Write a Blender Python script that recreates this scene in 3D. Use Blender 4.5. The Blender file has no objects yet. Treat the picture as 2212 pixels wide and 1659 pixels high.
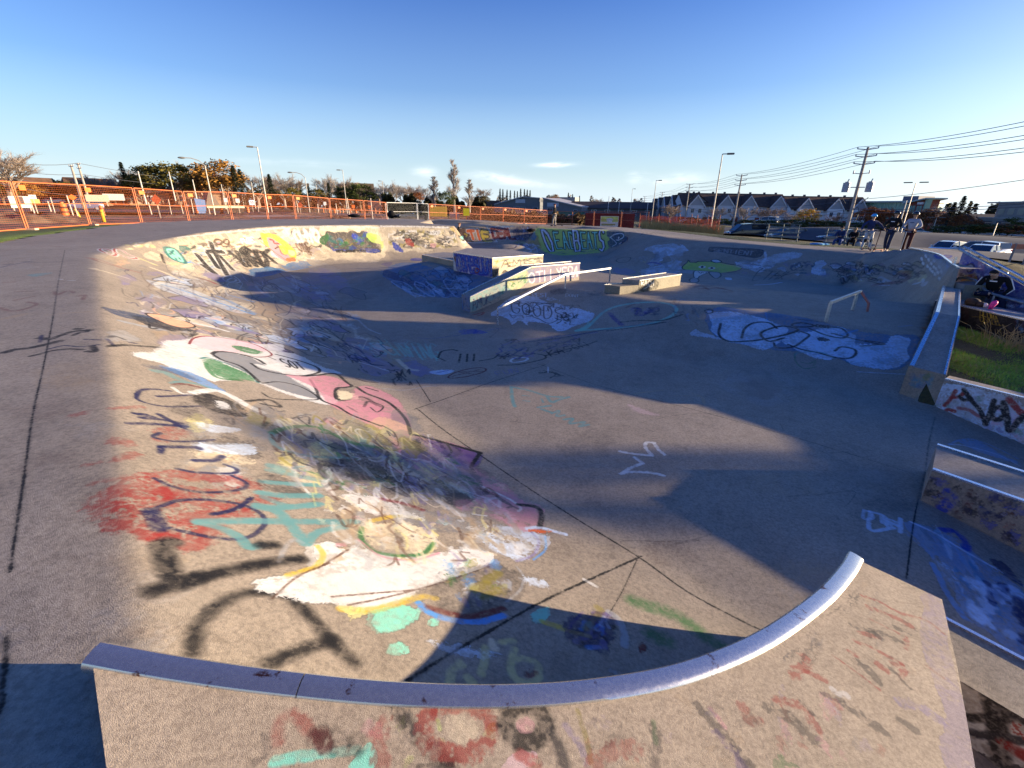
import bpy, bmesh, math, random
import numpy as np
from mathutils import Vector, Matrix, Quaternion
random.seed(7); RNG = np.random.default_rng(7)
SC = bpy.context.scene
COL = SC.collection
D2R = math.radians
# ------------------------------------------------------------------ survey of the place: camera pose used to measure it
F = 980.; CX = 1106.; CY = 829.5; PIT = D2R(21.15); ROL = D2R(0.8); HC = 1.65
GA, GB = -.0165, .0064                      # the whole park lies on a very slight slope
def ray(px, py):
    u = px - CX; v = py - CY
    c, s = math.cos(ROL), math.sin(ROL)
    x = (u*c + v*s)/F; y = -(-u*s + v*c)/F
    return np.array((x, math.cos(PIT) + y*math.sin(PIT), -math.sin(PIT) + y*math.cos(PIT)))
def g(x, y): return GA*x + GB*y
def Pp(px, py, h=0.):
    d = ray(px, py); t = -(HC - h)/(d[2] - GA*d[0] - GB*d[1])
    return np.array((d[0]*t, d[1]*t, g(d[0]*t, d[1]*t) + h))
def W(px, py, R):                            # point at horizontal distance R seen at px,py
    d = ray(px, py); t = R/math.hypot(d[0], d[1])
    return Vector((d[0]*t, d[1]*t, HC + d[2]*t))
def S(x, a, b):
    t = np.clip((x - a)/(b - a), 0, 1); return t*t*(3 - 2*t)
# ------------------------------------------------------------------ materials
def new_mat(name):
    m = bpy.data.materials.new(name); m.use_nodes = True
    nt = m.node_tree; b = nt.nodes['Principled BSDF']
    return m, nt, b
def N(nt, typ, **kw):
    n = nt.nodes.new(typ)
    for k, v in kw.items():
        if k in n.inputs: n.inputs[k].default_value = v
        else: setattr(n, k, v)
    return n
def ramp(nt, fac, stops):
    r = N(nt, 'ShaderNodeValToRGB'); e = r.color_ramp.elements
    while len(e) > 1: e.remove(e[-1])
    e[0].position = stops[0][0]; e[0].color = (*stops[0][1], 1)
    for p, c in stops[1:]:
        q = e.new(p); q.color = (*c, 1)
    nt.links.new(fac, r.inputs[0]); return r.outputs[0]
def mix(nt, fac, a, b, mode='MIX'):
    n = N(nt, 'ShaderNodeMix', data_type='RGBA', blend_type=mode)
    for sock, v in ((n.inputs[0], fac), (n.inputs[6], a), (n.inputs[7], b)):
        if hasattr(v, 'is_output') or isinstance(v, bpy.types.NodeSocket): nt.links.new(v, sock)
        elif isinstance(v, (int, float)): sock.default_value = v
        else: sock.default_value = (*v, 1)
    return n.outputs[2]
def noise(nt, co, scale, detail=4, rough=.6, dist=0.):
    n = N(nt, 'ShaderNodeTexNoise'); n.inputs['Scale'].default_value = scale
    n.inputs['Detail'].default_value = detail; n.inputs['Roughness'].default_value = rough
    n.inputs['Distortion'].default_value = dist
    nt.links.new(co, n.inputs['Vector']); return n.outputs[0]
def coords(nt, kind='Object', scale=None):
    t = N(nt, 'ShaderNodeTexCoord').outputs[kind]
    if scale:
        m = N(nt, 'ShaderNodeMapping'); m.inputs['Scale'].default_value = scale
        nt.links.new(t, m.inputs[0]); t = m.outputs[0]
    return t
MC = {}
def M(name, col=None, rough=.7, metal=0., var=.12, scale=8., bump=0., alpha=None, spec=.3, emit=None, coat=0., sc3=None):
    """simple procedural material: colour with two octaves of noise variation"""
    if name in MC: return MC[name]
    m, nt, b = new_mat(name); MC[name] = m
    co = coords(nt, 'Object', sc3)
    f = noise(nt, co, scale, 5, .65)
    lo = tuple(max(0, c*(1 - var*1.6)) for c in col); hi = tuple(min(1, c*(1 + var*1.2)) for c in col)
    c = ramp(nt, f, [(.3, lo), (.7, hi)])
    nt.links.new(c, b.inputs['Base Color'])
    b.inputs['Roughness'].default_value = rough; b.inputs['Metallic'].default_value = metal
    b.inputs['Specular IOR Level'].default_value = spec
    if coat: b.inputs['Coat Weight'].default_value = coat; b.inputs['Coat Roughness'].default_value = .05
    if bump:
        bp = N(nt, 'ShaderNodeBump', Strength=bump, Distance=.02); nt.links.new(noise(nt, co, scale*4, 4, .6), bp.inputs['Height'])
        nt.links.new(bp.outputs[0], b.inputs['Normal'])
    if emit:
        b.inputs['Emission Color'].default_value = (*emit[:3], 1); b.inputs['Emission Strength'].default_value = emit[3]
    return m
# ------------------------------------------------------------------ objects
def tag(o, label=None, cat=None, group=None, kind=None):
    if label: o['label'] = label
    if cat: o['category'] = cat
    if group: o['group'] = group
    if kind: o['kind'] = kind
    return o
def empty(name, loc, label, cat, group=None, rz=0.):
    o = bpy.data.objects.new(name, None); COL.objects.link(o); o.location = loc; o.rotation_euler = (0, 0, rz)
    o.empty_display_size = .2
    return tag(o, label, cat, group)
def copy_tree(o, parent=None):
    c = o.copy(); COL.objects.link(c)
    if parent: c.parent = parent
    for ch in list(o.children): copy_tree(ch, c)
    return c
class MB:
    def __init__(s): s.v = []; s.f = []; s.m = []; s.cur = 0; s.mats = []
    def mat(s, m):
        if m not in s.mats: s.mats.append(m)
        s.cur = s.mats.index(m); return s
    def add(s, vs, fs):
        o = len(s.v); s.v += [tuple(map(float, v)) for v in vs]
        for f in fs: s.f.append(tuple(i + o for i in f)); s.m.append(s.cur)
        return s
    def box(s, c, sz, rz=0., rx=0., ry=0.):
        R = Matrix.Rotation(rz, 3, 'Z') @ Matrix.Rotation(ry, 3, 'Y') @ Matrix.Rotation(rx, 3, 'X')
        vs = [Vector(c) + R @ Vector((x*sz[0]/2, y*sz[1]/2, z*sz[2]/2)) for x in (-1, 1) for y in (-1, 1) for z in (-1, 1)]
        return s.add(vs, [(0, 1, 3, 2), (4, 6, 7, 5), (0, 4, 5, 1), (2, 3, 7, 6), (0, 2, 6, 4), (1, 5, 7, 3)])
    def tube(s, pts, r, n=8, cap=True, flat=1.):
        pts = [Vector(p) for p in pts]; rs = r if isinstance(r, (list, tuple)) else [r]*len(pts)
        vs = []; prev = None
        for i, p in enumerate(pts):
            t = (pts[min(i+1, len(pts)-1)] - pts[max(i-1, 0)]).normalized()
            if prev is None: a = Vector((0, 0, 1)) if abs(t.z) < .9 else Vector((1, 0, 0))
            else: a = prev
            x = (a - t*a.dot(t)).normalized(); y = t.cross(x); prev = x
            for k in range(n):
                q = 2*math.pi*k/n; vs.append(p + x*math.cos(q)*rs[i] + y*math.sin(q)*rs[i]*flat)
        fs = [(i*n+k, i*n+(k+1) % n, (i+1)*n+(k+1) % n, (i+1)*n+k) for i in range(len(pts)-1) for k in range(n)]
        if cap: fs += [tuple(range(n-1, -1, -1)), tuple(range((len(pts)-1)*n, len(pts)*n))]
        return s.add(vs, fs)
    def cyl(s, c, r, h, n=16, r2=None, ax=(0, 0, 1)):
        a = Vector(ax).normalized(); return s.tube([Vector(c) - a*h/2, Vector(c) + a*h/2], [r, r if r2 is None else r2], n)
    def prism(s, poly, z0, z1, top=None):
        n = len(poly); vs = [(p[0], p[1], z0 if not callable(z0) else z0(*p[:2])) for p in poly] + [(p[0], p[1], z1 if not callable(z1) else z1(*p[:2])) for p in poly]
        return s.add(vs, [tuple(range(n-1, -1, -1)), tuple(range(n, 2*n))] + [(i, (i+1) % n, n+(i+1) % n, n+i) for i in range(n)])
    def ell(s, c, r, nu=12, nv=8, M3=None):
        vs = []; fs = []
        for j in range(nv+1):
            th = math.pi*j/nv
            for i in range(nu):
                ph = 2*math.pi*i/nu
                p = Vector((r[0]*math.sin(th)*math.cos(ph), r[1]*math.sin(th)*math.sin(ph), r[2]*math.cos(th)))
                if M3: p = M3 @ p
                vs.append(Vector(c) + p)
        for j in range(nv):
            for i in range(nu): fs.append((j*nu+i, (j+1)*nu+i, (j+1)*nu+(i+1) % nu, j*nu+(i+1) % nu))
        return s.add(vs, fs)
    def build(s, name, mat=None, parent=None, smooth=False, bevel=0., loc=None, auto=None):
        me = bpy.data.meshes.new(name)
        off = Vector((0, 0, 0))
        if loc is not None: off = Vector(loc)
        me.from_pydata([(v[0]-off.x, v[1]-off.y, v[2]-off.z) for v in s.v], [], s.f)
        if mat is not None and not s.mats: me.materials.append(mat)
        for m in s.mats: me.materials.append(m)
        if s.mats: me.polygons.foreach_set('material_index', s.m)
        me.update()
        bm = bmesh.new(); bm.from_mesh(me); bmesh.ops.recalc_face_normals(bm, faces=bm.faces)
        if bevel: bmesh.ops.bevel(bm, geom=bm.edges[:], offset=bevel, segments=2, affect='EDGES', clamp_overlap=True)
        bm.to_mesh(me); bm.free()
        if smooth:
            me.shade_smooth()
            if auto:
                try: me.set_sharp_from_angle(angle=D2R(auto))
                except Exception: pass
        o = bpy.data.objects.new(name, me); COL.objects.link(o)
        if loc is not None: o.location = off
        if parent is not None:
            o.parent = parent
        return o
def part(mb, name, mat, parent, **kw):       # mesh given in world coordinates, parent unrotated at its location
    L = parent.location
    p = parent.parent
    off = Vector(L)
    while p: off += p.location; p = p.parent
    mb.v = [(v[0]-off.x, v[1]-off.y, v[2]-off.z) for v in mb.v]
    return mb.build(name, mat, parent, **kw)
# ------------------------------------------------------------------ skatepark height field (local height above deck plane)
RIM = np.array([(2.2,-2.9),(-11.7,13.1),(-12.9,15.6),(-13.2,20),(-11.9,25.0),(-8.2,28.6),(-3.8,30.6),(-6.6,34.0),(-7.0,40.6),(6,41.8),(7.5,38.6),(1.7,35.7),(8.4,34.4),(9.6,30.5),(12.7,28.2),(14.6,24.9),(17.6,21.2),(15.9,17.9),(13.9,15.2),(12.15,12.85),(12.0,12.62),(8.55,8.88),(7.0,7.25),(7.3,6.9),(12,.6),(12,-5)])
RW = np.array([3.44,3.44,3.2,2.8,2.4,2.3,2.2,2.2,2.2,2.2,2.2,2.0,2.4,4.5,4.6,3.2,2.6,1.8,1.4,.9,.06,.06,.06,.1,.1,3.4])
RQ = np.array([.72,.55,.7,1,1,1,1,1,1,1,1,1,.9,.2,0,0,.0,1,1,1,1,1,1,1,1,0.])
PLAT = np.array([(-3.8,19.3),(-.7,15.9),(.6,14.9),(1.54,13.8),(5,11.75),(7.4,10.5),(8.6,9.0),(12.2,12.9),(9,14.4),(5.9,15.8),(3.1,17.9),(1.2,20.5),(-2,21.5)])
def inside(P, x, y):
    r = np.zeros(x.shape, bool); n = len(P)
    for i in range(n):
        x0, y0 = P[i]; x1, y1 = P[(i+1) % n]
        if y0 == y1: continue
        c = ((y0 > y) != (y1 > y)) & (x < (x1-x0)*(y-y0)/(y1-y0) + x0); r ^= c
    return r
def segd(x, y, a, b):
    dx, dy = b[0]-a[0], b[1]-a[1]; t = np.clip(((x-a[0])*dx + (y-a[1])*dy)/(dx*dx+dy*dy), 0, 1)
    return np.hypot(x - a[0] - t*dx, y - a[1] - t*dy), t
def deckh(x, y):
    h = .30*S(y, 14., 25.)*S(-x, -1.5, 3.2) + .1*S(y, 20, 34)*(1 - S(-x, -1.5, 3.2))*(1 - S(x, 8, 12))
    a = np.array((12.15, 12.8)); b = np.array((17.6, 21.2)); d = (b-a)/np.linalg.norm(b-a)
    s = (x-a[0])*d[1] - (y-a[1])*d[0]
    s2 = (x-a[0])*d[0] + (y-a[1])*d[1]
    h = h + .40*S(s, -1.6, -1.5)*S(10.0 - s2, -.02, .02)
    return h
def hloc(x, y):
    x = np.asarray(x, float); y = np.asarray(y, float)
    top = deckh(x, y)
    bot = -1.3 - .2*S(y, 13, 22)*S(10 - x, 0, 5)
    n = len(RIM); best = np.full(x.shape, 1e9); w = np.ones(x.shape); q = np.zeros(x.shape)
    for i in range(n):
        j = (i+1) % n
        d, t = segd(x, y, RIM[i], RIM[j])
        wi = RW[i] + (RW[j]-RW[i])*t; qi = RQ[i] + (RQ[j]-RQ[i])*t
        k = d < best
        best = np.where(k, d, best); w = np.where(k, wi, w); q = np.where(k, qi, q)
    ins = inside(RIM, x, y)
    s = np.where(ins, best/w, -best/w)
    # bank profile: smoothed clamp ; quarter profile: circular
    e1, e2 = .10, .05
    fb = np.clip(s, 0, 1)
    fb = np.where(np.abs(s) < e1, (s+e1)**2/(4*e1), fb); fb = np.where(np.abs(s-1) < e2, 1 - (1+e2-s)**2/(4*e2), fb)
    sc = np.clip(s, 0, 1)
    fq = 1 - (1 - sc)**1.9
    f = fb*(1-q) + fq*q
    h = top + (bot - top)*f
    # fun box plateau
    d = np.full(x.shape, 1e9)
    for i in range(len(PLAT)): d = np.minimum(d, segd(x, y, PLAT[i], PLAT[(i+1) % len(PLAT)])[0])
    d = np.where(inside(PLAT, x, y), -d, d)
    hp = -.65 - np.maximum(d, 0)*.245
    k = .06; dd = np.clip(.5 + .5*(hp - h)/k, 0, 1)
    h = np.where(ins, h + (hp - h)*dd + k*dd*(1-dd), h)
    # little mound before the divider tip
    h = np.where(ins, h + .62*np.exp(-(((x + .3)/1.9)**2 + ((y - 32.6)/1.3)**2)**1.3), h)
    # gentle fall right of the long joint
    a = np.array((3.49, 3.12)); b = np.array((7.07, 6.98)); dv = (b-a)/np.linalg.norm(b-a)
    e = (x-a[0])*dv[1] - (y-a[1])*dv[0]
    h = np.where(ins & (y < 7.2), h - np.clip(e, 0, 4)*.15*S(y, -3, 0)*S(x, 2.0, 3.2), h)
    return h
_GX = np.arange(-20, 21.01, .05); _GY = np.arange(-4, 47.01, .05)
_HG = None
def hfast(x, y):
    global _HG
    if _HG is None:
        XX, YY = np.meshgrid(_GX, _GY); _HG = hloc(XX, YY)
    fx = np.clip((x + 20)/.05, 0, len(_GX)-1.001); fy = np.clip((y + 4)/.05, 0, len(_GY)-1.001)
    i = fx.astype(int); j = fy.astype(int); fx = fx-i; fy = fy-j
    return (_HG[j, i]*(1-fx) + _HG[j, i+1]*fx)*(1-fy) + (_HG[j+1, i]*(1-fx) + _HG[j+1, i+1]*fx)*fy
_RR = np.geomspace(.9, 75, 420)
def P2S(pts):
    """photo points -> points on the concrete (vectorised march over the height grid)"""
    P = np.asarray(pts, float); c, s = math.cos(ROL), math.sin(ROL)
    u = P[:, 0]-CX; v = P[:, 1]-CY; x = (u*c+v*s)/F; y = -(-u*s+v*c)/F
    dx = x; dy = math.cos(PIT)+y*math.sin(PIT); dz = -math.sin(PIT)+y*math.cos(PIT); q = np.hypot(dx, dy)
    ax, ay, az = (dx/q)[:, None], (dy/q)[:, None], (dz/q)[:, None]
    X = ax*_RR; Y = ay*_RR; Fv = HC + az*_RR - g(X, Y) - hfast(X, Y)
    k = np.argmax(Fv < 0, axis=1); k = np.where(k == 0, len(_RR)-1, k); n = np.arange(len(P))
    lo = _RR[k-1]; hi = _RR[k]
    for _ in range(9):
        m = (lo+hi)/2; xm = ax[:, 0]*m; ym = ay[:, 0]*m; f = HC + az[:, 0]*m - g(xm, ym) - hfast(xm, ym)
        lo = np.where(f > 0, m, lo); hi = np.where(f > 0, hi, m)
    return np.stack([ax[:, 0]*hi, ay[:, 0]*hi], 1)
def on_surf(px, py):
    x, y = P2S([(px, py)])[0]; return Vector((x, y, g(x, y) + float(hloc(x, y))))
def hz(x, y): return float(g(x, y) + hloc(np.array([x]), np.array([y]))[0])
# ------------------------------------------------------------------ paint canvases (paint lies in surface coordinates, metres)
def vnoise(h, w, cell, seed):
    r = np.random.default_rng(seed); gh = int(h/cell)+3; gw = int(w/cell)+3
    a = r.random((gh, gw), dtype=np.float32)
    yy = np.arange(h, dtype=np.float32)/cell; xx = np.arange(w, dtype=np.float32)/cell
    yi = yy.astype(int); xi = xx.astype(int); fy = (yy-yi)[:, None]; fx = (xx-xi)[None, :]
    fy = fy*fy*(3-2*fy); fx = fx*fx*(3-2*fx)
    r0 = a[yi][:, xi]*(1-fx) + a[yi][:, xi+1]*fx; r1 = a[yi+1][:, xi]*(1-fx) + a[yi+1][:, xi+1]*fx
    return r0*(1-fy) + r1*fy
WORN = .62
class Canvas:
    def __init__(s, name, x0, x1, y0, y1, res, fmap, wear=.5):
        s.name = name; s.x0, s.y0, s.x1, s.y1, s.res = x0, y0, x1, y1, res
        s.w = int((x1-x0)/res); s.h = int((y1-y0)/res); s.fmap = fmap
        s.rgb = np.zeros((s.h, s.w, 3), np.float32); s.a = np.zeros((s.h, s.w), np.float32)
        s.n = .5*vnoise(s.h, s.w, max(1.5, .02/res), 3) + .3*vnoise(s.h, s.w, max(1.2, .008/res), 5) + .2*vnoise(s.h, s.w, max(4, .1/res), 9)
        s.nb = vnoise(s.h, s.w, max(3, .25/res), 11); s.wear = wear
    def bbox(s, P, pad):
        i0 = int(max(0, (P[:, 0].min()-pad-s.x0)/s.res)); i1 = int(min(s.w, (P[:, 0].max()+pad-s.x0)/s.res+1))
        j0 = int(max(0, (P[:, 1].min()-pad-s.y0)/s.res)); j1 = int(min(s.h, (P[:, 1].max()+pad-s.y0)/s.res+1))
        return i0, i1, j0, j1
    def over(s, b, al, col):
        i0, i1, j0, j1 = b; A = s.a[j0:j1, i0:i1]; R = s.rgb[j0:j1, i0:i1]
        o = al + A*(1-al); k = np.where(o > 1e-4, al/np.maximum(o, 1e-4), 0)[..., None]
        R[...] = R*(1-k) + np.asarray(col, np.float32)*k; A[...] = o
    def stroke(s, P, w, col, a=.9, soft=.25, rough=.3, wear=None):
        P = np.asarray(P, float)
        b = s.bbox(P, w*1.2 + 3*s.res); i0, i1, j0, j1 = b
        if i1-i0 < 1 or j1-j0 < 1: return
        if (i1-i0)*(j1-j0) > 9e6 and len(P) > 60: P = P[::2]
        D = np.full((j1-j0, i1-i0), 9e9, np.float32)
        for k in range(len(P)-1):
            q = np.array([P[k], P[k+1]]); c0, c1, r0, r1 = s.bbox(q, w*1.1)
            if c1-c0 < 1 or r1-r0 < 1: continue
            X = s.x0 + (np.arange(c0, c1)+.5)*s.res; Y = s.y0 + (np.arange(r0, r1)+.5)*s.res
            dx, dy = q[1]-q[0]; L = dx*dx+dy*dy+1e-12
            t = np.clip(((X[None]-q[0, 0])*dx + (Y[:, None]-q[0, 1])*dy)/L, 0, 1)
            d = np.hypot(X[None]-q[0, 0]-t*dx, Y[:, None]-q[0, 1]-t*dy)
            V = D[r0-j0:r1-j0, c0-i0:c1-i0]; np.minimum(V, d, out=V)
        n = s.n[j0:j1, i0:i1]
        D = D + (n-.5)*rough*w
        al = np.clip((w/2 - D)/(soft*w + s.res*.7) + .5, 0, 1)
        wr = s.wear if wear is None else wear
        al = al*a*np.clip(1 - wr*np.clip((n-.52)*6, 0, 1), 0, 1)
        s.over(b, al, col)
    def fill(s, P, col, a=.9, rough=.05, wear=None):
        P = np.asarray(P, float); b = s.bbox(P, .02); i0, i1, j0, j1 = b
        if i1-i0 < 1 or j1-j0 < 1: return
        n = s.n[j0:j1, i0:i1]; nb = s.nb[j0:j1, i0:i1]
        X = np.broadcast_to(s.x0 + (np.arange(i0, i1)+.5)*s.res, n.shape) + (nb-.5)*rough*2 + (n-.5)*rough
        Y = np.broadcast_to((s.y0 + (np.arange(j0, j1)+.5)*s.res)[:, None], n.shape) + (n-.5)*rough*2
        m = inside(P, X, Y).astype(np.float32)
        wr = s.wear if wear is None else wear
        s.over(b, m*a*np.clip(1 - wr*np.clip((.6*n+.4*nb-.47)*7, 0, 1), 0, 1), col)
    def image(s):
        im = bpy.data.images.new(s.name, s.w, s.h, alpha=True)
        out = np.empty((s.h, s.w, 4), np.float32); out[..., :3] = s.rgb
        st = vnoise(s.h, s.w, max(3, .06/s.res), 21); st2 = vnoise(s.h, s.w, max(6, .5/s.res), 22)
        out[..., 3] = s.a*np.clip(1.0 - np.clip((.50*s.n + .30*st + .20*st2 - .49)*9, 0, 1)*getattr(s, 'worn', WORN), 0, 1)*.95
        im.pixels.foreach_set(out.ravel()); im.alpha_mode = 'CHANNEL_PACKED'; im.update(); im.pack()
        return im
def cr(P, sub=7, closed=False):
    P = np.asarray(P, float)
    if len(P) < 3: return P if len(P) < 2 else np.array([P[0] + (P[1]-P[0])*t for t in np.linspace(0, 1, 6)])
    Q = np.vstack([P[-1], P, P[0], P[1]]) if closed else np.vstack([2*P[0]-P[1], P, 2*P[-1]-P[-2]])
    out = []
    for i in range(1, len(Q)-2):
        for t in np.linspace(0, 1, sub, endpoint=False):
            out.append(.5*(2*Q[i] + (Q[i+1]-Q[i-1])*t + (2*Q[i-1]-5*Q[i]+4*Q[i+1]-Q[i+2])*t*t + (3*Q[i]-Q[i-1]-3*Q[i+1]+Q[i+2])*t**3))
    if not closed: out.append(Q[-2])
    return np.array(out)
CT = dict(K=(0,0,1), a=(0,466.3,.248), b=(164.6,658.3,.2976), c=(0,987.4,.4046), d=(548.5,932.5,.3638), e=(548.5,1371.4,.496),
  f=(384,471.7,.1984), g=(768,630.8,.372), h=(822.8,466.3,.2976), i=(1261.7,466.3,.3472), j=(1663.2,1097.1,.3386), k=(1827.8,768,.2315),
  l=(1882.6,493.7,.1984), m=(822.8,466.3,.1736), n=(1097.1,466.3,.1736), o=(1426.2,521.1,.2232), p=(987.4,1152,.3968), q=(1645.6,576,.2559), r=(987.4,301.7,.248))
PC = dict(wh=(.86,.86,.84), wb=(.80,.86,.93), bk=(.05,.05,.06), gy=(.42,.43,.45), lg=(.62,.63,.64), dk=(.16,.16,.18), rd=(.58,.15,.13), dr=(.40,.05,.07), pk=(.82,.55,.60), lp=(.88,.74,.76),
  tq=(.38,.58,.58), tl=(.10,.40,.38), mt=(.52,.86,.76), bl=(.08,.20,.62), nb=(.07,.09,.28), sk=(.30,.58,.85), cb=(.16,.42,.62), db=(.10,.22,.36), gr=(.16,.42,.20), lgn=(.68,.80,.34), ye=(.82,.70,.22), py=(.88,.84,.55), cr=(.90,.84,.70),
  og=(.85,.36,.10), pu=(.26,.16,.50), vi=(.50,.46,.62), tn=(.70,.60,.46), cc=(.60,.56,.50), br=(.30,.18,.12), ol=(.55,.50,.16), sb=(.45,.60,.78), pe=(.93,.70,.55))
def px_of(T, s):
    x0, y0, k = CT[T]; v = np.array([float(q) for q in s.replace(',', ' ').split()]).reshape(-1, 2)
    return np.array((x0, y0)) + v*k
CUR = []
def ST(T, s, w, col, a=.9, closed=False, smooth=True, soft=.25, rough=.3, wear=None):
    P = px_of(T, s) if isinstance(s, str) else np.asarray(s, float)
    P = cr(P, 7, closed) if smooth else P
    if closed: P = np.vstack([P, P[:1]])
    M0 = CUR[0].fmap(P)
    for c in CUR:
        c.stroke(M0, w, PC[col], a, soft, rough, wear)
def FL(T, s, col, a=.9, rough=.05, wear=None, smooth=True):
    P = px_of(T, s) if isinstance(s, str) else np.asarray(s, float)
    P = cr(P, 6, True) if smooth else P
    M0 = CUR[0].fmap(P)
    for c in CUR: c.fill(M0, PC[col], a, rough, wear)
FONT = {'A':'0,1 .5,0 1,1;.2,.6 .8,.6','B':'0,0 0,1 .8,1 1,.75 .75,.5 0,.5;0,0 .75,0 .9,.25 .75,.5','C':'1,.15 .6,0 .1,.2 0,.55 .15,.9 .6,1 1,.85','D':'0,0 0,1 .6,1 1,.6 .9,.2 .5,0 0,0','E':'1,0 0,0 0,1 1,1;0,.5 .7,.5',
 'F':'1,0 0,0 0,1;0,.5 .7,.5','G':'1,.15 .5,0 .05,.3 .1,.85 .6,1 1,.8 1,.55 .6,.55','H':'0,0 0,1;1,0 1,1;0,.5 1,.5','I':'.5,0 .5,1','J':'1,0 1,.8 .5,1 .05,.8','K':'0,0 0,1;1,0 0,.55 1,1','L':'0,0 0,1 1,1','M':'0,1 .1,0 .5,.6 .9,0 1,1',
 'N':'0,1 0,0 1,1 1,0','O':'.5,0 .05,.3 .1,.8 .5,1 .95,.75 .9,.2 .5,0','P':'0,1 0,0 .8,0 1,.25 .8,.5 0,.5','R':'0,1 0,0 .8,0 1,.25 .8,.5 0,.5 1,1','S':'1,.1 .5,0 .05,.2 .2,.45 .8,.55 .95,.8 .5,1 0,.9','T':'0,0 1,0;.5,0 .5,1','U':'0,0 .05,.8 .5,1 .95,.8 1,0',
 'V':'0,0 .5,1 1,0','W':'0,0 .25,1 .5,.4 .75,1 1,0','X':'0,0 1,1;1,0 0,1','Y':'0,0 .5,.5 1,0;.5,.5 .5,1','Z':'0,0 1,0 0,1 1,1','0':'.5,0 .05,.3 .1,.8 .5,1 .95,.75 .9,.2 .5,0','1':'.3,.2 .6,0 .6,1','2':'.05,.2 .5,0 .95,.25 0,1 1,1','6':'.9,.1 .4,.2 .05,.6 .3,1 .8,.95 .9,.6 .1,.6',
 '8':'.5,.45 .1,.25 .5,0 .9,.25 .5,.45 .05,.75 .5,1 .95,.75 .5,.45','9':'.9,.4 .2,.4 .2,.05 .8,.05 .9,.4 .7,1','-':'.2,.5 .8,.5','4':'.8,1 .8,0 0,.65 1,.65',"'":'.5,0 .45,.25','3':'.1,.1 .6,0 .9,.25 .4,.45 .95,.7 .5,1 .05,.9','5':'.9,0 .2,0 .1,.45 .8,.5 .9,.8 .4,1 .05,.9','7':'0,0 1,0 .3,1'}
def letters(T, txt, quad, gap=.25):
    """quad: TL TR BL BR in photo coordinates -> list of stroke point arrays"""
    q = px_of(T, quad); TL, TR, BL, BR = q; out = []; n = len(txt)
    for i, ch in enumerate(txt):
        if ch not in FONT: continue
        for st in FONT[ch].split(';'):
            v = np.array([float(z) for z in st.replace(',', ' ').split()]).reshape(-1, 2)
            u = (i + gap/2 + v[:, 0]*(1-gap))/n; w = v[:, 1]
            out.append((TL*(1-u)[:, None] + TR*u[:, None])*(1-w)[:, None] + (BL*(1-u)[:, None] + BR*u[:, None])*w[:, None])
    return out
def TX(T, txt, quad, w, col, a=.9, gap=.3, outline=None, ow=.05, hi=None, smooth=True, wear=None, rough=.3):
    L = letters(T, txt, quad, gap)
    if outline:
        for s in L: ST('K', s, w + ow*2, outline, a, smooth=smooth, wear=wear, rough=.1)
    for s in L: ST('K', s, w, col, a, smooth=smooth, wear=wear, rough=rough)
    if hi:
        for s in L: ST('K', s + np.array((-.25*w*20, -.2*w*20))*.3, w*.18, hi, a, smooth=smooth, wear=wear)
def SCR(T, quad, n, w, cols, a=.8, seed=1, size=.3, turns=5):
    """loose scribbles / throw-ups inside a quad"""
    r = random.Random(seed); q = px_of(T, quad); TL, TR, BL, BR = q
    def m(u, v): return (TL*(1-u)+TR*u)*(1-v) + (BL*(1-u)+BR*u)*v
    for i in range(n):
        u, v = r.random(), r.random(); P = []
        for k in range(turns):
            u = min(1, max(0, u + r.uniform(-.6, 1)*size*.6)); v = min(1, max(0, v + r.uniform(-1, 1)*size)); P.append(m(u, v))
        ST('K', P, w*r.uniform(.7, 1.3), r.choice(cols), a*r.uniform(.6, 1))
def BLB(T, quad, n, cols, a=.7, seed=1, size=.2, outline=None, ow=.03, wear=None, asp=1.):
    r = random.Random(seed); q = px_of(T, quad); TL, TR, BL, BR = q
    def m(u, v): return (TL*(1-u)+TR*u)*(1-v) + (BL*(1-u)+BR*u)*v
    for i in range(n):
        u, v = r.uniform(0, 1), r.uniform(0, 1); sz = size*r.uniform(.5, 1.2); ph = r.random()*6
        P = [m(u + sz*.5*math.cos(k)*(1+.35*math.sin(3*k+ph)), v + sz*asp*math.sin(k)*(1+.35*math.cos(2*k+ph))) for k in np.linspace(0, 2*math.pi, 11)[:-1]]
        FL('K', P, r.choice(cols), a*r.uniform(.6, 1), wear=wear)
        if outline: ST('K', P, ow, outline, .85, closed=True)
def onpl(A, d):                                # map photo points to (distance along, local height) on an upright plane
    def f(P):
        out = []
        for px, py in np.asarray(P):
            r = ray(px, py); det = -r[0]*d[1] + r[1]*d[0]; t = (-A[0]*d[1] + A[1]*d[0])/det
            x, y = r[0]*t, r[1]*t; out.append(((x-A[0])*d[0] + (y-A[1])*d[1], HC + r[2]*t - g(x, y)))
        return np.array(out)
    return f
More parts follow.
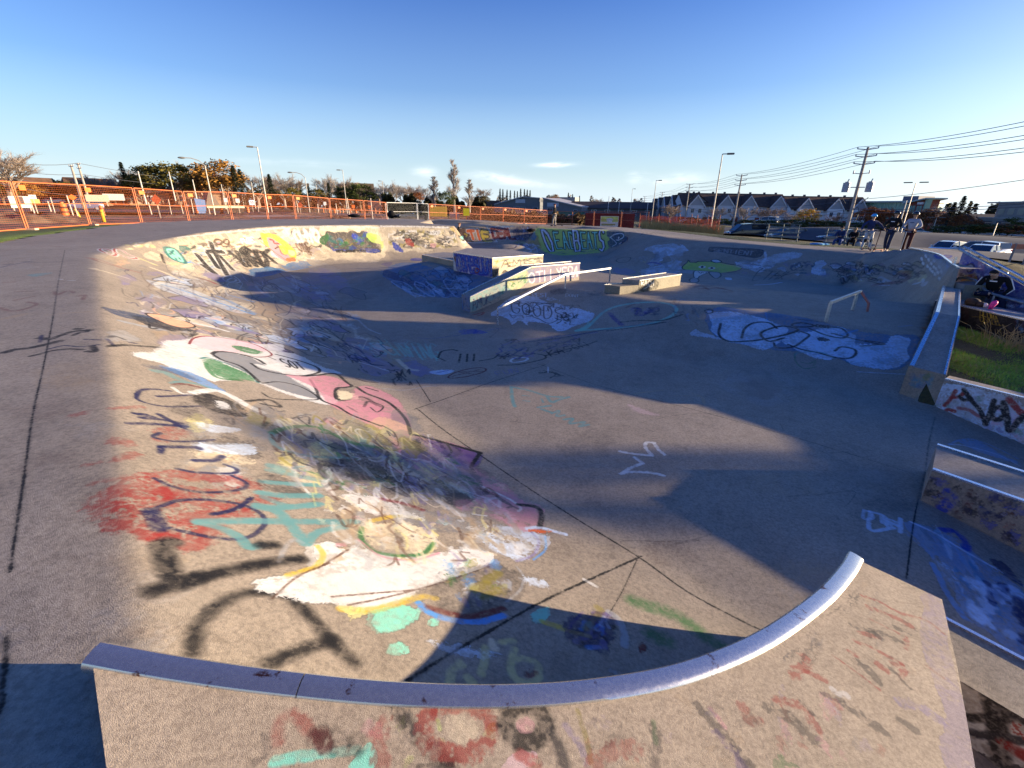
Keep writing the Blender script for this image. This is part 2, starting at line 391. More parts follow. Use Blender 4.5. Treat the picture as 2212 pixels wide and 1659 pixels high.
# ------------------------------------------------------------------ concrete
def concrete(name, layers=(), base=(.34,.30,.25), dark=.62, bump=.55, uvimg=None, rough_near=True, tint=None, agg=1., vary=None):
    m, nt, b = new_mat(name); co = coords(nt, 'Object'); L = nt.links
    big = noise(nt, co, .45, 4, .6); mid = noise(nt, co, 3.5, 6, .68); fine = noise(nt, co, 70*agg, 3, .7); sp = noise(nt, co, 230*agg, 2, .6)
    c0 = tuple(v*dark for v in base); c1 = tuple(min(1, v*1.22) for v in base)
    c = ramp(nt, mid, [(.30, c0), (.47, base), (.72, c1)])
    c = mix(nt, .75, c, ramp(nt, noise(nt, co, 13, 5, .75), [(.32, (.62,.60,.58)), (.5, (1,1,1)), (.7, (1.15,1.14,1.12))]), 'MULTIPLY')
    c = mix(nt, .55, c, ramp(nt, big, [(.3, tuple(v*.72 for v in base)), (.7, tuple(v*1.12 for v in base))]), 'MIX')
    c = mix(nt, .5, c, ramp(nt, fine, [(.35, (.74,.72,.69)), (.62, (1.2,1.18,1.15))]), 'MULTIPLY')
    if rough_near: c = mix(nt, .8, c, ramp(nt, noise(nt, co, 34*agg, 2, .5), [(.36, (.80,.79,.78)), (.48, (1,1,1)), (.62, (1.14,1.13,1.11))]), 'MULTIPLY')
    c = mix(nt, .7, c, ramp(nt, sp, [(.32, (.55,.52,.5)), (.42, (1,1,1))]), 'MULTIPLY')
    fac_bump = None
    for (im, x0, x1, y0, y1) in layers:
        mp = N(nt, 'ShaderNodeMapping'); mp.vector_type = 'TEXTURE'
        mp.inputs['Location'].default_value = (x0, y0, 0); mp.inputs['Scale'].default_value = (x1-x0, y1-y0, 1); L.new(co, mp.inputs[0])
        t = N(nt, 'ShaderNodeTexImage'); t.image = im; t.extension = 'CLIP'; L.new(mp.outputs[0], t.inputs[0])
        pw = ramp(nt, fine, [(.30, (.75,)*3), (.45, (1,)*3)])
        ma = N(nt, 'ShaderNodeMath', operation='MULTIPLY'); L.new(t.outputs[1], ma.inputs[0]); L.new(pw, ma.inputs[1])
        pc = mix(nt, .35, t.outputs[0], ramp(nt, mid, [(.3, (.7,.68,.66)), (.7, (1.1,1.1,1.1))]), 'MULTIPLY')
        c = mix(nt, ma.outputs[0], c, pc)
    if uvimg:
        t = N(nt, 'ShaderNodeTexImage'); t.image = uvimg; t.extension = 'EXTEND'; L.new(coords(nt, 'UV'), t.inputs[0])
        ma = N(nt, 'ShaderNodeMath', operation='MULTIPLY'); L.new(t.outputs[1], ma.inputs[0]); L.new(ramp(nt, fine, [(.3, (.7,)*3), (.5, (1,)*3)]), ma.inputs[1])
        c = mix(nt, ma.outputs[0], c, mix(nt, .3, t.outputs[0], ramp(nt, mid, [(.3, (.7,.68,.66)), (.7, (1.1,1.1,1.1))]), 'MULTIPLY'))
    if tint: c = mix(nt, 1., c, tint, 'MULTIPLY')
    L.new(c, b.inputs['Base Color']); b.inputs['Roughness'].default_value = .78; b.inputs['Specular IOR Level'].default_value = .35
    vo = N(nt, 'ShaderNodeTexVoronoi'); vo.inputs['Scale'].default_value = 170*agg; L.new(co, vo.inputs['Vector'])
    ad = N(nt, 'ShaderNodeMath', operation='MULTIPLY_ADD'); L.new(vo.outputs[0], ad.inputs[0]); ad.inputs[1].default_value = .55; L.new(sp, ad.inputs[2])
    bp = N(nt, 'ShaderNodeBump', Strength=bump*.8, Distance=.005); L.new(ad.outputs[0], bp.inputs['Height'])
    bp2 = N(nt, 'ShaderNodeBump', Strength=.15, Distance=.03); L.new(mid, bp2.inputs['Height']); L.new(bp.outputs[0], bp2.inputs['Normal'])
    L.new(bp2.outputs[0], b.inputs['Normal'])
    return m
# ------------------------------------------------------------------ paint on the bowl
surf = lambda P: P2S(P)
NEAR = Canvas('paint_near', -6.5, 4.6, .6, 9.6, .0045, surf, .45)
FAR = Canvas('paint_far', -16., 20., -3., 43., .0165, surf, .3); FAR.worn = .35
def paint_surface():
    global CUR
    CUR = [NEAR, FAR]
    # --- joints and cracks
    for s, w in (('K 140,540 126,610 112,700 92,800 70,900 52,1030 34,1150 22,1235', .013), ('K 15,1375 12,1420 4,1500 0,1540', .018),
                 ('K 900,882 960,930 1040,985 1150,1060 1260,1130 1382,1205 1480,1275 1580,1330 1662,1370', .016),
                 ('K 895,884 960,862 1060,826 1178,788', .012), ('K 1160,785 1300,835 1480,880 1700,940 1900,1000 1986,1028', .007),
                 ('K 880,1470 960,1420 1080,1350 1180,1295 1300,1240 1385,1202', .018), ('K 930,868 912,840 900,822', .012),
                 ('K 2020,900 2006,960 1998,1020 1975,1120 1958,1250', .012), ('K 1380,1200 1340,1285 1300,1350', .006),
                 ('K 140,540 560,478', .01), ('K 190,1131 260,1118 350,1100', .005)):
        T, p = s.split(' ', 1); ST(T, p, w*.9, 'bk', 1., soft=.1, rough=1.2, wear=0)
    for k in range(26):
        r_ = random.Random(900+k); x, y = r_.uniform(300, 1900), r_.uniform(700, 1350); P = [(x, y)]
        for j in range(7): x += r_.uniform(-60, 90); y += r_.uniform(-22, 26); P.append((x, y))
        ST('K', P, .004 if k % 2 else .05, 'dk' if k % 2 else 'cc', .55 if k % 2 else .16, soft=.2 if k % 2 else .9, rough=1.)
    for k in range(60):
        r_ = random.Random(300+k); x, y = r_.uniform(-100, 2000), r_.uniform(560, 1420); FL('K', [(x+r_.uniform(20, 120)*math.cos(t), y+r_.uniform(8, 45)*math.sin(t)) for t in np.linspace(0, 5.6, 8)], r_.choice(['dk', 'br', 'cc', 'tn', 'lg']), .13, .12, 1.)
    # --- left deck tags
    ST('a', '0,450 90,430 230,405 400,405 600,392', .05, 'nb', .6); ST('a', '50,425 90,420', .12, 'nb', .6); ST('a', '220,400 260,400', .12, 'nb', .6)
    FL('a', '225,515 330,500 480,495 400,515 300,530', 'tq', .6); ST('a', '330,268 420,262 540,270', .12, 'dr', .35)
    for p in ('470,660 500,690 560,660 620,655 640,670', '680,700 740,690 720,730', '0,800 100,830 220,810 320,770 240,750', '130,735 300,700', '140,660 290,655', '0,297 130,297', '30,580 130,575'): ST('a', p, .06, 'dr', .5)
    ST('a', '0,900 110,880 210,855', .12, 'tn', .35); ST('a', '400,865 600,845 780,835', .04, 'tn', .35); ST('a', '510,550 545,555', .04, 'wh', .7); ST('a', '590,563 650,563', .04, 'wh', .7)
    for p, w in (('40,1190 130,1165 260,1150 400,1120 520,1090', .09), ('270,1220 340,1205 450,1175 600,1160 720,1165', .05), ('330,1065 370,1065 430,1075 560,1030 650,1005 790,995', .07), ('640,1040 700,1015 750,1010 770,990', .05), ('360,1040 350,1100', .04),
                 ('760,1180 830,1180 800,1130', .06), ('740,1075 870,1080', .035), ('930,1055 1010,1050 1080,1075', .05), ('930,1070 1000,1135', .04), ('940,1135 1080,1125 1230,1135 1390,1145', .05), ('420,1160 560,1130 700,1140 860,1120', .03), ('1120,1100 1180,1110', .04), ('660,985 700,985', .07)): ST('a', p, w, 'nb' if w < .045 else 'bk', .8, wear=.4)
    ST('K', '430,478 700,474 760,478', .08, 'dk', .5)
    # --- far part of left bank: long smears in many whites and pastels
    BLB('K', '250,540 700,560 240,735 960,860', 60, ['cr', 'tn', 'lg', 'cc', 'vi'], .5, 31, .13, wear=.6, asp=.7)
    BLB('K', '330,600 760,620 420,720 920,830', 26, ['lg', 'gy', 'vi', 'cr', 'wb'], .75, 33, .16, 'dk', .03, asp=.4)
    SCR('K', '300,560 640,580 330,720 900,800', 50, .035, ['dk', 'gy', 'bk', 'br', 'nb'], .6, 5, .12, 5)
    SCR('K', '330,570 700,600 420,690 900,800', 30, .07, ['wh', 'cr', 'lg'], .6, 8, .12, 4)
    BLB('K', '230,560 640,575 260,700 900,800', 90, ['cr', 'wh', 'lg', 'cc', 'sb', 'pe', 'gy', 'tn', 'vi'], .6, 731, .07, wear=.9, asp=.5); SCR('K', '240,560 640,580 300,720 900,800', 70, .025, ['dk', 'bk', 'br', 'wh', 'cr', 'sb', 'nb'], .7, 732, .08, 5); SCR('K', '300,650 700,690 380,740 880,810', 50, .03, ['wh', 'cr', 'bk', 'lg', 'pe'], .65, 733, .08, 5)
    ST('a', '760,365 850,380 1000,430 1100,465 1220,495', .10, 'rd', .6); ST('a', '800,375 900,410 1050,450', .07, 'dr', .6)
    for p in ('870,290 900,285 960,300 1010,330 990,345 930,325 880,305', '1000,285 1060,300 1110,330 1160,350 1190,370 1120,365 1050,340 1000,310'): ST('a', p, .13, 'wh', .9, closed=True); ST('a', p, .05, 'rd', .9, closed=True)
    ST('a', '800,455 900,480 1100,540', .14, 'cr', .6); ST('a', '1330,455 1450,500 1580,560', .16, 'cr', .7); ST('a', '1240,380 1340,420', .2, 'py', .7)
    FL('a', '1275,560 1400,580 1560,590 1800,690 2000,760 2150,850 2000,830 1800,760 1600,700 1400,640', 'wb', .5)
    ST('a', '1420,600 1560,640 1800,720 2212,860', .1, 'sk', .7); ST('a', '1440,630 1700,740 2000,830', .05, 'nb', .6); ST('a', '1460,580 1700,620', .16, 'dk', .5)
    FL('a', '890,795 1000,815 1200,850 1400,900 1350,930 1150,900 1000,860', 'db', .7); FL('a', '1150,870 1350,900 1500,960 1700,1000 1480,1000 1250,940', 'dk', .75)
    FL('a', '1270,855 1400,860 1560,900 1700,960 1600,975 1450,940', 'pe', .85); ST('a', '1270,855 1400,860 1560,900 1700,960 1600,975 1450,940', .03, 'bk', .8, closed=True)
    ST('a', '1700,940 1850,970 1980,1005', .1, 'wh', .9); ST('a', '1550,900 1700,930 1900,980', .07, 'wh', .6); ST('a', '1070,920 1250,960 1420,990', .12, 'lg', .7); ST('a', '1300,940 1310,980 1370,980', .03, 'bk', .8)
    ST('a', '1900,700 2050,770 2212,850', .16, 'sb', .6); ST('a', '2000,690 2212,750', .07, 'sk', .8); ST('a', '1740,780 1900,830', .14, 'dk', .5); ST('a', '2000,960 2100,990 2212,1020', .22, 'vi', .6)
    # --- character mural on the bank (plain creature)
    FL('b', '640,260 760,255 830,235 960,225 1100,240 1300,280 1500,290 1500,340 1600,360 1760,440 1880,480 1900,500 1750,500 1700,560 1780,640 1900,700 1780,720 1500,640 1300,560 1120,540 1000,560 900,520 700,460 600,420 440,380 420,350 600,330', 'wh', .85, .06, .3)
    FL('b', '830,260 900,225 1050,240 1250,270 1380,330 1200,350 1000,330 880,300', 'lp', .8); ST('b', '820,285 850,245 940,228 1100,245 1300,290 1420,360 1330,380 1200,360', .03, 'dr', .8)
    FL('b', '1135,300 1200,300 1300,325 1350,345 1310,360 1220,345 1160,320', 'gr', .85); ST('b', '1210,325 1300,345', .025, 'wh')
    FL('b', '940,400 1000,400 1120,450 1260,510 1310,560 1200,545 1060,530 980,480', 'gr', .75); ST('b', '900,390 960,385 1100,430 1260,500 1320,565', .035, 'tl', .8); ST('b', '940,420 960,470 1030,530 1200,550', .05, 'gr', .7)
    FL('b', '985,345 1100,345 1250,380 1350,430 1500,500 1700,620 1760,680 1560,640 1340,560 1250,500 1120,440 1000,380', 'gy', .7, .04, .2)
    ST('b', '985,355 1030,340 1150,350 1300,390 1370,430', .05, 'bk', .9); ST('b', '985,355 1060,400 1200,450 1330,560', .045, 'bk', .85); ST('b', '1350,570 1480,560 1640,600 1760,680 1640,690 1430,680 1350,640', .03, 'bk', .8)
    FL('b', '1280,425 1400,440 1550,420 1680,440 1760,480 1680,500 1500,490 1350,460', 'wh', .9); ST('b', '1270,425 1340,470 1480,500 1640,515 1760,490 1740,450 1600,400 1450,360', .045, 'bk', .9)
    TX('b', 'SOT', '1460,385 1620,420 1520,450 1680,475', .03, 'bk'); ST('b', '1400,380 1450,400', .02, 'bk')
    FL('b', '1700,520 1850,520 1960,560 1990,590 1900,610 1880,650 1900,700 2050,690 2212,760 2212,900 2050,830 1900,760 1800,700 1740,600', 'pk', .75, .05, .6)
    ST('b', '1640,520 1760,510 1880,500 1960,560 2000,590 1950,600 1890,610 1890,680 1960,690 2080,670 2212,740', .05, 'bk', .9); ST('b', '1700,545 1740,610 1780,690 1900,740 2000,800 2212,880', .04, 'bk', .85)
    FL('b', '1895,620 1990,640 2060,680 1980,690 1900,680', 'cr', .85); ST('b', '2090,740 2120,700 2180,730', .04, 'bk'); FL('b', '1520,510 1700,530 1760,600 1800,640 1640,560', 'pk', .8)
    FL('K', '770,836 812,838 860,868 882,905 888,940 860,935 800,900 760,870', 'pk', .65, .04, .7); ST('K', '770,836 792,850 840,870 876,905 888,940', .05, 'bk', .85); ST('K', '805,868 828,878 815,890 800,880', .02, 'bk')
    FL('K', '850,935 930,948 1030,975 1015,1010 980,1040 930,1030 880,1000 850,965', 'pk', .6, .05, .5); FL('K', '918,950 1040,978 1020,1010 960,985', 'pu', .55)
    ST('K', '888,938 920,945 980,962 1038,978', .055, 'bk', .9); ST('K', '1038,978 1022,1000 1018,1010 1024,1020', .045, 'bk', .9); ST('K', '965,958 975,975 968,985', .03, 'bk')
    FL('K', '1000,1010 1060,1040 1110,1075 1165,1095 1168,1135 1100,1120 1020,1075', 'pk', .55, .05, .5); ST('K', '1040,1050 1100,1078 1124,1096 1120,1104', .03, 'wh', .8); ST('K', '1120,1090 1160,1096 1170,1115 1165,1140', .05, 'bk', .9)
    ST('b', '570,480 640,490 700,520 760,545', .10, 'tq', .5); FL('b', '600,440 760,470 900,520 1000,580 1100,640 1010,620 860,560 700,490', 'sb', .8); FL('b', '480,440 640,450 800,500 900,560 700,500', 'db', .4)
    ST('b', '690,570 740,560 850,570 980,605 1000,620', .05, 'tq', .7); ST('b', '710,580 780,575 900,600', .05, 'dr', .6); ST('b', '700,600 760,640 820,650', .04, 'wh', .7)
    FL('b', '830,660 900,635 1010,660 1150,710 1220,770 1200,810 1050,790 900,730', 'bk', .75, .05, .4); FL('b', '1000,690 1080,710 1120,760 1060,760 1020,730', 'wh', .9); ST('b', '850,640 1000,620 1120,660 1240,730 1350,780', .09, 'wh', .85); ST('b', '1240,700 1400,690 1480,740 1350,720', .05, 'bk', .85)
    ST('b', '440,650 470,620 560,612 680,625', .035, 'nb', .85); ST('b', '440,650 450,690 560,725 700,740 900,735', .03, 'nb', .85); ST('b', '590,665 700,662 830,655', .035, 'nb', .8); ST('b', '430,790 560,815 470,820 600,830 760,860', .045, 'nb', .75); ST('b', '600,795 740,870 820,885', .045, 'nb', .75); ST('b', '380,860 560,865 800,885', .05, 'nb', .8)
    # --- worn, multi-layer patch in the middle of the bank
    BLB('K', '400,880 880,900 430,1040 1060,1080', 60, ['cc', 'py', 'lg', 'cr', 'gy', 'tn', 'dk'], .55, 41, .16, wear=.9, asp=.9)
    BLB('K', '540,900 900,930 650,1060 1120,1110', 40, ['py', 'cr', 'dk', 'gy', 'ol', 'tq', 'pk', 'vi'], .5, 43, .14, wear=1., asp=.8)
    SCR('K', '560,880 900,930 600,1040 1120,1100', 60, .03, ['wh', 'cr', 'dk', 'ol', 'gr', 'vi', 'br'], .6, 17, .12, 5)
    FL('b', '1780,1140 1950,1120 2212,1160 2212,1290 2000,1260 1800,1200', 'dk', .65, .08, .7); FL('b', '870,1000 1000,1010 1280,1020 1300,1080 1100,1085 890,1060', 'wb', .75, .05, .6); FL('b', '860,850 1000,870 1180,900 1150,930 960,920', 'wb', .55)
    FL('b', '1060,1190 1180,1200 1250,1290 1150,1330 1060,1240', 'wh', .6)
    ST('b', '1420,930 1500,900 1650,880 1780,900 2000,1000 2212,1040', .07, 'gr', .5); ST('b', '1420,930 1430,1000 1500,1050 1700,1100 2000,1110', .05, 'tq', .5)
    ST('b', '430,790 500,795', .04, 'nb'); ST('b', '720,870 790,900', .03, 'nb')
    for p, w in (('590,920 700,900 760,930 620,980', .10), ('290,980 370,1000', .12), ('300,1120 430,1085', .09), ('70,1160 160,1145', .06), ('100,1300 300,1260 500,1240', .06), ('0,800 40,790', .1), ('250,750 400,745 480,740', .06)): ST('b', p, w*.8, 'rd', .35, rough=1.4, wear=.9)
    for p, w in (('580,1250 700,1230 860,1240 1000,1260 1220,1280 1260,1310', .13), ('600,1330 440,1320 300,1360 230,1430 280,1530 450,1600 640,1620', .14), ('520,1460 640,1440 800,1420 1000,1450 1180,1460 1400,1400', .11), ('300,1440 420,1500 600,1560 760,1580', .07), ('380,1380 500,1400 700,1390', .06), ('660,1350 900,1360 1100,1350', .12), ('820,1540 1000,1530 1200,1500', .14)): ST('b', p, w, 'rd', .5, rough=1.6, wear=1.)
    ST('c', '880,440 1000,460 1080,430 1130,380', .12, 'rd', .6, rough=.9, wear=.6); ST('c', '830,420 600,350', .1, 'rd', .35, rough=.9)
    ST('b', '610,930 560,960 700,990 880,990 1000,980', .03, 'nb', .75); ST('b', '620,1030 860,1035 890,1045', .05, 'nb', .8); ST('b', '620,1030 610,1080', .04, 'nb'); ST('b', '860,1130 1000,1130 1060,1100', .05, 'nb', .8); ST('b', '730,1190 860,1215 1080,1225 1160,1215 1160,1190 1080,1160', .03, 'nb', .85)
    ST('b', '570,1260 700,1320 900,1360 1100,1355 1220,1330 1230,1290 1130,1240', .028, 'nb', .75); ST('b', '530,1500 620,1460 750,1420 950,1415 1150,1440 1300,1490 1370,1560 1330,1640 1200,1700 1000,1690 800,1650 640,1610', .03, 'nb', .75); ST('b', '990,1520 1100,1500 1200,1460 1270,1400', .035, 'nb', .9); ST('b', '540,1500 600,1600 600,1620', .08, 'nb', .8)
    # turquoise tag
    for p, w in (('1400,130 1500,140 1700,150', .07), ('1390,190 1500,205 1700,205', .08), ('1370,255 1500,270 1700,250', .07), ('1370,265 1480,290 1560,370 1630,460', .075), ('1060,345 1300,340 1600,345 1900,345', .075), ('1070,350 1180,380 1280,430 1330,480 1400,470', .06), ('1640,460 1700,400 1850,370', .06)): ST('c', p, w, 'tq', .85, rough=.2, wear=.25)
    ST('d', '100,230 250,260 400,290', .08, 'tq', .5); ST('d', '60,390 200,440 330,440 400,430', .06, 'tq', .6); ST('b', '1420,1170 1500,1190 1560,1220', .1, 'tq', .5)
    # black spray strokes
    ST('c', '900,455 870,480 885,560 910,620 960,655 1040,645 1200,610 1400,570 1600,545', .085, 'bk', .93, soft=.5, rough=.2, wear=.05); ST('c', '820,715 900,695 1040,650', .09, 'bk', .93, soft=.5, rough=.2, wear=.05); ST('c', '850,465 945,455', .05, 'bk', .8, soft=.6); ST('c', '1410,470 1460,470', .085, 'bk', .9, soft=.5)
    ST('c', '1030,1040 1040,960 1080,880 1160,800 1280,735 1420,720 1520,735 1600,790 1700,900 1800,1010 1890,1100', .06, 'bk', .85, soft=.6, rough=.2, wear=.1); ST('c', '1440,1100 1600,1030 1780,980', .065, 'bk', .85, soft=.6, wear=.05)
    FL('c', '1090,790 1130,780 1140,810 1100,820', 'bk', .6)
    # large white patch
    FL('d', '0,880 120,870 200,860 330,820 360,790 330,690 420,640 520,700 620,690 760,720 900,760 1000,730 1100,720 1230,690 1400,720 1380,780 1250,850 1060,920 960,960 860,1000 700,1050 520,1060 480,1020 300,1010 150,970 0,940', 'wh', .93, .05, .55)
    FL('d', '410,880 700,820 900,850 860,960 620,1010 480,1000', 'wh', .97, .03, .1); BLB('d', '450,650 900,700 500,820 1000,850', 14, ['cc', 'tn', 'wh'], .5, 52, .2, wear=.8)
    FL('d', '640,560 740,540 980,560 1090,640 1020,710 850,720 700,680', 'cr', .6, .06, 1.); ST('d', '640,570 640,640 720,710 860,735 1000,725 1070,660', .035, 'gr', .8); ST('d', '700,530 860,500 1000,520', .05, 'ye', .6); ST('d', '620,640 760,740 950,760 1100,720', .02, 'pk', .7)
    FL('d', '760,400 900,430 1000,460 1280,540 1300,600 1100,600 950,560 780,470', 'gy', .5, .06, .8); FL('d', '1280,580 1420,560 1600,570 1680,630 1660,720 1560,750 1400,700', 'wb', .45, .08, 1.); ST('d', '1640,590 1690,650 1660,730 1560,770', .025, 'vi', .7); ST('d', '1730,620 1730,700 1660,760', .02, 'sk', .6)
    FL('d', '520,380 700,380 900,470 1000,520 860,500 640,470', 'wh', .7, .06, .8); FL('d', '1380,480 1640,560 1700,590 1560,580', 'pk', .5, .04, .6); ST('d', '760,400 900,430 1000,465', .05, 'dr', .6)
    ST('d', '1620,575 1700,570 1850,610', .045, 'wb', .9); FL('d', '1620,580 1780,590 1700,600 1640,592', 'og', .85); ST('d', '380,680 410,730 370,800 200,850', .035, 'ye', .7); ST('d', '150,770 190,680 240,640 290,660', .03, 'lg', .5); ST('d', '470,540 480,600 560,660', .03, 'wh', .5)
    for p in ('110,990 260,860 450,780', '460,980 700,960 950,940', '560,1030 800,980 1100,900 1400,800', '380,810 560,700'): ST('d', p, .012, 'br', .7, rough=1.)
    ST('d', '520,1050 700,1060 860,1020 1000,980 1080,990', .05, 'ye', .55); FL('d', '510,1050 620,1060 650,1090 580,1110 540,1090', 'py', .7)
    FL('d', '700,1080 740,1060 860,1030 950,1040 960,1090 900,1160 820,1195 730,1190 700,1140', 'mt', .75, .03, .5); FL('d', '800,1270 850,1250 905,1270 905,1310 850,1325 800,1310', 'mt', .7, .02, .3); FL('d', '1030,1120 1060,1112 1090,1130 1070,1155 1035,1148', 'mt', .7, .02, .2)
    FL('d', '1090,900 1200,820 1380,780 1540,830 1590,920 1520,1030 1400,1100 1200,1110 1080,1040', 'dk', .4, .08, .9); ST('d', '980,1020 1060,1080 1200,1120 1350,1125 1480,1090', .05, 'sk', .85); ST('d', '1040,1040 1160,1080 1300,1095 1480,1050', .05, 'dr', .65); ST('d', '1500,1010 1580,940 1600,860 1560,800', .02, 'lg', .5)
    BLB('d', '1080,780 1500,760 1200,1050 1560,1000', 24, ['wb', 'sk', 'ol', 'gr', 'vi', 'dk', 'wh'], .5, 66, .15, wear=1.)
    for cx, cy in ((1420, 860), (1410, 960), (1350, 920)): ST('d', f'{cx-40},{cy+20} {cx},{cy} {cx+30},{cy-20}', .08, 'ol', .5)
    FL('d', '1580,860 1700,880 1740,920 1640,910', 'wb', .6, .05, .8); FL('d', '1640,1070 1700,1040 1740,1060 1700,1130 1640,1120', 'mt', .6, .04, .7); ST('d', '1720,1130 1900,1180 2000,1190', .045, 'ye', .35); ST('d', '1300,490 1380,500', .02, 'wh')
    FL('d', '1850,1180 2000,1180 2111,1260 2111,1330 1950,1280 1860,1230', 'nb', .6, .05, .7); FL('p', '560,480 760,440 860,560 760,620 620,560', 'nb', .6, .06, .8); SCR('p', '560,420 860,440 600,620 900,620', 16, .03, ['wb', 'vi', 'nb', 'bk', 'sk', 'pu'], .6, 77, .25)
    ST('p', '830,430 880,470 910,540 910,610', .05, 'lg', .8); ST('p', '760,400 780,420 740,470 700,520', .05, 'ol', .4); ST('p', '460,480 600,530 720,560', .04, 'ye', .35); ST('p', '690,250 760,290', .03, 'wh', .6)
    ST('p', '960,370 1050,400 1200,450 1350,560 1480,640', .11, 'gr', .6, soft=.6); ST('p', '1060,550 1100,570 1130,580', .12, 'gr', .6, soft=.6); FL('p', '980,600 1010,600 1010,640 985,640', 'dr', .8); FL('p', '830,740 880,750 870,780 830,770', 'lg', .5)
    FL('p', '120,1 450,0 500,60 430,140 330,150 200,90', 'wb', .5, .05, 1.)
    FL('d', '1030,1240 1200,1270 1400,1310 1510,1345 1350,1345 1160,1310', 'wb', .55, .05, .6)
    for p in ('1165,1480 1180,1410 1230,1390 1220,1370', '1370,1280 1370,1350 1350,1440', '1545,1290 1525,1400 1560,1470 1640,1490 1690,1460 1680,1380 1600,1345 1550,1350', '1470,1250 1540,1240', '1270,1460 1300,1490'): ST('d', p, .045, 'py', .38, wear=.3)
    ST('d', '1410,1240 1420,1280 1440,1290', .04, 'cr', .6); FL('d', '1630,1430 1655,1420 1650,1460 1630,1455', 'dr', .7)
    SCR('K', '560,900 930,940 760,1230 1130,1200', 120, .02, ['cc', 'wh', 'wh', 'tn', 'lg', 'br', 'cr', 'vi', 'py'], .6, 720, .10, 5); SCR('K', '640,1000 1050,1050 780,1240 1150,1190', 40, .05, ['cc', 'tn', 'lg', 'wh'], .45, 721, .12, 4); SCR('K', '420,860 800,880 420,1040 800,1060', 40, .03, ['cc', 'lg', 'dk', 'tn'], .4, 722, .10, 4); BLB('K', '560,900 930,940 760,1230 1130,1200', 46, ['cc', 'tn', 'dk', 'cr', 'lg'], .35, 723, .07, wear=1.4)
    BLB('K', '600,960 960,1000 700,1180 1120,1160', 50, ['wh', 'wh', 'cr', 'lg', 'py', 'pk', 'tq'], .5, 734, .06, wear=1.5, asp=.5); BLB('K', '860,960 1010,980 1040,1100 1160,1120', 16, ['pk', 'lp', 'cr'], .4, 735, .2, wear=1.2)
    # --- flat floor tags
    for p, w in (('905,555 910,620 925,665', .055), ('900,550 1000,570 1120,605 1200,610', .05), ('1060,670 1130,660', .05), ('1110,605 1140,640 1180,625 1240,610', .05), ('970,600 1010,605', .03), ('975,630 1010,635', .03), ('1080,620 1090,640', .03), ('1080,680 1140,700', .05), ('1140,705 1180,690 1170,720 1210,715', .045), ('1210,740 1260,735 1240,760', .045), ('1250,765 1330,755 1300,780 1355,770', .045)): ST('g', p, w, 'tq', .75, rough=.6, wear=.5)
    ST('g', '1070,470 1140,465 1180,480', .06, 'bk', .5, rough=1.); ST('g', '1090,455 1160,475 1130,500', .03, 'bk', .5); ST('g', '1155,490 1205,485', .03, 'bk', .4); ST('g', '1118,435 1118,468', .03, 'wh', .7)
    for p in ('1535,925 1620,940 1725,950', '1620,960 1670,995', '1665,995 1600,1020 1540,1055', '1540,1055 1600,1045 1700,1048 1790,1065', '1725,950 1685,905 1690,875 1735,875', '1735,880 1760,915 1795,945'): ST('g', p, .045, 'wh', .8, rough=.6, wear=.5)
    FL('g', '1580,650 1700,690 1760,720 1640,700', 'lp', .25); ST('g', '1620,590 1780,570', .05, 'tn', .35); ST('g', '1960,590 2010,610 2025,650', .05, 'tn', .35); ST('g', '1850,600 1990,605', .03, 'tn', .3)
    for p in ('1880,1105 1880,1145 1930,1140', '1880,1105 1910,1115 1915,1135', '1945,1120 1945,1150'): ST('K', p, .04, 'wb', .5)
    # left bowl floor
    TX('g', 'SCHWING', '60,290 470,300 150,360 500,390', .05, 'mt', .3); SCR('g', '0,270 430,280 60,380 500,400', 16, .03, ['mt', 'lg'], .35, 90, .2); SCR('g', '20,250 400,260 60,400 430,420', 8, .02, ['lg'], .3, 91, .3)
    ST('g', '360,265 440,270 600,250 840,210', .03, 'bl', .5); FL('g', '600,225 680,215 700,240 620,245', 'bl', .6); FL('g', '680,215 760,235 690,245', 'bl', .6); ST('g', '520,260 700,215 830,212 780,265', .02, 'nb', .5)
    ST('g', '480,380 500,345 560,335 590,340', .045, 'bk', .8); ST('g', '480,380 520,400', .04, 'bk', .7); ST('g', '610,360 600,410', .04, 'bk', .8); ST('g', '650,360 645,405', .04, 'bk', .8); ST('g', '690,360 685,400', .04, 'bk', .8); ST('g', '720,400 800,385 830,360', .035, 'bk', .7)
    ST('g', '900,400 920,385 970,380 1000,385 980,400 920,408', .05, 'wh', .8, closed=True); ST('g', '830,425 950,420 1090,390 1100,370 1060,360', .04, 'bk', .7)
    ST('g', '540,490 600,460 700,440 755,445 740,465 650,490 560,500', .03, 'dr', .8, closed=True); ST('g', '560,490 720,450', .02, 'dr', .7); ST('g', '600,465 700,480', .02, 'dr', .7); ST('g', '560,465 740,460', .02, 'dr', .7)
    FL('g', '430,465 520,450 575,460 500,482', 'wb', .7, .03, .3); ST('g', '470,470 540,455', .02, 'bl', .8)
    SCR('g', '840,280 1300,240 760,420 1300,330', 55, .04, ['pu', 'nb', 'bk', 'vi', 'db'], .55, 101, .14, 5); ST('g', '850,310 950,280 1150,260 1400,235', .06, 'vi', .5); ST('g', '1100,370 1200,340 1330,310 1400,285', .05, 'bk', .7); ST('g', '1000,290 1200,265 1500,210 1800,175', .05, 'nb', .6); TX('g', 'KASON', '1100,345 1330,290 1130,375 1360,310', .035, 'bk', .8); TX('g', 'FUN', '800,465 940,440 820,485 950,465', .025, 'vi', .5)
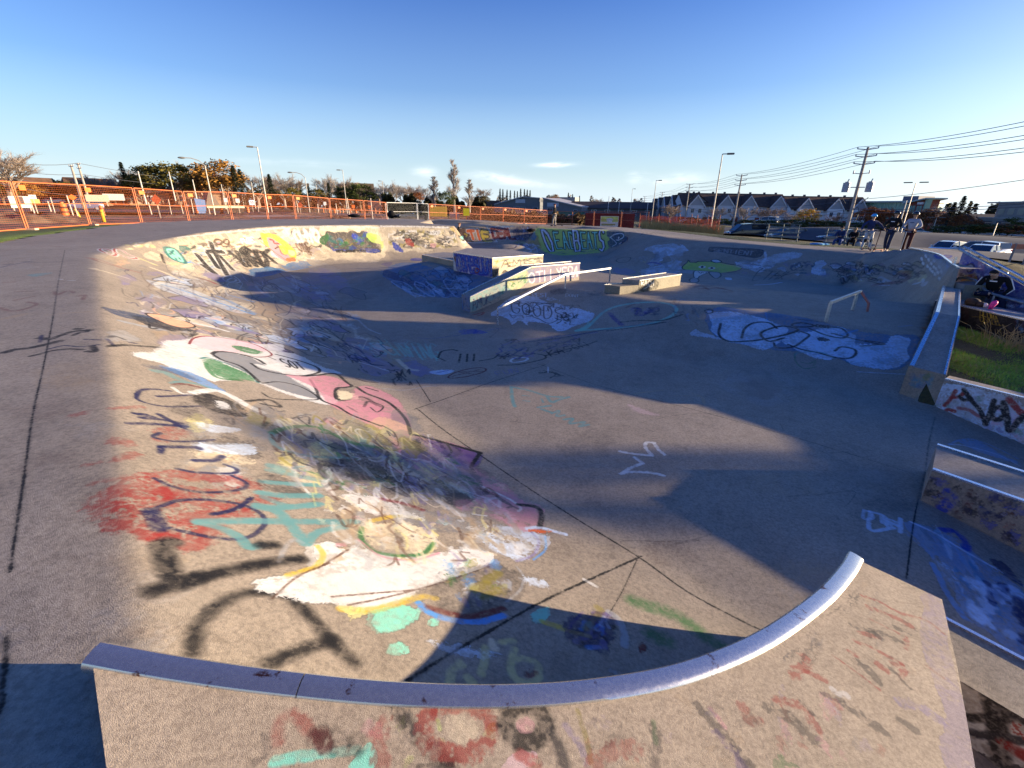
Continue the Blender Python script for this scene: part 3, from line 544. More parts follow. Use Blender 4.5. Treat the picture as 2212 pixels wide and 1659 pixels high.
    SCR('g', '180,450 310,450 210,540 330,540', 12, .03, ['bk', 'dk'], .7, 110, .3); ST('g', '160,560 280,570 400,550 470,545', .03, 'lg', .6); ST('g', '20,350 90,380 190,420', .03, 'lg', .5); ST('g', '60,555 130,575', .03, 'bk'); ST('g', '0,500 60,520 130,525', .03, 'bk', .7); SCR('b', '1560,80 2212,440 1700,200 2200,600', 40, .025, ['bk', 'dk', 'lg'], .45, 112, .06)
    ST('f', '1540,630 1650,620 1820,625', .07, 'bk', .5); ST('f', '1620,640 1700,632', .05, 'bk', .5); ST('f', '1600,690 1690,650', .03, 'lg', .3)
    # green oval + purple on plateau bank
    ST('g', '1350,200 1450,110 1580,70 1760,60 1860,90 1830,140 1700,185 1500,210 1340,220 1280,225', .09, 'mt', .55, closed=True); SCR('g', '1560,90 1760,80 1580,140 1760,130', 16, .08, ['pu', 'nb', 'vi'], .6, 120, .3); ST('g', '1480,125 1500,150 1545,190', .13, 'pu', .7); ST('g', '1540,175 1650,165 1780,165 1900,130', .05, 'bk', .7); ST('g', '1460,225 1620,205 1800,175', .05, 'bk', .6); ST('g', '1570,90 1620,70', .05, 'dr', .5); SCR('g', '1830,30 2000,60 1830,120 2000,200', 12, .04, ['cb', 'dr', 'sk', 'nb'], .4, 121, .3); SCR('g', '1280,100 1450,80 1360,200 1430,180', 14, .02, ['lg'], .4, 123, .2); FL('g', '1280,225 1340,185 1360,150 1350,215', 'mt', .4)
    # white panel on the front bank
    FL('h', '850,660 930,600 1010,575 1150,590 1200,620 1350,650 1480,690 1560,715 1530,760 1440,790 1320,840 1240,820 1210,790 1080,770 1060,795 1010,760 950,790 930,760 880,730 800,720', 'wb', .9, .06, .35); SCR('h', '850,610 1450,650 900,760 1400,790', 22, .028, ['bk', 'dk'], .85, 130, .2, 7); TX('h', 'GOODS', '930,620 1330,670 940,700 1330,760', .03, 'bk', .7)
    TX('h', 'REST', '1095,562 1210,560 1100,588 1210,590', .035, 'wb', .7); TX('h', "DONT", '1340,562 1440,572 1338,585 1440,592', .025, 'wh', .7); FL('h', '1230,540 1330,530 1330,565 1250,570', 'bk', .45); SCR('h', '1450,540 1640,545 1440,575 1640,580', 8, .03, ['bk'], .5, 133, .3); SCR('h', '1170,590 1290,590 1180,610 1300,620', 8, .025, ['wb'], .5, 134, .3); ST('h', '1450,478 1530,478', .03, 'bk', .7); ST('h', '670,720 700,712 745,700 735,715 700,727', .07, 'rd', .8)
    # blue bank left of the box
    FL('h', '0,420 100,350 240,340 400,390 520,395 640,420 800,440 740,520 640,560 560,590 380,590 200,560 60,470', 'cb', .75, .12, .5); BLB('h', '0,360 640,400 200,560 620,580', 36, ['cb', 'sb', 'db', 'tl', 'wb', 'nb'], .6, 140, .18, 'db', .03); SCR('h', '60,480 640,460 240,590 620,590', 26, .04, ['wb', 'nb', 'lg', 'db'], .7, 141, .2, 6); TX('h', 'ROLE', '60,480 560,470 240,590 620,580', .05, 'wb', .6); FL('h', '210,315 250,305 300,310 300,325 230,325', 'bl', .8)
    ST('h', '370,405 480,395 520,430', .03, 'nb'); FL('h', '0,350 80,335 60,370', 'pu', .5); ST('h', '740,480 850,460', .1, 'dr', .4); ST('h', '60,520 100,520', .05, 'lg', .4)
    # wedge mural on the bank right
    FL('i', '750,585 790,580 860,565 1000,585 1150,600 1300,620 1450,650 1500,660 1600,690 1750,720 1900,740 2080,745 2060,850 2010,930 1900,960 1700,930 1560,890 1350,850 1150,830 1000,800 850,770 780,700', 'cb', .7, .05, .35)
    FL('i', '770,595 830,600 920,595 1050,620 1150,650 1250,690 1260,740 1200,800 1120,835 1000,800 880,780 800,720 800,660', 'wb', .9, .06, .4); FL('i', '1240,790 1280,735 1400,720 1480,700 1600,690 1660,720 1700,740 1690,790 1860,800 1910,745 2030,770 2000,830 2010,900 1960,940 1850,955 1700,930 1560,880 1500,900 1350,850', 'wb', .92, .06, .4)
    FL('i', '660,740 690,705 740,725 800,745 860,775 780,760', 'wb', .6, .05, .5); ST('i', '850,670 840,740 900,780 1000,780 1100,770 1250,740 1330,710 1280,690 1200,690 1100,730 1150,780 1240,760', .055, 'bk', .85); ST('i', '980,760 1000,700 1060,665 1150,665 1200,700', .05, 'bk', .85); ST('i', '1270,800 1350,830 1450,850 1560,880 1650,885 1690,860 1680,830 1600,815 1560,840', .045, 'bk', .85); ST('i', '1400,700 1500,740 1600,760 1640,740 1600,700 1500,690', .045, 'bk', .8); ST('i', '1180,790 1200,820 1300,815 1370,770 1400,740 1350,720', .045, 'bk', .8); ST('i', '1540,730 1700,770 1850,800 1850,790 1750,775', .04, 'bk', .8); ST('i', '1720,810 1850,800', .035, 'bk', .7)
    ST('i', '1295,675 1350,665 1430,680 1400,690 1320,690', .05, 'bk', .85, closed=True); TX('i', 'COST', '1440,675 1530,685 1440,690 1530,700', .03, 'bk'); FL('i', '1450,755 1500,765 1520,775 1460,780', 'bk', .7); ST('i', '1600,740 1700,710', .06, 'sk', .6); ST('i', '1310,640 1480,660', .025, 'bk', .6)
    ST('i', '1310,860 1320,910 1370,950 1440,940', .03, 'gr', .7); ST('i', '1350,910 1400,920 1440,900 1430,930', .03, 'gr', .6); ST('i', '1310,870 1340,850 1480,850 1560,890', .04, 'tq', .6); ST('i', '1700,970 1990,985', .03, 'wb', .6); ST('i', '1130,600 1140,650', .03, 'sk', .5)
    ST('i', '750,590 790,580 800,600 770,605', .04, 'bk', .8, closed=True); ST('i', '1960,690 2040,680', .06, 'sb', .3)
    FL('K', '1560,640 1600,645 1560,650 1500,648', 'cc', .3)
    # red mark and others on plateau
    for p in ('290,430 400,425 560,430', '330,445 420,435 600,455', '380,460 500,455 620,460', '560,450 690,480', '620,490 690,490', '420,440 470,470'): ST('o', p, .12, 'dr', .6, wear=.5)
    SCR('K', '1400,555 1500,560 1400,580 1500,585', 3, .03, ['wb'], .4, 150, .3)
    # back bank, left part (white and purple clouds), alien, SENTIENT box
    FL('i', '375,210 430,185 520,175 600,180 640,215 560,240 500,260 470,300 400,300 440,240', 'wb', .7, .2, .6); FL('i', '350,340 450,310 560,280 620,300 600,340 540,380 460,395 380,370', 'wb', .6, .2, .8); BLB('i', '400,200 620,190 360,390 600,380', 22, ['wb', 'vi', 'gy', 'lg', 'cc'], .5, 160, .2, wear=.9); ST('i', '395,295 430,290 475,300', .16, 'pu', .6); ST('i', '200,275 240,258 290,260 270,285 220,290', .06, 'dk', .7, closed=True); SCR('i', '320,250 400,250 320,290 400,290', 6, .05, ['py', 'lg'], .6, 161, .3)
    FL('i', '175,345 200,320 230,330 270,325 325,350 280,365 210,360', 'vi', .7, .1); SCR('i', '340,350 480,360 350,380 470,385', 10, .05, ['wb', 'wh'], .7, 162, .3, 6)
    FL('i', '778,200 800,193 950,200 1110,212 1085,258 980,250 850,225 780,222', 'dk', .85, .03, .1); ST('i', '778,200 800,193 950,200 1110,212 1085,258 980,250 850,225 780,222', .05, 'nb', .8, closed=True); TX('i', 'SENTIENT', '805,203 1060,222 805,222 1050,246', .07, 'lg', .8)
    A = '610,320 640,290 650,275 665,290 720,285 800,285 850,290 900,300 960,310 985,325 940,345 860,355 780,345 700,340 630,335'
    FL('i', A, 'lgn', .9, .03, .15); ST('i', A, .06, 'bk', .85, closed=True); ST('i', '850,295 900,305 970,320 985,330 930,345 860,352', .05, 'pk', .8); FL('i', '585,350 640,335 700,345 690,360 620,355', 'lg', .9); FL('i', '685,345 740,345 770,350 720,375 710,388 685,385', 'wh', .9); ST('i', '685,345 740,345 775,352 720,375 710,388 685,385', .05, 'bk', .9, closed=True); ST('i', '708,345 725,358 735,350 750,358 765,350', .04, 'bk')
    FL('i', '655,400 670,388 700,388 715,402 700,414 665,412', 'lg', .95); ST('i', '655,400 670,388 700,388 715,402 700,414 665,412', .06, 'bk', .9, closed=True); FL('i', '780,350 840,352 850,375 820,390 790,370', 'lg', .9); ST('i', '780,350 840,352 850,375 820,390 790,370', .06, 'bk', .9, closed=True); FL('i', '790,280 805,272 830,272 855,285 820,292', 'wb', .9); ST('i', '790,280 805,272 830,272 855,285 820,292', .06, 'bk', .9, closed=True)
    for cx, cy in ((735, 318), (795, 325)): FL('i', f'{cx-24},{cy} {cx},{cy-9} {cx+24},{cy} {cx},{cy+9}', 'wh', .95, .01, 0); FL('i', f'{cx-10},{cy} {cx},{cy-7} {cx+9},{cy} {cx},{cy+6}', 'bk', .95, .005, 0)
    FL('i', '1040,290 1120,265 1230,230 1350,235 1340,260 1220,290 1150,330 1090,320', 'wb', .6, .2, .7); FL('i', '920,290 1000,300 1120,320 1100,350 1000,330', 'wb', .7, .12, .6); ST('i', '1125,225 1130,260 1105,300', .12, 'wb', .6); FL('i', '1410,350 1440,290 1500,275 1490,330 1490,370 1420,365', 'wb', .75, .1, .5); FL('i', '880,385 915,385 915,398 885,396', 'wb', .8, .04, .2)
    BLB('i', '930,270 1500,290 1000,370 1500,370', 40, ['wb', 'vi', 'gy', 'db', 'cc', 'dk'], .45, 170, .12, wear=.8); SCR('i', '1280,290 1440,280 1280,340 1420,340', 22, .05, ['bk', 'nb', 'db'], .7, 171, .2, 6); TX('i', 'ETHK', '1080,340 1330,350 1040,400 1240,395', .06, 'dk', .6); ST('i', '1000,330 1110,330 1090,320', .04, 'bk', .7); ST('i', '1060,430 1160,425 1230,413', .09, 'wb', .7)
    BLB('i', '1530,290 2100,300 1600,400 2150,440', 46, ['sb', 'vi', 'dr', 'db', 'wb', 'dk', 'ol', 'cb'], .5, 180, .12, 'dk', .03, wear=.7); SCR('i', '1540,300 2080,300 1640,400 2140,430', 20, .06, ['dr', 'sb', 'wb', 'py'], .5, 181, .15, 5); ST('i', '1960,350 2010,360 2010,400 1880,420 1800,430', .14, 'dr', .5); ST('i', '1960,345 2020,350 2045,370', .1, 'ye', .4); ST('i', '1790,430 1900,432', .04, 'wb', .5)
    # DEADBEATS wall
    FL('n', '345,160 700,165 1250,175 1420,185 1480,230 1420,330 1290,395 1180,450 900,480 640,490 440,440 380,320', 'lgn', .85, .2, .2)
    FL('n', '1250,180 1420,185 1490,250 1460,320 1380,370 1290,390 1250,300', 'db', .9, .2, .2); BLB('n', '520,440 1240,400 560,490 1240,440', 22, ['sb', 'gy', 'db', 'lg'], .5, 190, .12, wear=.7)
    L8 = 'DEADBEATS'; x0 = [420, 560, 660, 750, 810, 900, 970, 1050, 1130]; 
    for i, ch in enumerate(L8):
        cx = x0[i] + 30; wd = 62 if ch in 'DB' and i in (0, 4) else 55; big = i in (0, 4, 8)
        t, bt = (178, 440) if big else (205, 410); sh = (110 if i == 0 else 60 - i*6)
        qd = f'{cx-wd/2},{t} {cx+wd/2},{t+3} {cx-wd/2+sh},{bt} {cx+wd/2+sh},{bt-6}'
        TX('n', ch, qd, .22 if big else .18, 'bk', .95, 0., smooth=False, wear=.1); TX('n', ch, qd, .12 if big else .09, 'wb' if big else 'mt', .95, 0., smooth=False, wear=.1)
    ST('n', '1270,270 1330,230 1420,220 1440,260 1380,300 1350,300', .07, 'wh', .9); ST('n', '1300,380 1350,340 1280,270', .06, 'wh', .8); FL('n', '1365,265 1385,265 1375,295', 'wh', .95); ST('n', '1400,330 1480,320 1490,270', .06, 'dr', .7); ST('n', '1385,350 1410,330', .06, 'wh', .8)
    ST('n', '1650,240 1700,210 1760,225 1830,205 1900,220 2000,215 2200,235', .1, 'bk', .6); ST('n', '1640,235 1660,180', .05, 'lg', .4); SCR('n', '1660,200 2000,215 1660,240 2000,240', 10, .06, ['bk', 'nb', 'gy'], .6, 195, .2)
    ST('n', '340,158 700,162 1250,170 1600,178 1900,195 2212,215', .10, 'lg', .5)
    # mound and divider
    FL('n', '255,305 330,190 350,200 400,330 430,400 370,380', 'ol', .6, .15); FL('n', '290,260 340,165 350,240 330,310', 'cb', .8, .1); BLB('n', '20,330 360,330 60,400 430,450', 30, ['wb', 'sb', 'tn', 'lg', 'nb'], .6, 198, .15, wear=.5); FL('n', '60,335 120,318 240,318 330,330 250,345 120,350', 'ol', .5, .15, .3); ST('n', '0,410 80,400 110,370', .1, 'nb', .8); SCR('n', '120,340 380,360 150,450 400,450', 20, .07, ['wb', 'sb', 'gy'], .7, 199, .2)
    # back wall: orange letters
    FL('m', '900,135 1320,130 1350,200 1420,330 1160,345 1010,330 940,230', 'tn', .8, .15, .3); FL('m', '970,190 1030,150 1080,190 1100,260 1060,300 1000,290', 'br', .85, .1); FL('m', '980,250 1150,270 1150,325 1010,310', 'dk', .85, .1); TX('m', 'TI', '1075,190 1240,180 1110,290 1270,300', .3, 'wh', .95, .1, smooth=False, wear=.1); TX('m', 'TI', '1075,190 1240,180 1110,290 1270,300', .2, 'og', .95, .1, smooth=False, wear=.1)
    TX('m', 'E', '1250,200 1330,205 1290,310 1380,320', .34, 'bk', .95, .1, wear=.1); TX('m', 'E', '1250,200 1330,205 1290,310 1380,320', .24, 'ye', .95, .1, wear=.1); ST('m', '1005,325 1160,335 1300,330 1440,322', .09, 'wh', .9); ST('m', '1320,130 1370,220 1450,325', .09, 'wh', .9); FL('m', '860,150 900,150 920,210 880,190', 'ye', .9, .05); ST('m', '1040,225 1070,235 1060,260', .1, 'ye', .8); FL('m', '990,250 1020,250 1020,285 995,285', 'mt', .9, .05, .1)
    FL('m', '1340,125 1900,125 1910,200 1830,300 1480,290 1380,210', 'db', .55, .15, .4); TX('m', 'DEAL', '1375,165 1640,165 1400,270 1680,285', .3, 'wh', .95, .05); TX('m', 'DEAL', '1375,165 1640,165 1400,270 1680,285', .23, 'dr', .95, .05); FL('m', '1660,150 1880,140 1900,190 1820,300 1680,290', 'nb', .85, .15); SCR('m', '1660,150 1880,150 1680,290 1830,290', 16, .08, ['sb', 'bk', 'db', 'gy'], .7, 203, .2); FL('m', '1350,140 1560,120 1660,130 1500,160', 'cb', .5, .1)
    # left back wall (quarter) - cream, scripts
    FL('f', '-200,330 0,215 500,160 1000,110 1500,85 2212,90 2212,460 1700,450 1400,470 900,540 400,620 100,640 -100,560', 'cr', .5, .3, .6)
    BLB('f', '-150,330 1600,110 -50,560 1500,460', 110, ['cr', 'tn', 'cc', 'lg', 'vi', 'sb', 'py', 'pe', 'gy'], .6, 210, .09, wear=.5, asp=.8); SCR('f', '-100,300 1500,130 -100,520 1400,460', 110, .04, ['dk', 'bk', 'wh', 'br', 'lg', 'tl', 'bk', 'sk'], .75, 211, .06, 5); SCR('f', '-50,260 1600,120 -50,420 1500,300', 50, .07, ['dk', 'gy', 'vi', 'br', 'tn', 'wh'], .6, 741, .05, 4)
    FL('a', '1430,285 1480,275 1540,300 1600,370 1615,410 1560,400 1480,360', 'mt', .95, .05, .1); ST('a', '1430,285 1480,275 1540,300 1600,370 1615,410 1560,400 1480,360', .09, 'tl', .9, closed=True); ST('a', '1475,305 1515,335', .06, 'tl'); ST('a', '1510,300 1480,335', .06, 'tl'); ST('a', '1530,370 1540,385', .06, 'tl'); ST('a', '1560,365 1570,380', .06, 'tl'); FL('a', '1560,260 1640,270 1650,300 1600,315 1565,300', 'tl', .85); ST('a', '1405,335 1430,410', .07, 'bk'); SCR('a', '1090,240 1320,220 1100,290 1340,270', 14, .07, ['cr', 'py', 'wh'], .7, 212, .2, 5)
    for p in ('360,270 400,370 540,620', '210,395 300,500 410,600', '270,510 400,600', '330,360 490,365', '450,400 600,560', '330,380 440,540'): ST('f', p, .26, 'wh', .9); 
    for p in ('360,270 400,370 540,620', '210,395 300,500 410,600', '270,510 400,600', '330,360 490,365', '450,400 600,560', '330,380 440,540'): ST('f', p, .17, 'bk', .95)
    ST('f', '560,660 600,650 640,670 600,690 540,680', .05, 'wh', .9, closed=True); ST('f', '500,640 600,625 680,690 580,700 500,670', .05, 'wh', .9, closed=True); FL('f', '260,600 400,600 520,660 480,690 360,660', 'vi', .7, .1); ST('f', '260,660 340,680 420,715', .12, 'rd', .8)
    ST('f', '400,260 420,230 470,240 480,270 440,285', .06, 'br', .9, closed=True); ST('f', '500,265 520,230 555,240 550,280', .06, 'br', .9, closed=True); FL('f', '420,250 460,250 460,270 430,270', 'pk', .8, .02)
    TX('f', 'FUZE', '680,230 820,205 700,275 830,265', .06, 'wh', .95); ST('f', '690,350 730,320 780,340 760,370 710,370', .13, 'bk', .9, closed=True)
    TX('f', 'YARD', '560,370 930,360 700,520 1000,510', .2, 'bk', .9, .15); ST('f', '940,380 1060,480', .2, 'bk', .9); ST('f', '930,370 1000,340 960,400 1060,470', .08, 'bk'); FL('f', '1010,350 1060,370 1110,420 1040,420', 'wh', .95, .05)
    FL('f', '900,180 960,155 1040,160 1120,210 1220,290 1290,380 1270,440 1180,420 1060,340 950,290', 'ye', .95, .06, .05); FL('f', '960,210 1030,215 1080,250 1130,290 1190,380 1240,470 1160,460 1060,400 1010,330', 'pk', .95, .05, .05); ST('f', '1000,230 1040,240 1050,270 1100,275', .06, 'rd', .8); ST('f', '1080,290 1110,330 1130,380 1180,400', .05, 'rd', .8); ST('f', '1060,330 1100,310 1150,320', .05, 'bk', .8); FL('f', '1190,340 1260,350 1280,400 1220,400', 'py', .95, .04, .05); FL('f', '1100,300 1150,290 1200,370 1150,390', 'ye', .95, .03, .05); FL('f', '1180,430 1260,420 1280,460 1200,470', 'og', .9, .05, .05); ST('f', '900,250 1000,330 1200,470', .05, 'og', .7)
    TX('f', 'OHYO', '1240,140 1520,120 1300,260 1560,250', .14, 'wh', .85, .1); FL('f', '1130,130 1200,110 1230,160 1180,190', 'cr', .9, .04, .1); TX('f', 'CONE', '1270,280 1420,270 1330,360 1460,370', .08, 'br', .8); SCR('f', '1280,300 1560,270 1330,440 1600,440', 14, .05, ['br', 'bk', 'tn', 'wh'], .7, 214, .2)
    FL('f', '800,560 1000,530 1160,570 900,640 780,610', 'cb', .8, .1, .2); FL('f', '1150,500 1400,470 1420,540 1200,560', 'cb', .7, .1, .3); ST('f', '900,640 1100,590 1400,540', .06, 'sb', .7)
    # green painted panel (plain leafy shapes)
    FL('f', '1530,235 1640,140 1900,130 2050,160 2200,240 2212,340 2140,380 2000,350 1800,370 1700,350 1600,290', 'dk', .85, .1, .1); BLB('f', '1640,150 2160,160 1640,340 2160,340', 30, ['gr', 'tl', 'ol', 'dk', 'bl', 'cb'], .8, 216, .15, wear=.2); FL('f', '1530,235 1620,160 1640,200 1600,290', 'gr', .7, .05); FL('f', '2060,180 2120,160 2200,200 2212,280 2120,260 2070,220', 'lgn', .9, .06, .1); FL('f', '1640,240 1700,330 1850,340 1700,360', 'bl', .8, .06); FL('f', '1950,340 2160,330 2180,370 2050,370', 'bl', .7, .06)
    FL('f', '1570,105 2000,100 2010,140 1640,145', 'cr', .8, .08, .2); TX('f', 'WET MONSTERS', '1720,348 2050,345 1720,368 2050,368', .05, 'bk', .9)
    # script wall right part
    FL('m', '0,140 500,135 860,150 960,260 1080,390 700,400 560,450 300,450 0,430', 'cr', .5, .2, .4); SCR('m', '90,190 900,190 120,440 960,380', 60, .1, ['dk', 'gy', 'ol'], .6, 220, .12, 5); SCR('m', '90,190 900,190 120,440 960,380', 46, .06, ['wh', 'cr'], .9, 221, .12, 5); SCR('m', '90,190 900,190 120,440 960,380', 40, .04, ['bk', 'dk'], .85, 222, .12, 5)
    FL('m', '130,320 180,340 250,400 270,450 190,430 140,380', 'bl', .9, .1, .1); FL('m', '300,285 370,290 410,350 390,380 330,360', 'rd', .85, .1, .2); FL('m', '620,340 690,350 680,400 630,390', 'pk', .7, .08); TX('m', 'VSOP', '610,190 740,190 610,230 740,235', .06, 'wh', .9); FL('m', '0,320 40,330 20,400 0,400', 'lgn', .6, .1); ST('m', '0,128 400,130 840,145', .07, 'wh', .8)
    FL('m', '640,100 1320,100 1320,128 880,130', 'lg', .5, .05, .2)
    ST('f', '0,205 500,150 900,120 1400,90 2212,92', .07, 'wh', .55)
    # right ledge-side floor
    FL('j', '1040,330 1080,330 1250,700 1400,800 1620,1000 1620,560 1400,380 1200,200 900,90 870,150', 'sb', .35, .05, .8); BLB('j', '900,110 1300,250 1150,600 1600,900', 40, ['wb', 'sb', 'gy', 'cb', 'lg'], .4, 230, .14, wear=1.); ST('j', '1040,360 1070,420 1140,560 1240,700', .05, 'sb', .6); ST('j', '900,90 1050,160 1250,280 1500,420 1620,500', .03, 'wb', .6); ST('j', '1100,140 1180,150 1250,220 1250,260', .07, 'bl', .7); FL('j', '1390,325 1480,350 1560,420 1620,500 1500,430', 'nb', .85, .02); SCR('j', '1250,450 1600,520 1300,700 1620,860', 18, .06, ['wb', 'wb', 'nb'], .6, 231, .25); TX('j', 'DIR', '590,10 830,100 580,60 850,130', .035, 'wb', .5)
    ST('k', '960,830 1050,790 1150,780 1250,800 1400,860 1600,960', .03, 'sb', .6); FL('k', '1050,800 1200,790 1350,850 1500,950 1630,1010 1450,970 1200,880', 'sb', .5, .04, .5); ST('k', '960,830 1100,840 1400,920 1620,1030', .025, 'wb', .5)
    # quarter corner, right back (bubbles) and heart on its deck
    for i, (x, y) in enumerate(((545, 330), (590, 300), (560, 380), (620, 340), (610, 410), (650, 380), (640, 440), (680, 420), (660, 470), (700, 440), (690, 500), (735, 420), (720, 480), (740, 540), (680, 350), (760, 470))):
        FL('l', f'{x-18},{y} {x-5},{y-24} {x+16},{y-12} {x+18},{y+14} {x},{y+24}', 'wh', 1., .01, 0); ST('l', f'{x-18},{y} {x-5},{y-24} {x+16},{y-12} {x+18},{y+14} {x},{y+24}', .02, 'gy', .5, closed=True)
    ST('l', '490,222 600,265 700,330 770,400 800,460 795,500', .09, 'lg', .7); FL('l', '690,285 740,278 775,300 810,285 870,295 840,320 770,325 720,310', 'pu', .8, .02); FL('l', '690,285 740,278 770,300 760,322 720,310', 'pk', .8, .02); ST('l', '690,285 740,278 775,300 810,285 870,295 840,320 770,325 720,310', .06, 'bl', .9, closed=True); FL('l', '800,340 900,330 920,380 840,410', 'sb', .5, .05, .6)
    ST('m', '560,455 900,470', .03, 'lg', .2)
# ------------------------------------------------------------------ skatepark concrete mesh
def grade(pts):
    out = []
    for (a, b, s) in pts: out += list(np.arange(a, b, s))
    out.append(pts[-1][1]); return np.array(out)
def build_park():
    paint_surface()
    im1 = NEAR.image(); im2 = FAR.image()
    m = concrete('park_concrete', [(im2, FAR.x0, FAR.x0+FAR.w*FAR.res, FAR.y0, FAR.y0+FAR.h*FAR.res), (im1, NEAR.x0, NEAR.x0+NEAR.w*NEAR.res, NEAR.y0, NEAR.y0+NEAR.h*NEAR.res)], base=(.335,.285,.225))
    # near layer must replace the coarse one: cut the coarse layer by the near rectangle
    X = grade([(-19, -14, .25), (-14, -5, .11), (-5, 9, .06), (9, 20, .12)])
    Y = grade([(-3, 9, .06), (9, 20, .10), (20, 44, .13)])
    XX, YY = np.meshgrid(X, Y); H = hloc(XX, YY); H = np.where((~inside(RIM, XX, YY)) & (XX > 6.9) & (XX < 12.1) & (YY < 13.0) & ((XX-6.95)*5.57 - (YY-7.2)*5.05 > -4), np.minimum(H, -.9), H); dC = np.minimum(segd(XX, YY, (6.9, 7.15), (8.55, 8.86))[0], segd(XX, YY, (8.55, 8.86), (11.95, 12.55))[0]); H = np.where(dC < .2, np.minimum(H, -.95), H); Z = H + g(XX, YY)
    ny, nx = XX.shape
    co = np.stack([XX.ravel(), YY.ravel(), Z.ravel()], 1).astype(np.float32)
    i, j = np.meshgrid(np.arange(nx-1), np.arange(ny-1)); v0 = (j*nx+i).ravel()
    F4 = np.stack([v0, v0+1, v0+nx+1, v0+nx], 1)
    cx = (XX[:-1, :-1] + XX[1:, 1:]).ravel()/2; cy = (YY[:-1, :-1] + YY[1:, 1:]).ravel()/2
    OUT = np.array([(-3,-3),(-5.2,-3),(-15.9,13.2),(-17.7,17.6),(-18.6,24),(-17.6,30),(-13,36.5),(-8,40),(-6,43.5),(12,43.8),(13.4,37),(14.4,30.4),(16.7,27.2),(20.5,24.6),(19.4,21.8),(18.2,19),(15.6,16.1),(13.5,14.35),(12.9,12.9),(12.25,12.7),(12.1,12.6),(8.6,8.85),(6.98,7.18),(7.25,6.75),(9.6,3.2),(12.3,-3)])
    keep = inside(OUT, cx, cy); keep &= ~inside(PLATFORM_IN, cx, cy)
    F4 = F4[keep]
    used = np.unique(F4); remap = -np.ones(len(co), int); remap[used] = np.arange(len(used)); co = co[used]; F4 = remap[F4]
    me = bpy.data.meshes.new('skate_bowl_floor'); me.vertices.add(len(co)); me.vertices.foreach_set('co', co.ravel())
    me.loops.add(F4.size); me.loops.foreach_set('vertex_index', F4.ravel().astype(np.int32))
    me.polygons.add(len(F4)); me.polygons.foreach_set('loop_start', np.arange(0, F4.size, 4, dtype=np.int32)); me.polygons.foreach_set('loop_total', np.full(len(F4), 4, np.int32))
    me.update(calc_edges=True); me.validate(); me.materials.append(m); me.shade_smooth()
    o = bpy.data.objects.new('skatepark_ground', me); COL.objects.link(o); tag(o, kind='structure')
    return o, OUT
# platform outline (local plane h = .12)
HP = 0.
def hpl(x): return -.13 - .152*x            # top plane of the tilted platform
def PP(px, py):
    d = ray(px, py); t = -(HC + .13)/(d[2] - (GA-.152)*d[0] - GB*d[1]); return np.array((d[0]*t, d[1]*t))
copn = cr([PP(*p) for p in [(222,1392),(400,1424),(600,1452),(850,1477),(1100,1483),(1300,1468),(1480,1432),(1640,1366),(1760,1283),(1815,1225),(1834,1194)]], 6)
PLATFORM = [tuple(p) for p in copn] + [tuple(PP(*p)) for p in [(1850,1208),(1940,1250),(2035,1295),(2068,1440),(2107,1659)]] + [(1.85,.3),(1.7,-1.2),(-.9,-1.2),(-1.0,.4),tuple(PP(230,1659)),tuple(PP(200,1432))]
PLATFORM_IN = np.array([(0.9*x + .1*.2, .9*y + .1*.3) for x, y in PLATFORM])
def pprism(mb, poly, top, bot, side_mat=None, top_mat=None, uv=None):
    n = len(poly); vs = [(x, y, g(x, y) + (bot(x, y) if callable(bot) else bot)) for x, y in poly] + [(x, y, g(x, y) + (top(x, y) if callable(top) else top)) for x, y in poly]
    if side_mat: mb.mat(side_mat)
    mb.add(vs, [(i, (i+1) % n, n+(i+1) % n, n+i) for i in range(n)] + [tuple(range(n-1, -1, -1))])
    if top_mat: mb.mat(top_mat)
    mb.add(vs[n:], [tuple(range(n))])
def wall_canvas(name, A, d, s0, s1, h0, h1, res=.008):
    c = Canvas(name, s0, s1, h0, h1, res, onpl(A, d), .35); c.A = A; c.d = d; return c
def painted_panel(c, obj, face_mat):
    """give the faces of obj that lie on the canvas plane their own paint material (uv = metres on the wall)"""
    me = obj.data
    if not me.uv_layers: me.uv_layers.new(name='paint')
    uv = me.uv_layers['paint'] if 'paint' in me.uv_layers else me.uv_layers[0]
    me.materials.append(face_mat); idx = len(me.materials)-1
    nrm = Vector((c.d[1], -c.d[0], 0)).normalized(); hit = 0
    for p in me.polygons:
        cen = obj.matrix_world.to_translation() + p.center if False else Vector(obj.location) + p.center
        if obj.parent: cen = cen + obj.parent.location
        off = (cen.x-c.A[0])*nrm.x + (cen.y-c.A[1])*nrm.y
        if abs(off) < .03 and abs(p.normal.x*nrm.x + p.normal.y*nrm.y) > .9:
            p.material_index = idx; hit += 1
            for li in p.loop_indices:
                v = me.vertices[me.loops[li].vertex_index].co + Vector(obj.location)
                if obj.parent: v = v + obj.parent.location
                s = (v.x-c.A[0])*c.d[0] + (v.y-c.A[1])*c.d[1]; h = v.z - g(v.x, v.y)
                uv.data[li].uv = ((s-c.x0)/(c.w*c.res), (h-c.y0)/(c.h*c.res))
    if not hit: print('NO PANEL', c.name)
def unit(a, b):
    v = np.array(b, float)-np.array(a, float); return v/np.linalg.norm(v)
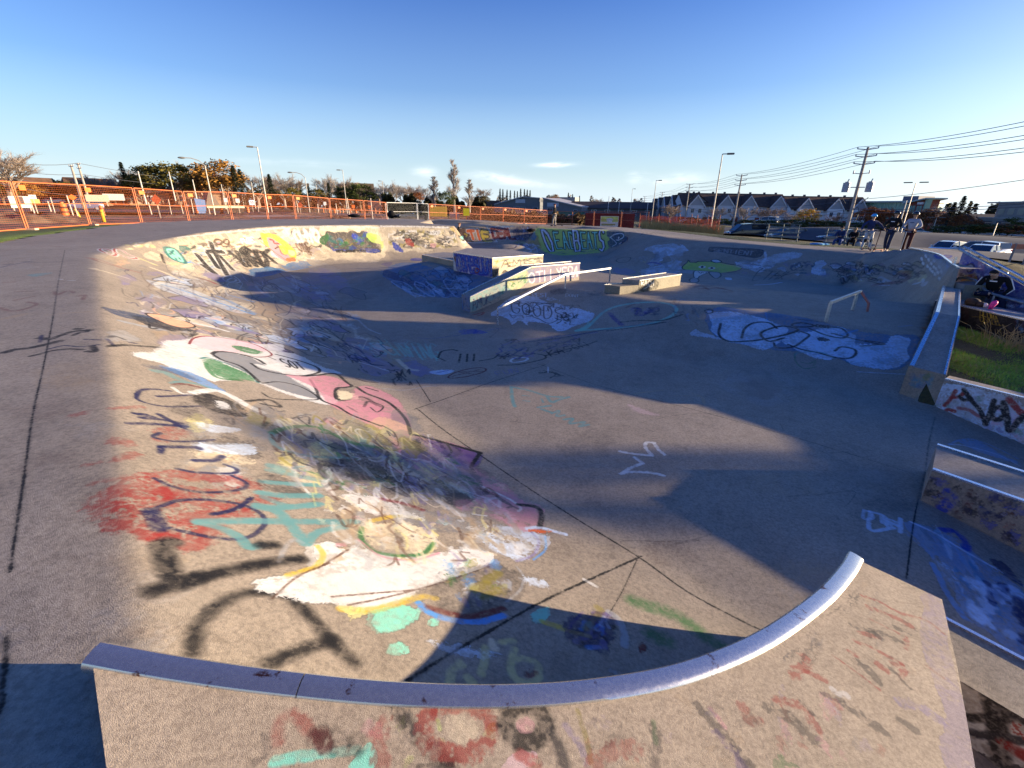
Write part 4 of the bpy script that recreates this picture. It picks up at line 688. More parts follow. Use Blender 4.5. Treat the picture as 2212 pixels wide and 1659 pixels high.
def prof_block(mb, A, d, nrm, width, prof, under=.35):
    """ledge: outline prof [(s, h)...] along direction d from A, extruded by width along nrm; bottom follows below the surface"""
    s0, s1 = prof[0][0], prof[-1][0]; n = len(prof)
    def pt(s, k, h): x = A[0]+d[0]*s+nrm[0]*k; y = A[1]+d[1]*s+nrm[1]*k; return (x, y, g(x, y)+h)
    vs = []
    for k in (0, width):
        for s, h in prof: vs.append(pt(s, k, h))
        for s, h in prof:
            p = pt(s, k, 0); vs.append((p[0], p[1], p[2]-1.62 if under is None else p[2] + min(h-.12, float(hloc(np.array([p[0]]), np.array([p[1]]))[0])-under)))
    fs = []
    for i in range(n-1):
        fs += [(i, i+1, n+i+1, n+i), (2*n+i, 3*n+i, 3*n+i+1, 2*n+i+1), (i, 2*n+i, 2*n+i+1, i+1), (n+i, n+i+1, 3*n+i+1, 3*n+i)]
    fs += [(0, n, 3*n, 2*n), (n-1, 3*n-1, 4*n-1, 2*n-1)]
    mb.add(vs, fs)
    return pt
STEEL = None
def steel_mat(name='worn_steel', rust=.5, base=(.64,.62,.58)):
    m, nt, b = new_mat(name); co = coords(nt, 'Object'); L = nt.links
    n1 = noise(nt, co, 9, 6, .75, .4); n2 = noise(nt, co, 60, 4, .6)
    c = ramp(nt, n1, [(.50 + .2*(1-rust), base), (.56 + .2*(1-rust), (.18,.07,.05))]); c = mix(nt, .15, c, ramp(nt, n2, [(.35, (.6,.6,.6)), (.65, (1.15,1.15,1.15))]), 'MULTIPLY')
    L.new(c, b.inputs['Base Color']); b.inputs['Metallic'].default_value = .9
    L.new(ramp(nt, n2, [(.3, (.24,)*3), (.7, (.30,)*3)]), b.inputs['Roughness'])
    bp = N(nt, 'ShaderNodeBump', Strength=.04, Distance=.002); L.new(n1, bp.inputs['Height']); L.new(bp.outputs[0], b.inputs['Normal'])
    return m
def bar_along(mb, pts, w, h):
    """rectangular steel strip following world points"""
    pts = [Vector(p) for p in pts]
    vs = []
    for i, p in enumerate(pts):
        t = (pts[min(i+1, len(pts)-1)] - pts[max(i-1, 0)]).normalized(); sd = t.cross(Vector((0, 0, 1))).normalized(); up = sd.cross(t)
        for a, b in ((-1, -1), (1, -1), (1, 1), (-1, 1)): vs.append(p + sd*a*w/2 + up*b*h/2)
    n = len(pts); fs = [(i*4+k, i*4+(k+1) % 4, (i+1)*4+(k+1) % 4, (i+1)*4+k) for i in range(n-1) for k in range(4)] + [(3, 2, 1, 0), (4*n-4, 4*n-3, 4*n-2, 4*n-1)]
    return mb.add(vs, fs)
def build_blocks():
    global CUR, STEEL
    STEEL = steel_mat(); st2 = steel_mat('clean_steel', .1, (.72,.74,.76))
    cplain = concrete('ledge_concrete', base=(.34,.30,.26), bump=.5)
    # ---- raised platform in the foreground
    c = Canvas('paint_platform', -1.75, 3.05, -.2, 2.9, .0026, lambda P: np.array([PP(x, y) for x, y in P]), .5); CUR = [c]
    ST('e', '100,470 110,390 150,345 200,360 240,410 270,450', .035, 'rd', .6, soft=.5, rough=.6); ST('e', '90,550 200,530 330,510 450,500', .035, 'mt', .95, wear=.1); FL('e', '410,580 450,520 500,465 535,510 520,580', 'mt', .95, .005, .05)
    ST('e', '290,440 340,465 440,485', .06, 'bk', .75, soft=.6); ST('e', '310,470 290,440', .06, 'dr', .6)
    ST('e', '600,300 640,340 690,420 740,470 820,540 860,560', .05, 'bk', .85, soft=.5); ST('e', '780,340 740,400 760,480 830,520 900,530 1000,490 1040,420 1020,340 960,320', .06, 'rd', .75, rough=.8, wear=.5); ST('e', '1090,390 1040,400', .03, 'rd', .7)
    ST('e', '1180,310 1110,340 1100,400 1130,450 1190,470 1250,440 1270,390 1240,330', .065, 'bk', .92, closed=True, wear=.15); ST('e', '1270,400 1310,450 1340,520 1350,580', .04, 'dk', .8, soft=.5); FL('e', '1130,380 1180,350 1220,390 1200,430 1150,430', 'pk', .45, .01)
    FL('e', '820,370 900,340 960,400 930,460 850,470', 'cr', .35, .03, .8); ST('e', '570,370 540,450 560,580', .05, 'rd', .45, rough=1.); ST('e', '500,400 540,420', .05, 'pk', .3); FL('e', '1060,560 1130,510 1220,510 1200,580 1080,580', 'lp', .6, .02, .6); ST('e', '1160,520 1230,560', .04, 'rd', .5); ST('e', '1360,400 1420,480 1450,560', .03, 'vi', .4); ST('e', '1410,330 1450,460 1470,560', .02, 'ol', .5)
    ST('e', '1480,560 1560,510 1680,500', .06, 'rd', .4, rough=1.); ST('e', '1730,400 1760,450 1740,560', .035, 'dk', .5, rough=1.); ST('e', '1740,380 1750,470', .02, 'gr', .4); ST('e', '1930,310 2000,390 2080,480 2160,570', .04, 'dk', .6, rough=1.); ST('e', '2010,430 2100,520 2130,580', .035, 'pu', .4, rough=1.); ST('e', '1990,320 2050,400', .02, 'pk', .4); ST('e', '2130,310 2150,370 2200,375', .04, 'rd', .5, rough=.8); ST('e', '780,330 860,325 1000,320', .03, 'rd', .6); ST('e', '800,370 810,410', .015, 'lgn', .6); ST('e', '720,575 860,570', .02, 'bk', .6); ST('e', '40,430 60,510 0,560', .02, 'dk', .4, rough=1.)
    for p, w in (('590,560 700,600 830,670 1000,720 1110,800', .02), ('620,630 700,660 800,700 890,750', .035), ('630,705 700,740 820,800', .015), ('580,800 650,815 690,825', .03), ('540,850 640,890 740,940 850,1000', .022), ('510,920 560,945', .03), ('800,1000 850,1020 840,1080', .035), ('690,1000 740,1040', .035), ('400,940 500,1010 620,1100 700,1160', .014), ('870,830 870,900', .03), ('230,960 220,1010 150,1060', .05), ('240,1050 350,1100', .03), ('60,1240 200,1260 300,1400', .04), ('1000,1010 1100,1080', .02)): ST('j', p, w, 'rd', .6, rough=.9, wear=.6)
    for p, w in (('610,770 700,800 850,860', .03), ('580,990 640,1050 680,1100', .04), ('0,1280 100,1320 200,1400 280,1480', .045), ('490,1270 600,1340 730,1430', .04), ('340,1180 460,1230', .03), ('830,1350 930,1420', .03), ('640,780 700,830', .03), ('200,1240 300,1340', .02), ('760,1010 900,1150', .02), ('800,760 870,790', .03), ('520,750 560,770', .02)): ST('j', p, w, 'dk', .6, rough=1.2, wear=.7)
    FL('j', '950,540 1080,580 1150,800 1230,1150 1310,1659 1100,1659 1080,1300 1020,1000 980,760', 'vi', .42, .04, .5); ST('j', '840,1240 950,1270 1080,1350', .05, 'vi', .5, rough=.8); ST('j', '400,1160 440,1190 490,1195', .03, 'wh', .5, rough=.8)
    FL('j', '0,1580 80,1600 160,1659 0,1659', 'gr', .5, .02); BLB('j', '0,1100 500,1200 0,1640 900,1640', 26, ['rd', 'pk', 'gy', 'tn', 'vi'], .3, 301, .1, wear=1.); BLB('j', '520,480 980,560 300,1000 1000,1100', 22, ['gy', 'dk', 'cc', 'tn'], .3, 302, .1, wear=1.); BLB('j', '470,560 560,600 100,950 250,1000', 14, ['dk', 'gy'], .45, 303, .2, wear=.9)
    BLB('e', '600,320 1100,320 600,580 1100,580', 20, ['tn', 'gy', 'rd', 'cr', 'lgn'], .25, 304, .1, wear=1.); BLB('e', '1400,330 2200,250 1400,580 2200,580', 20, ['gy', 'dk', 'rd', 'tn', 'vi'], .25, 305, .1, wear=1.)
    c.worn = .35; im = c.image(); top = concrete('platform_top_concrete', [(im, c.x0, c.x0+c.w*c.res, c.y0, c.y0+c.h*c.res)], base=(.42,.345,.255), bump=.6, agg=1.7)
    root = empty('concrete_platform', (0, 0, 0), 'low concrete platform in the foreground with a curved steel edge facing the bowl', 'platform')
    mb = MB(); pprism(mb, PLATFORM, lambda x, y: hpl(x), -1.75, cplain, top)
    o = mb.build('platform_block', None, root)
    # steel coping: swept rounded plate standing a little proud of the concrete
    prof = [(-.05,-.03),(-.048,.006),(-.038,.015),(-.01,.018),(.022,.014),(.038,.008),(.047,-.006),(.047,-.03)]
    cp = cr([tuple(p) for p in copn], 2); mb = MB(); n = len(prof)
    segs = [(0, int(len(cp)*.235)), (int(len(cp)*.235), len(cp))]
    for (a, b_) in segs:
        mb = MB(); vs = []
        P = cp[a:b_]
        if a: P = np.vstack([cp[a-1] + (cp[a]-cp[a-1])*.12, P])
        for i, p in enumerate(P):
            t = unit(P[max(i-1, 0)], P[min(i+1, len(P)-1)]); nn = np.array((t[1], -t[0]))
            for k, hh in prof:
                x, y = p + nn*(k+.042); vs.append((x, y, g(x, y) + hpl(x) + hh))
        m_ = len(P); fs = [(i*n+k, i*n+(k+1) % n, (i+1)*n+(k+1) % n, (i+1)*n+k) for i in range(m_-1) for k in range(n)] + [tuple(range(n-1, -1, -1)), tuple(range((m_-1)*n, m_*n))]
        mb.add(vs, fs); mb.build('steel_coping', STEEL, root, smooth=True, auto=35)
    # ---- ledges
    def ledge(name, label, cat, A, d, nrm, width, prof, base, canv=None, group=None, under=.35, edges=((0,),), em=None, eh=.03):
        root = empty(name, (A[0], A[1], g(*A)+base), label, cat, group); mb = MB(); pt = prof_block(mb, A, d, nrm, width, prof, under)
        o = part(mb, 'ledge_body', cplain, root)
        for (k,) in edges:
            mb = MB(); sgn = .5 if k == 0 else -.5
            bar_along(mb, [pt(s, k + sgn*.028, h + .004) for s, h in prof], .05, eh); part(mb, 'steel_edge', em or STEEL, root)
        for cv in (canv or []):
            painted_panel(cv, o, concrete(cv.name + '_concrete', base=(.34,.30,.26), uvimg=cv.image(), bump=.4))
        return root
    # central hubba ledge
    A = (-1.23, 12.97); d = unit(A, (2.24, 15.65)); nl = np.array((-d[1], d[0]))
    c1 = wall_canvas('paint_hubba', A, d, -.05, 4.5, -1.5, .05); CUR = [c1]
    FL('h', '650,585 900,470 1090,380 1090,470 900,560 650,700', 'tq', .75, .03, .3); FL('h', '1085,390 1440,350 1440,440 1260,465 1085,485', 'vi', .7, .02, .2); FL('h', '920,470 1060,400 1060,480 960,545', 'py', .6, .03)
    TX('h', 'AMUK', '655,610 800,560 665,680 800,630', .025, 'nb', .9, .2); TX('h', 'OTH', '1060,420 1240,390 1070,490 1240,465', .05, 'wh', .95, .25); TX('h', 'YERA', '1270,385 1440,365 1280,440 1430,440', .045, 'wh', .95, .3); SCR('h', '900,490 1060,420 920,560 1050,480', 14, .03, ['gr', 'ol', 'tl'], .6, 401, .25); SCR('h', '810,540 900,500 820,620 900,570', 8, .03, ['db', 'tl'], .6, 402, .3)
    c2 = wall_canvas('paint_hubba_end', (-1.23, 12.97), nl, -.05, .6, -1.6, -.6); CUR = [c2]
    FL('h', '590,580 655,590 655,690 590,690', 'cb', .8, .03, .3); SCR('h', '600,600 650,600 600,670 650,680', 8, .03, ['db', 'tq'], .7, 403, .4)
    ledge('hubba_ledge', 'sloping concrete hubba ledge with painted side in the middle of the bowl', 'grind ledge', A, d, nl, .46, [(0,-.83),(2.24,-.11),(4.36,-.09)], -1.3, [c1, c2], edges=((0,), (.46,)))
    # right hubba ledge
    A = (6.82, 7.43); K1 = (8.43, 9.02); K2 = (11.96, 12.85); R0 = (7.08, 6.98); R1 = (8.66, 8.70); R2 = (11.98, 12.3)
    root = empty('hubba_ledge', (A[0], A[1], g(*A)-1.3), 'long hubba ledge with steel edge beside the grass wedge on the right', 'grind ledge')
    mb = MB(); L = [(A, -.72), (K1, -.1), (K2, -.1)]; Rr = [(R0, -.72), (R1, -.1), (R2, -.1)]
    vs = []
    for P in (L, Rr):
        for (q, h) in P: vs.append((*q, g(*q)+h))
        for (q, h) in P: vs.append((*q, g(*q)-1.75))
    fs = []
    for i in range(2): fs += [(i, i+1, 4+i-0, 3+i), (6+i, 9+i, 10+i, 7+i), (i, 6+i, 7+i, i+1), (3+i, 4+i, 10+i, 9+i)]
    fs += [(0, 3, 9, 6), (2, 8, 11, 5)]; mb.add(vs, fs); o = part(mb, 'ledge_body', cplain, root)
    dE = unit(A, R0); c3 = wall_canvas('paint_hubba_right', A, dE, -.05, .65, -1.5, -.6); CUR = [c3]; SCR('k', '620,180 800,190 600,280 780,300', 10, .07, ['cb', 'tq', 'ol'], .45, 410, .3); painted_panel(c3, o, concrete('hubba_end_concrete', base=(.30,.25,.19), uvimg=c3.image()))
    mb = MB(); bar_along(mb, [(q[0]+.03, q[1]-.03, g(*q)+h+.004) for q, h in L], .06, .03); part(mb, 'steel_edge', st2, root)
    mb = MB(); bar_along(mb, [(q[0]-.02, q[1]+.02, g(*q)+h+.003) for q, h in Rr], .025, .02); part(mb, 'steel_edge', st2, root)
    # side ledges
    d = np.array((.6, -.8)); nn = np.array((.8, .6)); A = (7.07, 6.98)
    c4 = wall_canvas('paint_side_wall', A, d, -.1, 2.6, -1.9, -.7); CUR = [c4]; FL('k', '850,380 950,260 1659,450 1659,880 830,520', 'wb', .9, .03, .5); BLB('k', '880,300 1650,460 840,500 1650,800', 60, ['wb', 'vi', 'lp', 'cb', 'pk', 'gr', 'lg'], .55, 420, .1, wear=.6)
    ST('k', '1020,330 980,400 920,465', .05, 'rd'); ST('k', '980,395 1060,380 1100,350', .05, 'rd'); ST('k', '920,530 950,505 1010,520', .05, 'rd'); ST('k', '1050,490 1150,510 1250,570 1400,590', .05, 'rd', .6); ST('k', '1520,410 1600,500 1659,560', .08, 'rd', .9); ST('k', '1100,320 1180,430 1250,510 1300,640', .055, 'bk', .95); ST('k', '1060,385 1100,415 1150,400 1130,370', .05, 'bk'); ST('k', '1300,640 1340,540 1380,420', .06, 'bk', .95); ST('k', '1360,560 1380,500 1440,480 1480,540 1440,590 1390,600', .06, 'bk', .95, closed=True); ST('k', '1470,440 1500,560 1520,700 1600,620 1659,560', .07, 'bk', .95)
    ledge('concrete_side_wall', 'white painted wall ledge with black and red scrawl below the grass', 'low wall', A, d, nn, .32, [(0,-.79),(3,-.83),(7,-.9)], -1.3, [c4], under=.8, edges=((0,),), em=st2)
    A = (4.61, 4.31)
    c5 = wall_canvas('paint_ledge', A, d, -.1, 2.2, -2.0, -.8); CUR = [c5]; BLB('k', '780,1130 1659,1400 700,1330 1659,1800', 60, ['dk', 'nb', 'bk', 'db', 'br', 'bl', 'dr'], .8, 430, .14, wear=.3); BLB('k', '900,1250 1659,1450 850,1400 1500,1659', 16, ['og', 'bl', 'dr', 'ol'], .55, 431, .07, wear=.8); ST('k', '950,1280 990,1330 900,1430', .1, 'bl', .9)
    dE = np.array((.69, .72)); c6 = wall_canvas('paint_ledge_end', A, dE, -.1, 1., -1.6, -.8); CUR = [c6]; BLB('k', '820,850 860,880 700,1320 780,1360', 10, ['tn', 'dk', 'br'], .4, 432, .3, wear=.6)
    # footprint with slanted end
    root = empty('grind_box', (A[0], A[1], g(*A)-1.3), 'low concrete grind box with two bright steel edges at the right edge', 'grind box')
    w = .86; B0 = (A[0]+dE[0]*w, A[1]+dE[1]*w); A1 = (A[0]+d[0]*6, A[1]+d[1]*6); B1 = (B0[0]+d[0]*6, B0[1]+d[1]*6)
    mb = MB(); pprism(mb, [A, A1, B1, B0], -.915, -2.3); o = part(mb, 'ledge_body', cplain, root)
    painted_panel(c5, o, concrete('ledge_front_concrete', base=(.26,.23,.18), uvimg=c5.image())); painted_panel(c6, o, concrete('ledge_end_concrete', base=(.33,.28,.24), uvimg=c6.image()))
    for (P, Q, s) in ((A, A1, 1), (B0, B1, -1)):
        mb = MB(); bar_along(mb, [(P[0]+.02*s, P[1]+.02*s, g(*P)-.912), (Q[0]+.02*s, Q[1]+.02*s, g(*Q)-.912)], .05, .03); part(mb, 'steel_edge', st2, root)
    # ledge next to the platform
    A = (2.60, 2.11); d = np.array((.61, -.79)); nn = np.array((.79, .61))
    c7 = wall_canvas('paint_near_ledge', A, d, -.1, 2.8, -2.0, -.85, .005); CUR = [c7]; FL('j', '1210,1060 1620,1300 1620,1659 1280,1659', 'wh', .75, .02, .7); ST('j', '1280,1100 1400,1180 1450,1400 1470,1600', .09, 'bk', .95); ST('j', '1270,1340 1500,1340 1620,1330', .05, 'bk', .9); ST('j', '1300,1440 1620,1490', .05, 'dk', .9); ST('j', '1520,1270 1620,1350', .07, 'bk'); ST('j', '1500,1510 1620,1580', .07, 'rd', .95); FL('j', '1580,1400 1620,1400 1620,1500', 'rd', .95); FL('j', '1270,1540 1450,1600 1620,1659 1300,1659', 'dk', .8, .03)
    ctop = Canvas('paint_near_ledge_top', 2.4, 5., -.6, 3., .007, lambda P: np.array([Pp(x, y, -.95)[:2] for x, y in P]), .6); CUR = [ctop]; SCR('j', '1160,850 1600,1050 1200,1000 1600,1200', 14, .03, ['mt', 'gr', 'wh', 'tq'], .55, 440, .15)
    root = empty('grind_ledge', (A[0], A[1], g(*A)-1.3), 'concrete ledge with a steel edge running right from the foreground platform', 'grind ledge')
    mb = MB(); w = .52; P4 = [A, (A[0]+d[0]*4, A[1]+d[1]*4), (A[0]+d[0]*4+nn[0]*w, A[1]+d[1]*4+nn[1]*w), (A[0]+nn[0]*w, A[1]+nn[1]*w)]
    pprism(mb, P4, -.95, -2.4, cplain, concrete('near_ledge_top', [(ctop.image(), ctop.x0, ctop.x0+ctop.w*ctop.res, ctop.y0, ctop.y0+ctop.h*ctop.res)], base=(.34,.29,.22))); o = part(mb, 'ledge_body', None, root)
    painted_panel(c7, o, concrete('near_ledge_side', base=(.34,.30,.26), uvimg=c7.image()))
    mb = MB(); bar_along(mb, [(*P4[3], g(*P4[3])-.947), (*P4[2], g(*P4[2])-.947)], .03, .02); part(mb, 'steel_edge', st2, root)
    # ---- big manual box (two levels) on the plateau
    A = (-.72, 15.72); B = (1.09, 17.4); Cc = (-2.24, 17.33); D1 = (-.2, 19.2); D2 = (-1.9, 19.2)
    root = empty('manual_box', (A[0], A[1], g(*A)-.65), 'large graffiti-covered concrete box with steel rims on the raised middle', 'skate box')
    mb = MB(); pprism(mb, [A, B, D1, D2, Cc], -.03, -1.6); o = part(mb, 'box_body', cplain, root)
    c8 = wall_canvas('paint_box_left', A, unit(A, Cc), -.1, 2.4, -1.1, .02); CUR = [c8]; FL('m', '900,455 1390,530 1390,750 905,670', 'wh', .85, .02, .2)
    TX('m', 'DOPESLUG', '930,480 1370,540 960,655 1380,730', .2, 'pu', .95, .0); TX('m', 'DOPESLUG', '930,480 1370,540 960,655 1380,730', .15, 'bl', .95, .0); TX('m', 'DOPESLUG', '930,480 1370,540 960,655 1380,730', .02, 'sk', .7, .0); ST('m', '1200,520 1200,590', .03, 'dr'); ST('m', '1170,680 1190,655 1220,670 1210,700 1180,705', .05, 'rd', .9, closed=True); SCR('m', '905,470 940,480 905,560 940,560', 5, .05, ['dr'], .8, 450, .4)
    c9 = wall_canvas('paint_box_right', A, unit(A, B), -.1, 2.6, -1.1, .02); CUR = [c9]; FL('m', '1390,530 2020,490 2020,610 1390,750', 'cr', .7, .04, .4); SCR('m', '1400,560 2010,510 1400,650 2000,600', 22, .04, ['dk', 'ol', 'bk', 'br'], .65, 451, .15); FL('m', '1390,650 1480,650 1430,750 1390,750', 'bk', .85, .04); FL('m', '1540,670 1590,720 1500,740', 'bk', .85, .03); TX('m', 'AMK', '1480,560 1900,530 1480,640 1900,610', .035, 'dk', .6)
    for cv in (c8, c9): painted_panel(cv, o, concrete(cv.name+'_c', base=(.36,.32,.26), uvimg=cv.image()))
    mb = MB(); bar_along(mb, [(p[0]*.995, p[1]+.02, g(*p)-.028) for p in (Cc, A)], .05, .03); part(mb, 'steel_edge', STEEL, root)
    mb = MB(); bar_along(mb, [(p[0]-.01, p[1]+.025, g(*p)-.028) for p in (A, B)], .05, .03); part(mb, 'steel_edge', STEEL, root)
    E1 = (-3.94, 20.05); E0 = (-2.36, 18.2); E2 = (-3.2, 21.4); mb = MB(); pprism(mb, [(-2.29, 18.1), (-1.8, 19.0), (-1.6, 20.9), E2, E1], -.43, -1.7); lo = part(mb, 'lower_step', cplain, root)
    c10 = wall_canvas('paint_box_step', (-2.29, 18.1), unit((-2.29, 18.1), E1), -.1, 2.8, -1.3, -.3); CUR = [c10]; BLB('m', '515,500 895,570 515,570 895,650', 20, ['dk', 'ol', 'tn', 'cc'], .5, 452, .12); painted_panel(c10, lo, concrete('box_step_c', base=(.32,.29,.22), uvimg=c10.image()))
    mb = MB(); bar_along(mb, [(-2.29, 18.13, g(-2.3, 18.1)-.428), (E1[0], E1[1]+.03, g(*E1)-.428)], .05, .025); part(mb, 'steel_edge', STEEL, root)
    # ---- small box with low end
    A = (3.68, 13.47); B = (5.48, 15.14); d = unit(A, B); e = unit((4.38, 14.12), (3.9, 14.38)); Lc = (A[0]+e[0]*.5, A[1]+e[1]*.5); Rb = (B[0]+e[0]*.5, B[1]+e[1]*.5)
    root = empty('grind_box', (A[0], A[1], g(*A)-.65), 'small two-level concrete grind box with steel rims right of the flat rail', 'grind box')
    mb = MB(); pprism(mb, [A, B, Rb, Lc], -.29, -1.2); o = part(mb, 'box_body', cplain, root)
    c11 = wall_canvas('paint_small_end', A, d, -.1, 2.2, -1., -.2); CUR = [c11]; FL('n', '1640,790 1855,800 1840,915 1640,940', 'bk', .85, .02, .2); TX('n', 'RACH', '1655,800 1820,810 1655,860 1820,865', .035, 'wh', .95); ST('n', '1690,910 1750,880 1800,885', .03, 'wh', .8)
    painted_panel(c11, o, concrete('small_box_end_c', base=(.30,.27,.2), uvimg=c11.image()))
    for P, Q in ((A, B), (Lc, Rb)):
        mb = MB(); bar_along(mb, [(*P, g(*P)-.287), (*Q, g(*Q)-.287)], .04, .025); part(mb, 'steel_edge', STEEL, root)
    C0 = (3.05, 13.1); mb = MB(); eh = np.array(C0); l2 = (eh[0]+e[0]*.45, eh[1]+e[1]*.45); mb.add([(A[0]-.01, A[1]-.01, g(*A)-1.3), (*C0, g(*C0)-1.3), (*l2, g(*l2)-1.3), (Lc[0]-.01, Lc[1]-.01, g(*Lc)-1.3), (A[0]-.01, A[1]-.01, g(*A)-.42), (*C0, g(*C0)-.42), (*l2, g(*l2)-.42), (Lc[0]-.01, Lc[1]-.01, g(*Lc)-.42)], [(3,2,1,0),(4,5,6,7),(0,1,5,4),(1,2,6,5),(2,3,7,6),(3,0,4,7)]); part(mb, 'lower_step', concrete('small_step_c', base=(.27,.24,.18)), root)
    mb = MB(); bar_along(mb, [(*l2, g(*l2)-.418), (Lc[0], Lc[1], g(*Lc)-.418)], .03, .02); part(mb, 'steel_edge', STEEL, root)
    # ---- rails
    def rail(label, tops, posts, w=.05, mat=None, group=None, name='grind_rail'):
        P0 = posts[0]; root = empty(name, (P0[0], P0[1], hz(P0[0], P0[1])), label, 'grind rail', group)
        mb = MB(); bar_along(mb, tops, w, w); part(mb, 'rail_bar', mat or st2, root)
        for x, y, zt in posts:
            mb = MB(); z0 = hz(x, y)-.03; mb.box((x, y, (z0+zt)/2), (w*.9, w*.9, zt-z0)); part(mb, 'post', mat or st2, root)
    a = on_surf(1075, 701); b_ = on_surf(1219, 624); c_ = on_surf(1316, 609)
    rail('steel flat bar rail that bends down the bank beside the central hubba ledge', [(a.x, a.y, a.z+.43), (b_.x, b_.y, b_.z+.43), (c_.x, c_.y, c_.z+.45)], [(a.x, a.y, a.z+.41), (b_.x+.02, b_.y+.02, b_.z+.41), (c_.x, c_.y, c_.z+.43)])
    p0 = on_surf(1784, 694); q = Vector(Pp(1868, 609, -.13)); r2 = Vector((7.35, 9.55, 0)); 
    f1 = on_surf(1840, 672); f2 = on_surf(1866, 676)
    rail('short free-standing steel rail with a bent end on the right side of the plateau', [(p0.x, p0.y, p0.z+.44), (f1.x+.35, f1.y+.35, f1.z+.46)], [(p0.x, p0.y, p0.z+.42), (f1.x+.1, f1.y+.12, f1.z+.44)], .06, M('rail_paint', (.62,.58,.48), .45, .4, .15, 20))
    mb = MB(); e0 = Vector((f1.x+.35, f1.y+.35, f1.z+.46)); e1 = Vector((f1.x+.42, f1.y+.05, f1.z+.2)); bar_along(mb, [e0, e1, (e1.x-.02, e1.y-.06, f2.z-.05)], .045, .045); part(mb, 'bent_leg', M('rail_red', (.42,.16,.12), .5, .2, .15, 20), bpy.data.objects['grind_rail.001'])
# ------------------------------------------------------------------ terrain outside the concrete
OUTP = np.array([(-3,-3),(-5.2,-3),(-15.9,13.2),(-17.7,17.6),(-18.6,24),(-17.6,30),(-13,36.5),(-8,40),(-6,43.5),(12,43.8),(13.4,37),(14.4,30.4),(16.7,27.2),(20.5,24.6),(19.4,21.8),(18.2,19),(15.6,16.1),(13.5,14.35),(12.9,12.9),(12.25,12.7),(12.2,12.45),(6.95,7.0),(7.25,6.75),(9.6,3.2),(12.3,-3)])
GCP = []                                     # ground control points x,y,z
def gc(px, py, R): w = W(px, py, R); GCP.append((w.x, w.y, w.z))
FENCE_B = [(60.7,498.8,28.9),(195.9,488.9,32.0),(307,484.7,34.6),(410,484,36.8),(503,479,38.9),(580.5,479,40.7),(640,476.5,42.8),(716.8,479,45.3),(789,479.7,48.2),(837.8,481.5,50.2),(902.8,479.7,53.4),(927.6,480.5,54.3),(985.8,481.5,57),(1038,482.7,59.5),(1086.6,482.7,62.5),(1132,484,66),(1181,485,70)]
for p in FENCE_B: gc(*p)
for p in [(0,508,26),(-120,520,24),(185,454,95),(60,462,70),(330,462,70),(580,465.5,58),(750,463,90),(831,460,125),(114,441,160),(20,441,170),(300,442,170),(450,446,160),(600,450,160),(892,461.6,180),(1000,462,180),(1155,480,95),(1200,468,200),(1300,470,200),(1400,473,200),
          (1310,503,60),(1406,486,92),(1360,464,158),(1478,478,146),(1480,484,150),(1533,505,50),(1582,493,100),(1570,520,60),(1690,526,57),(1690,491,164),(1840,497,170),(1829,491,70),(1900,500,200),(1946,503,78),(1975,510,130),(2170,506,150),(2038,554,64),(2128,557,63),(2134,564,56),(2212,590,30),(2100,512,110),
          (1760,531,42),(1560,506,48),(-300,440,200),(-200,470,60)]: gc(*p)
for x, y in [(9,6.5),(10.5,9),(10.5,5),(9.5,3.5),(12,2),(14,6)]: GCP.append((x, y, g(x, y)-.88))
for x, y in [(15.5,10),(18,14),(21,20)]: GCP.append((x, y, g(x, y)-.5))
for a in range(0, 360, 20):
    GCP.append((420*math.sin(D2R(a)), 420*math.cos(D2R(a)), g(150*math.sin(D2R(a)), 150*math.cos(D2R(a))) - 1.2))
_on = len(OUTP)
for i in range(_on):
    a = OUTP[i]; b = OUTP[(i+1) % _on]; m = max(1, int(np.hypot(*(b-a))/2.5))
    for k in range(m):
        p = a + (b-a)*k/m
        if 6 < p[0] < 16.5 and p[1] < 16.5: continue
        GCP.append((p[0], p[1], float(g(*p) + deckh(np.array([p[0]]), np.array([p[1]]))[0]) - .05))
GCA = np.array(GCP)
def terr(x, y):
    x = np.atleast_1d(np.asarray(x, float)); y = np.atleast_1d(np.asarray(y, float)); sh = x.shape; x = x.ravel(); y = y.ravel()
    out = np.zeros(len(x))
    for i0 in range(0, len(x), 20000):
        xx = x[i0:i0+20000, None]; yy = y[i0:i0+20000, None]
        d2 = (xx-GCA[:, 0])**2 + (yy-GCA[:, 1])**2
        R = np.hypot(xx, yy); s2 = (.35 + .03*R)**2
        w = 1/(d2 + s2)**1.7; out[i0:i0+20000] = (w*GCA[:, 2]).sum(1)/w.sum(1)
    ins = inside(OUTP, x, y); d = np.full(len(x), 1e9)
    for i in range(_on): d = np.minimum(d, segd(x, y, OUTP[i], OUTP[(i+1) % _on])[0])
    out = out - np.where(ins, 4.5*S(d, .1, .5), 0)
    return out.reshape(sh)
def tz(x, y): return float(terr(x, y)[0])
def T(px, R, py=450):                          # ground point below a photo column
    w = W(px, py, R); return Vector((w.x, w.y, tz(w.x, w.y)))
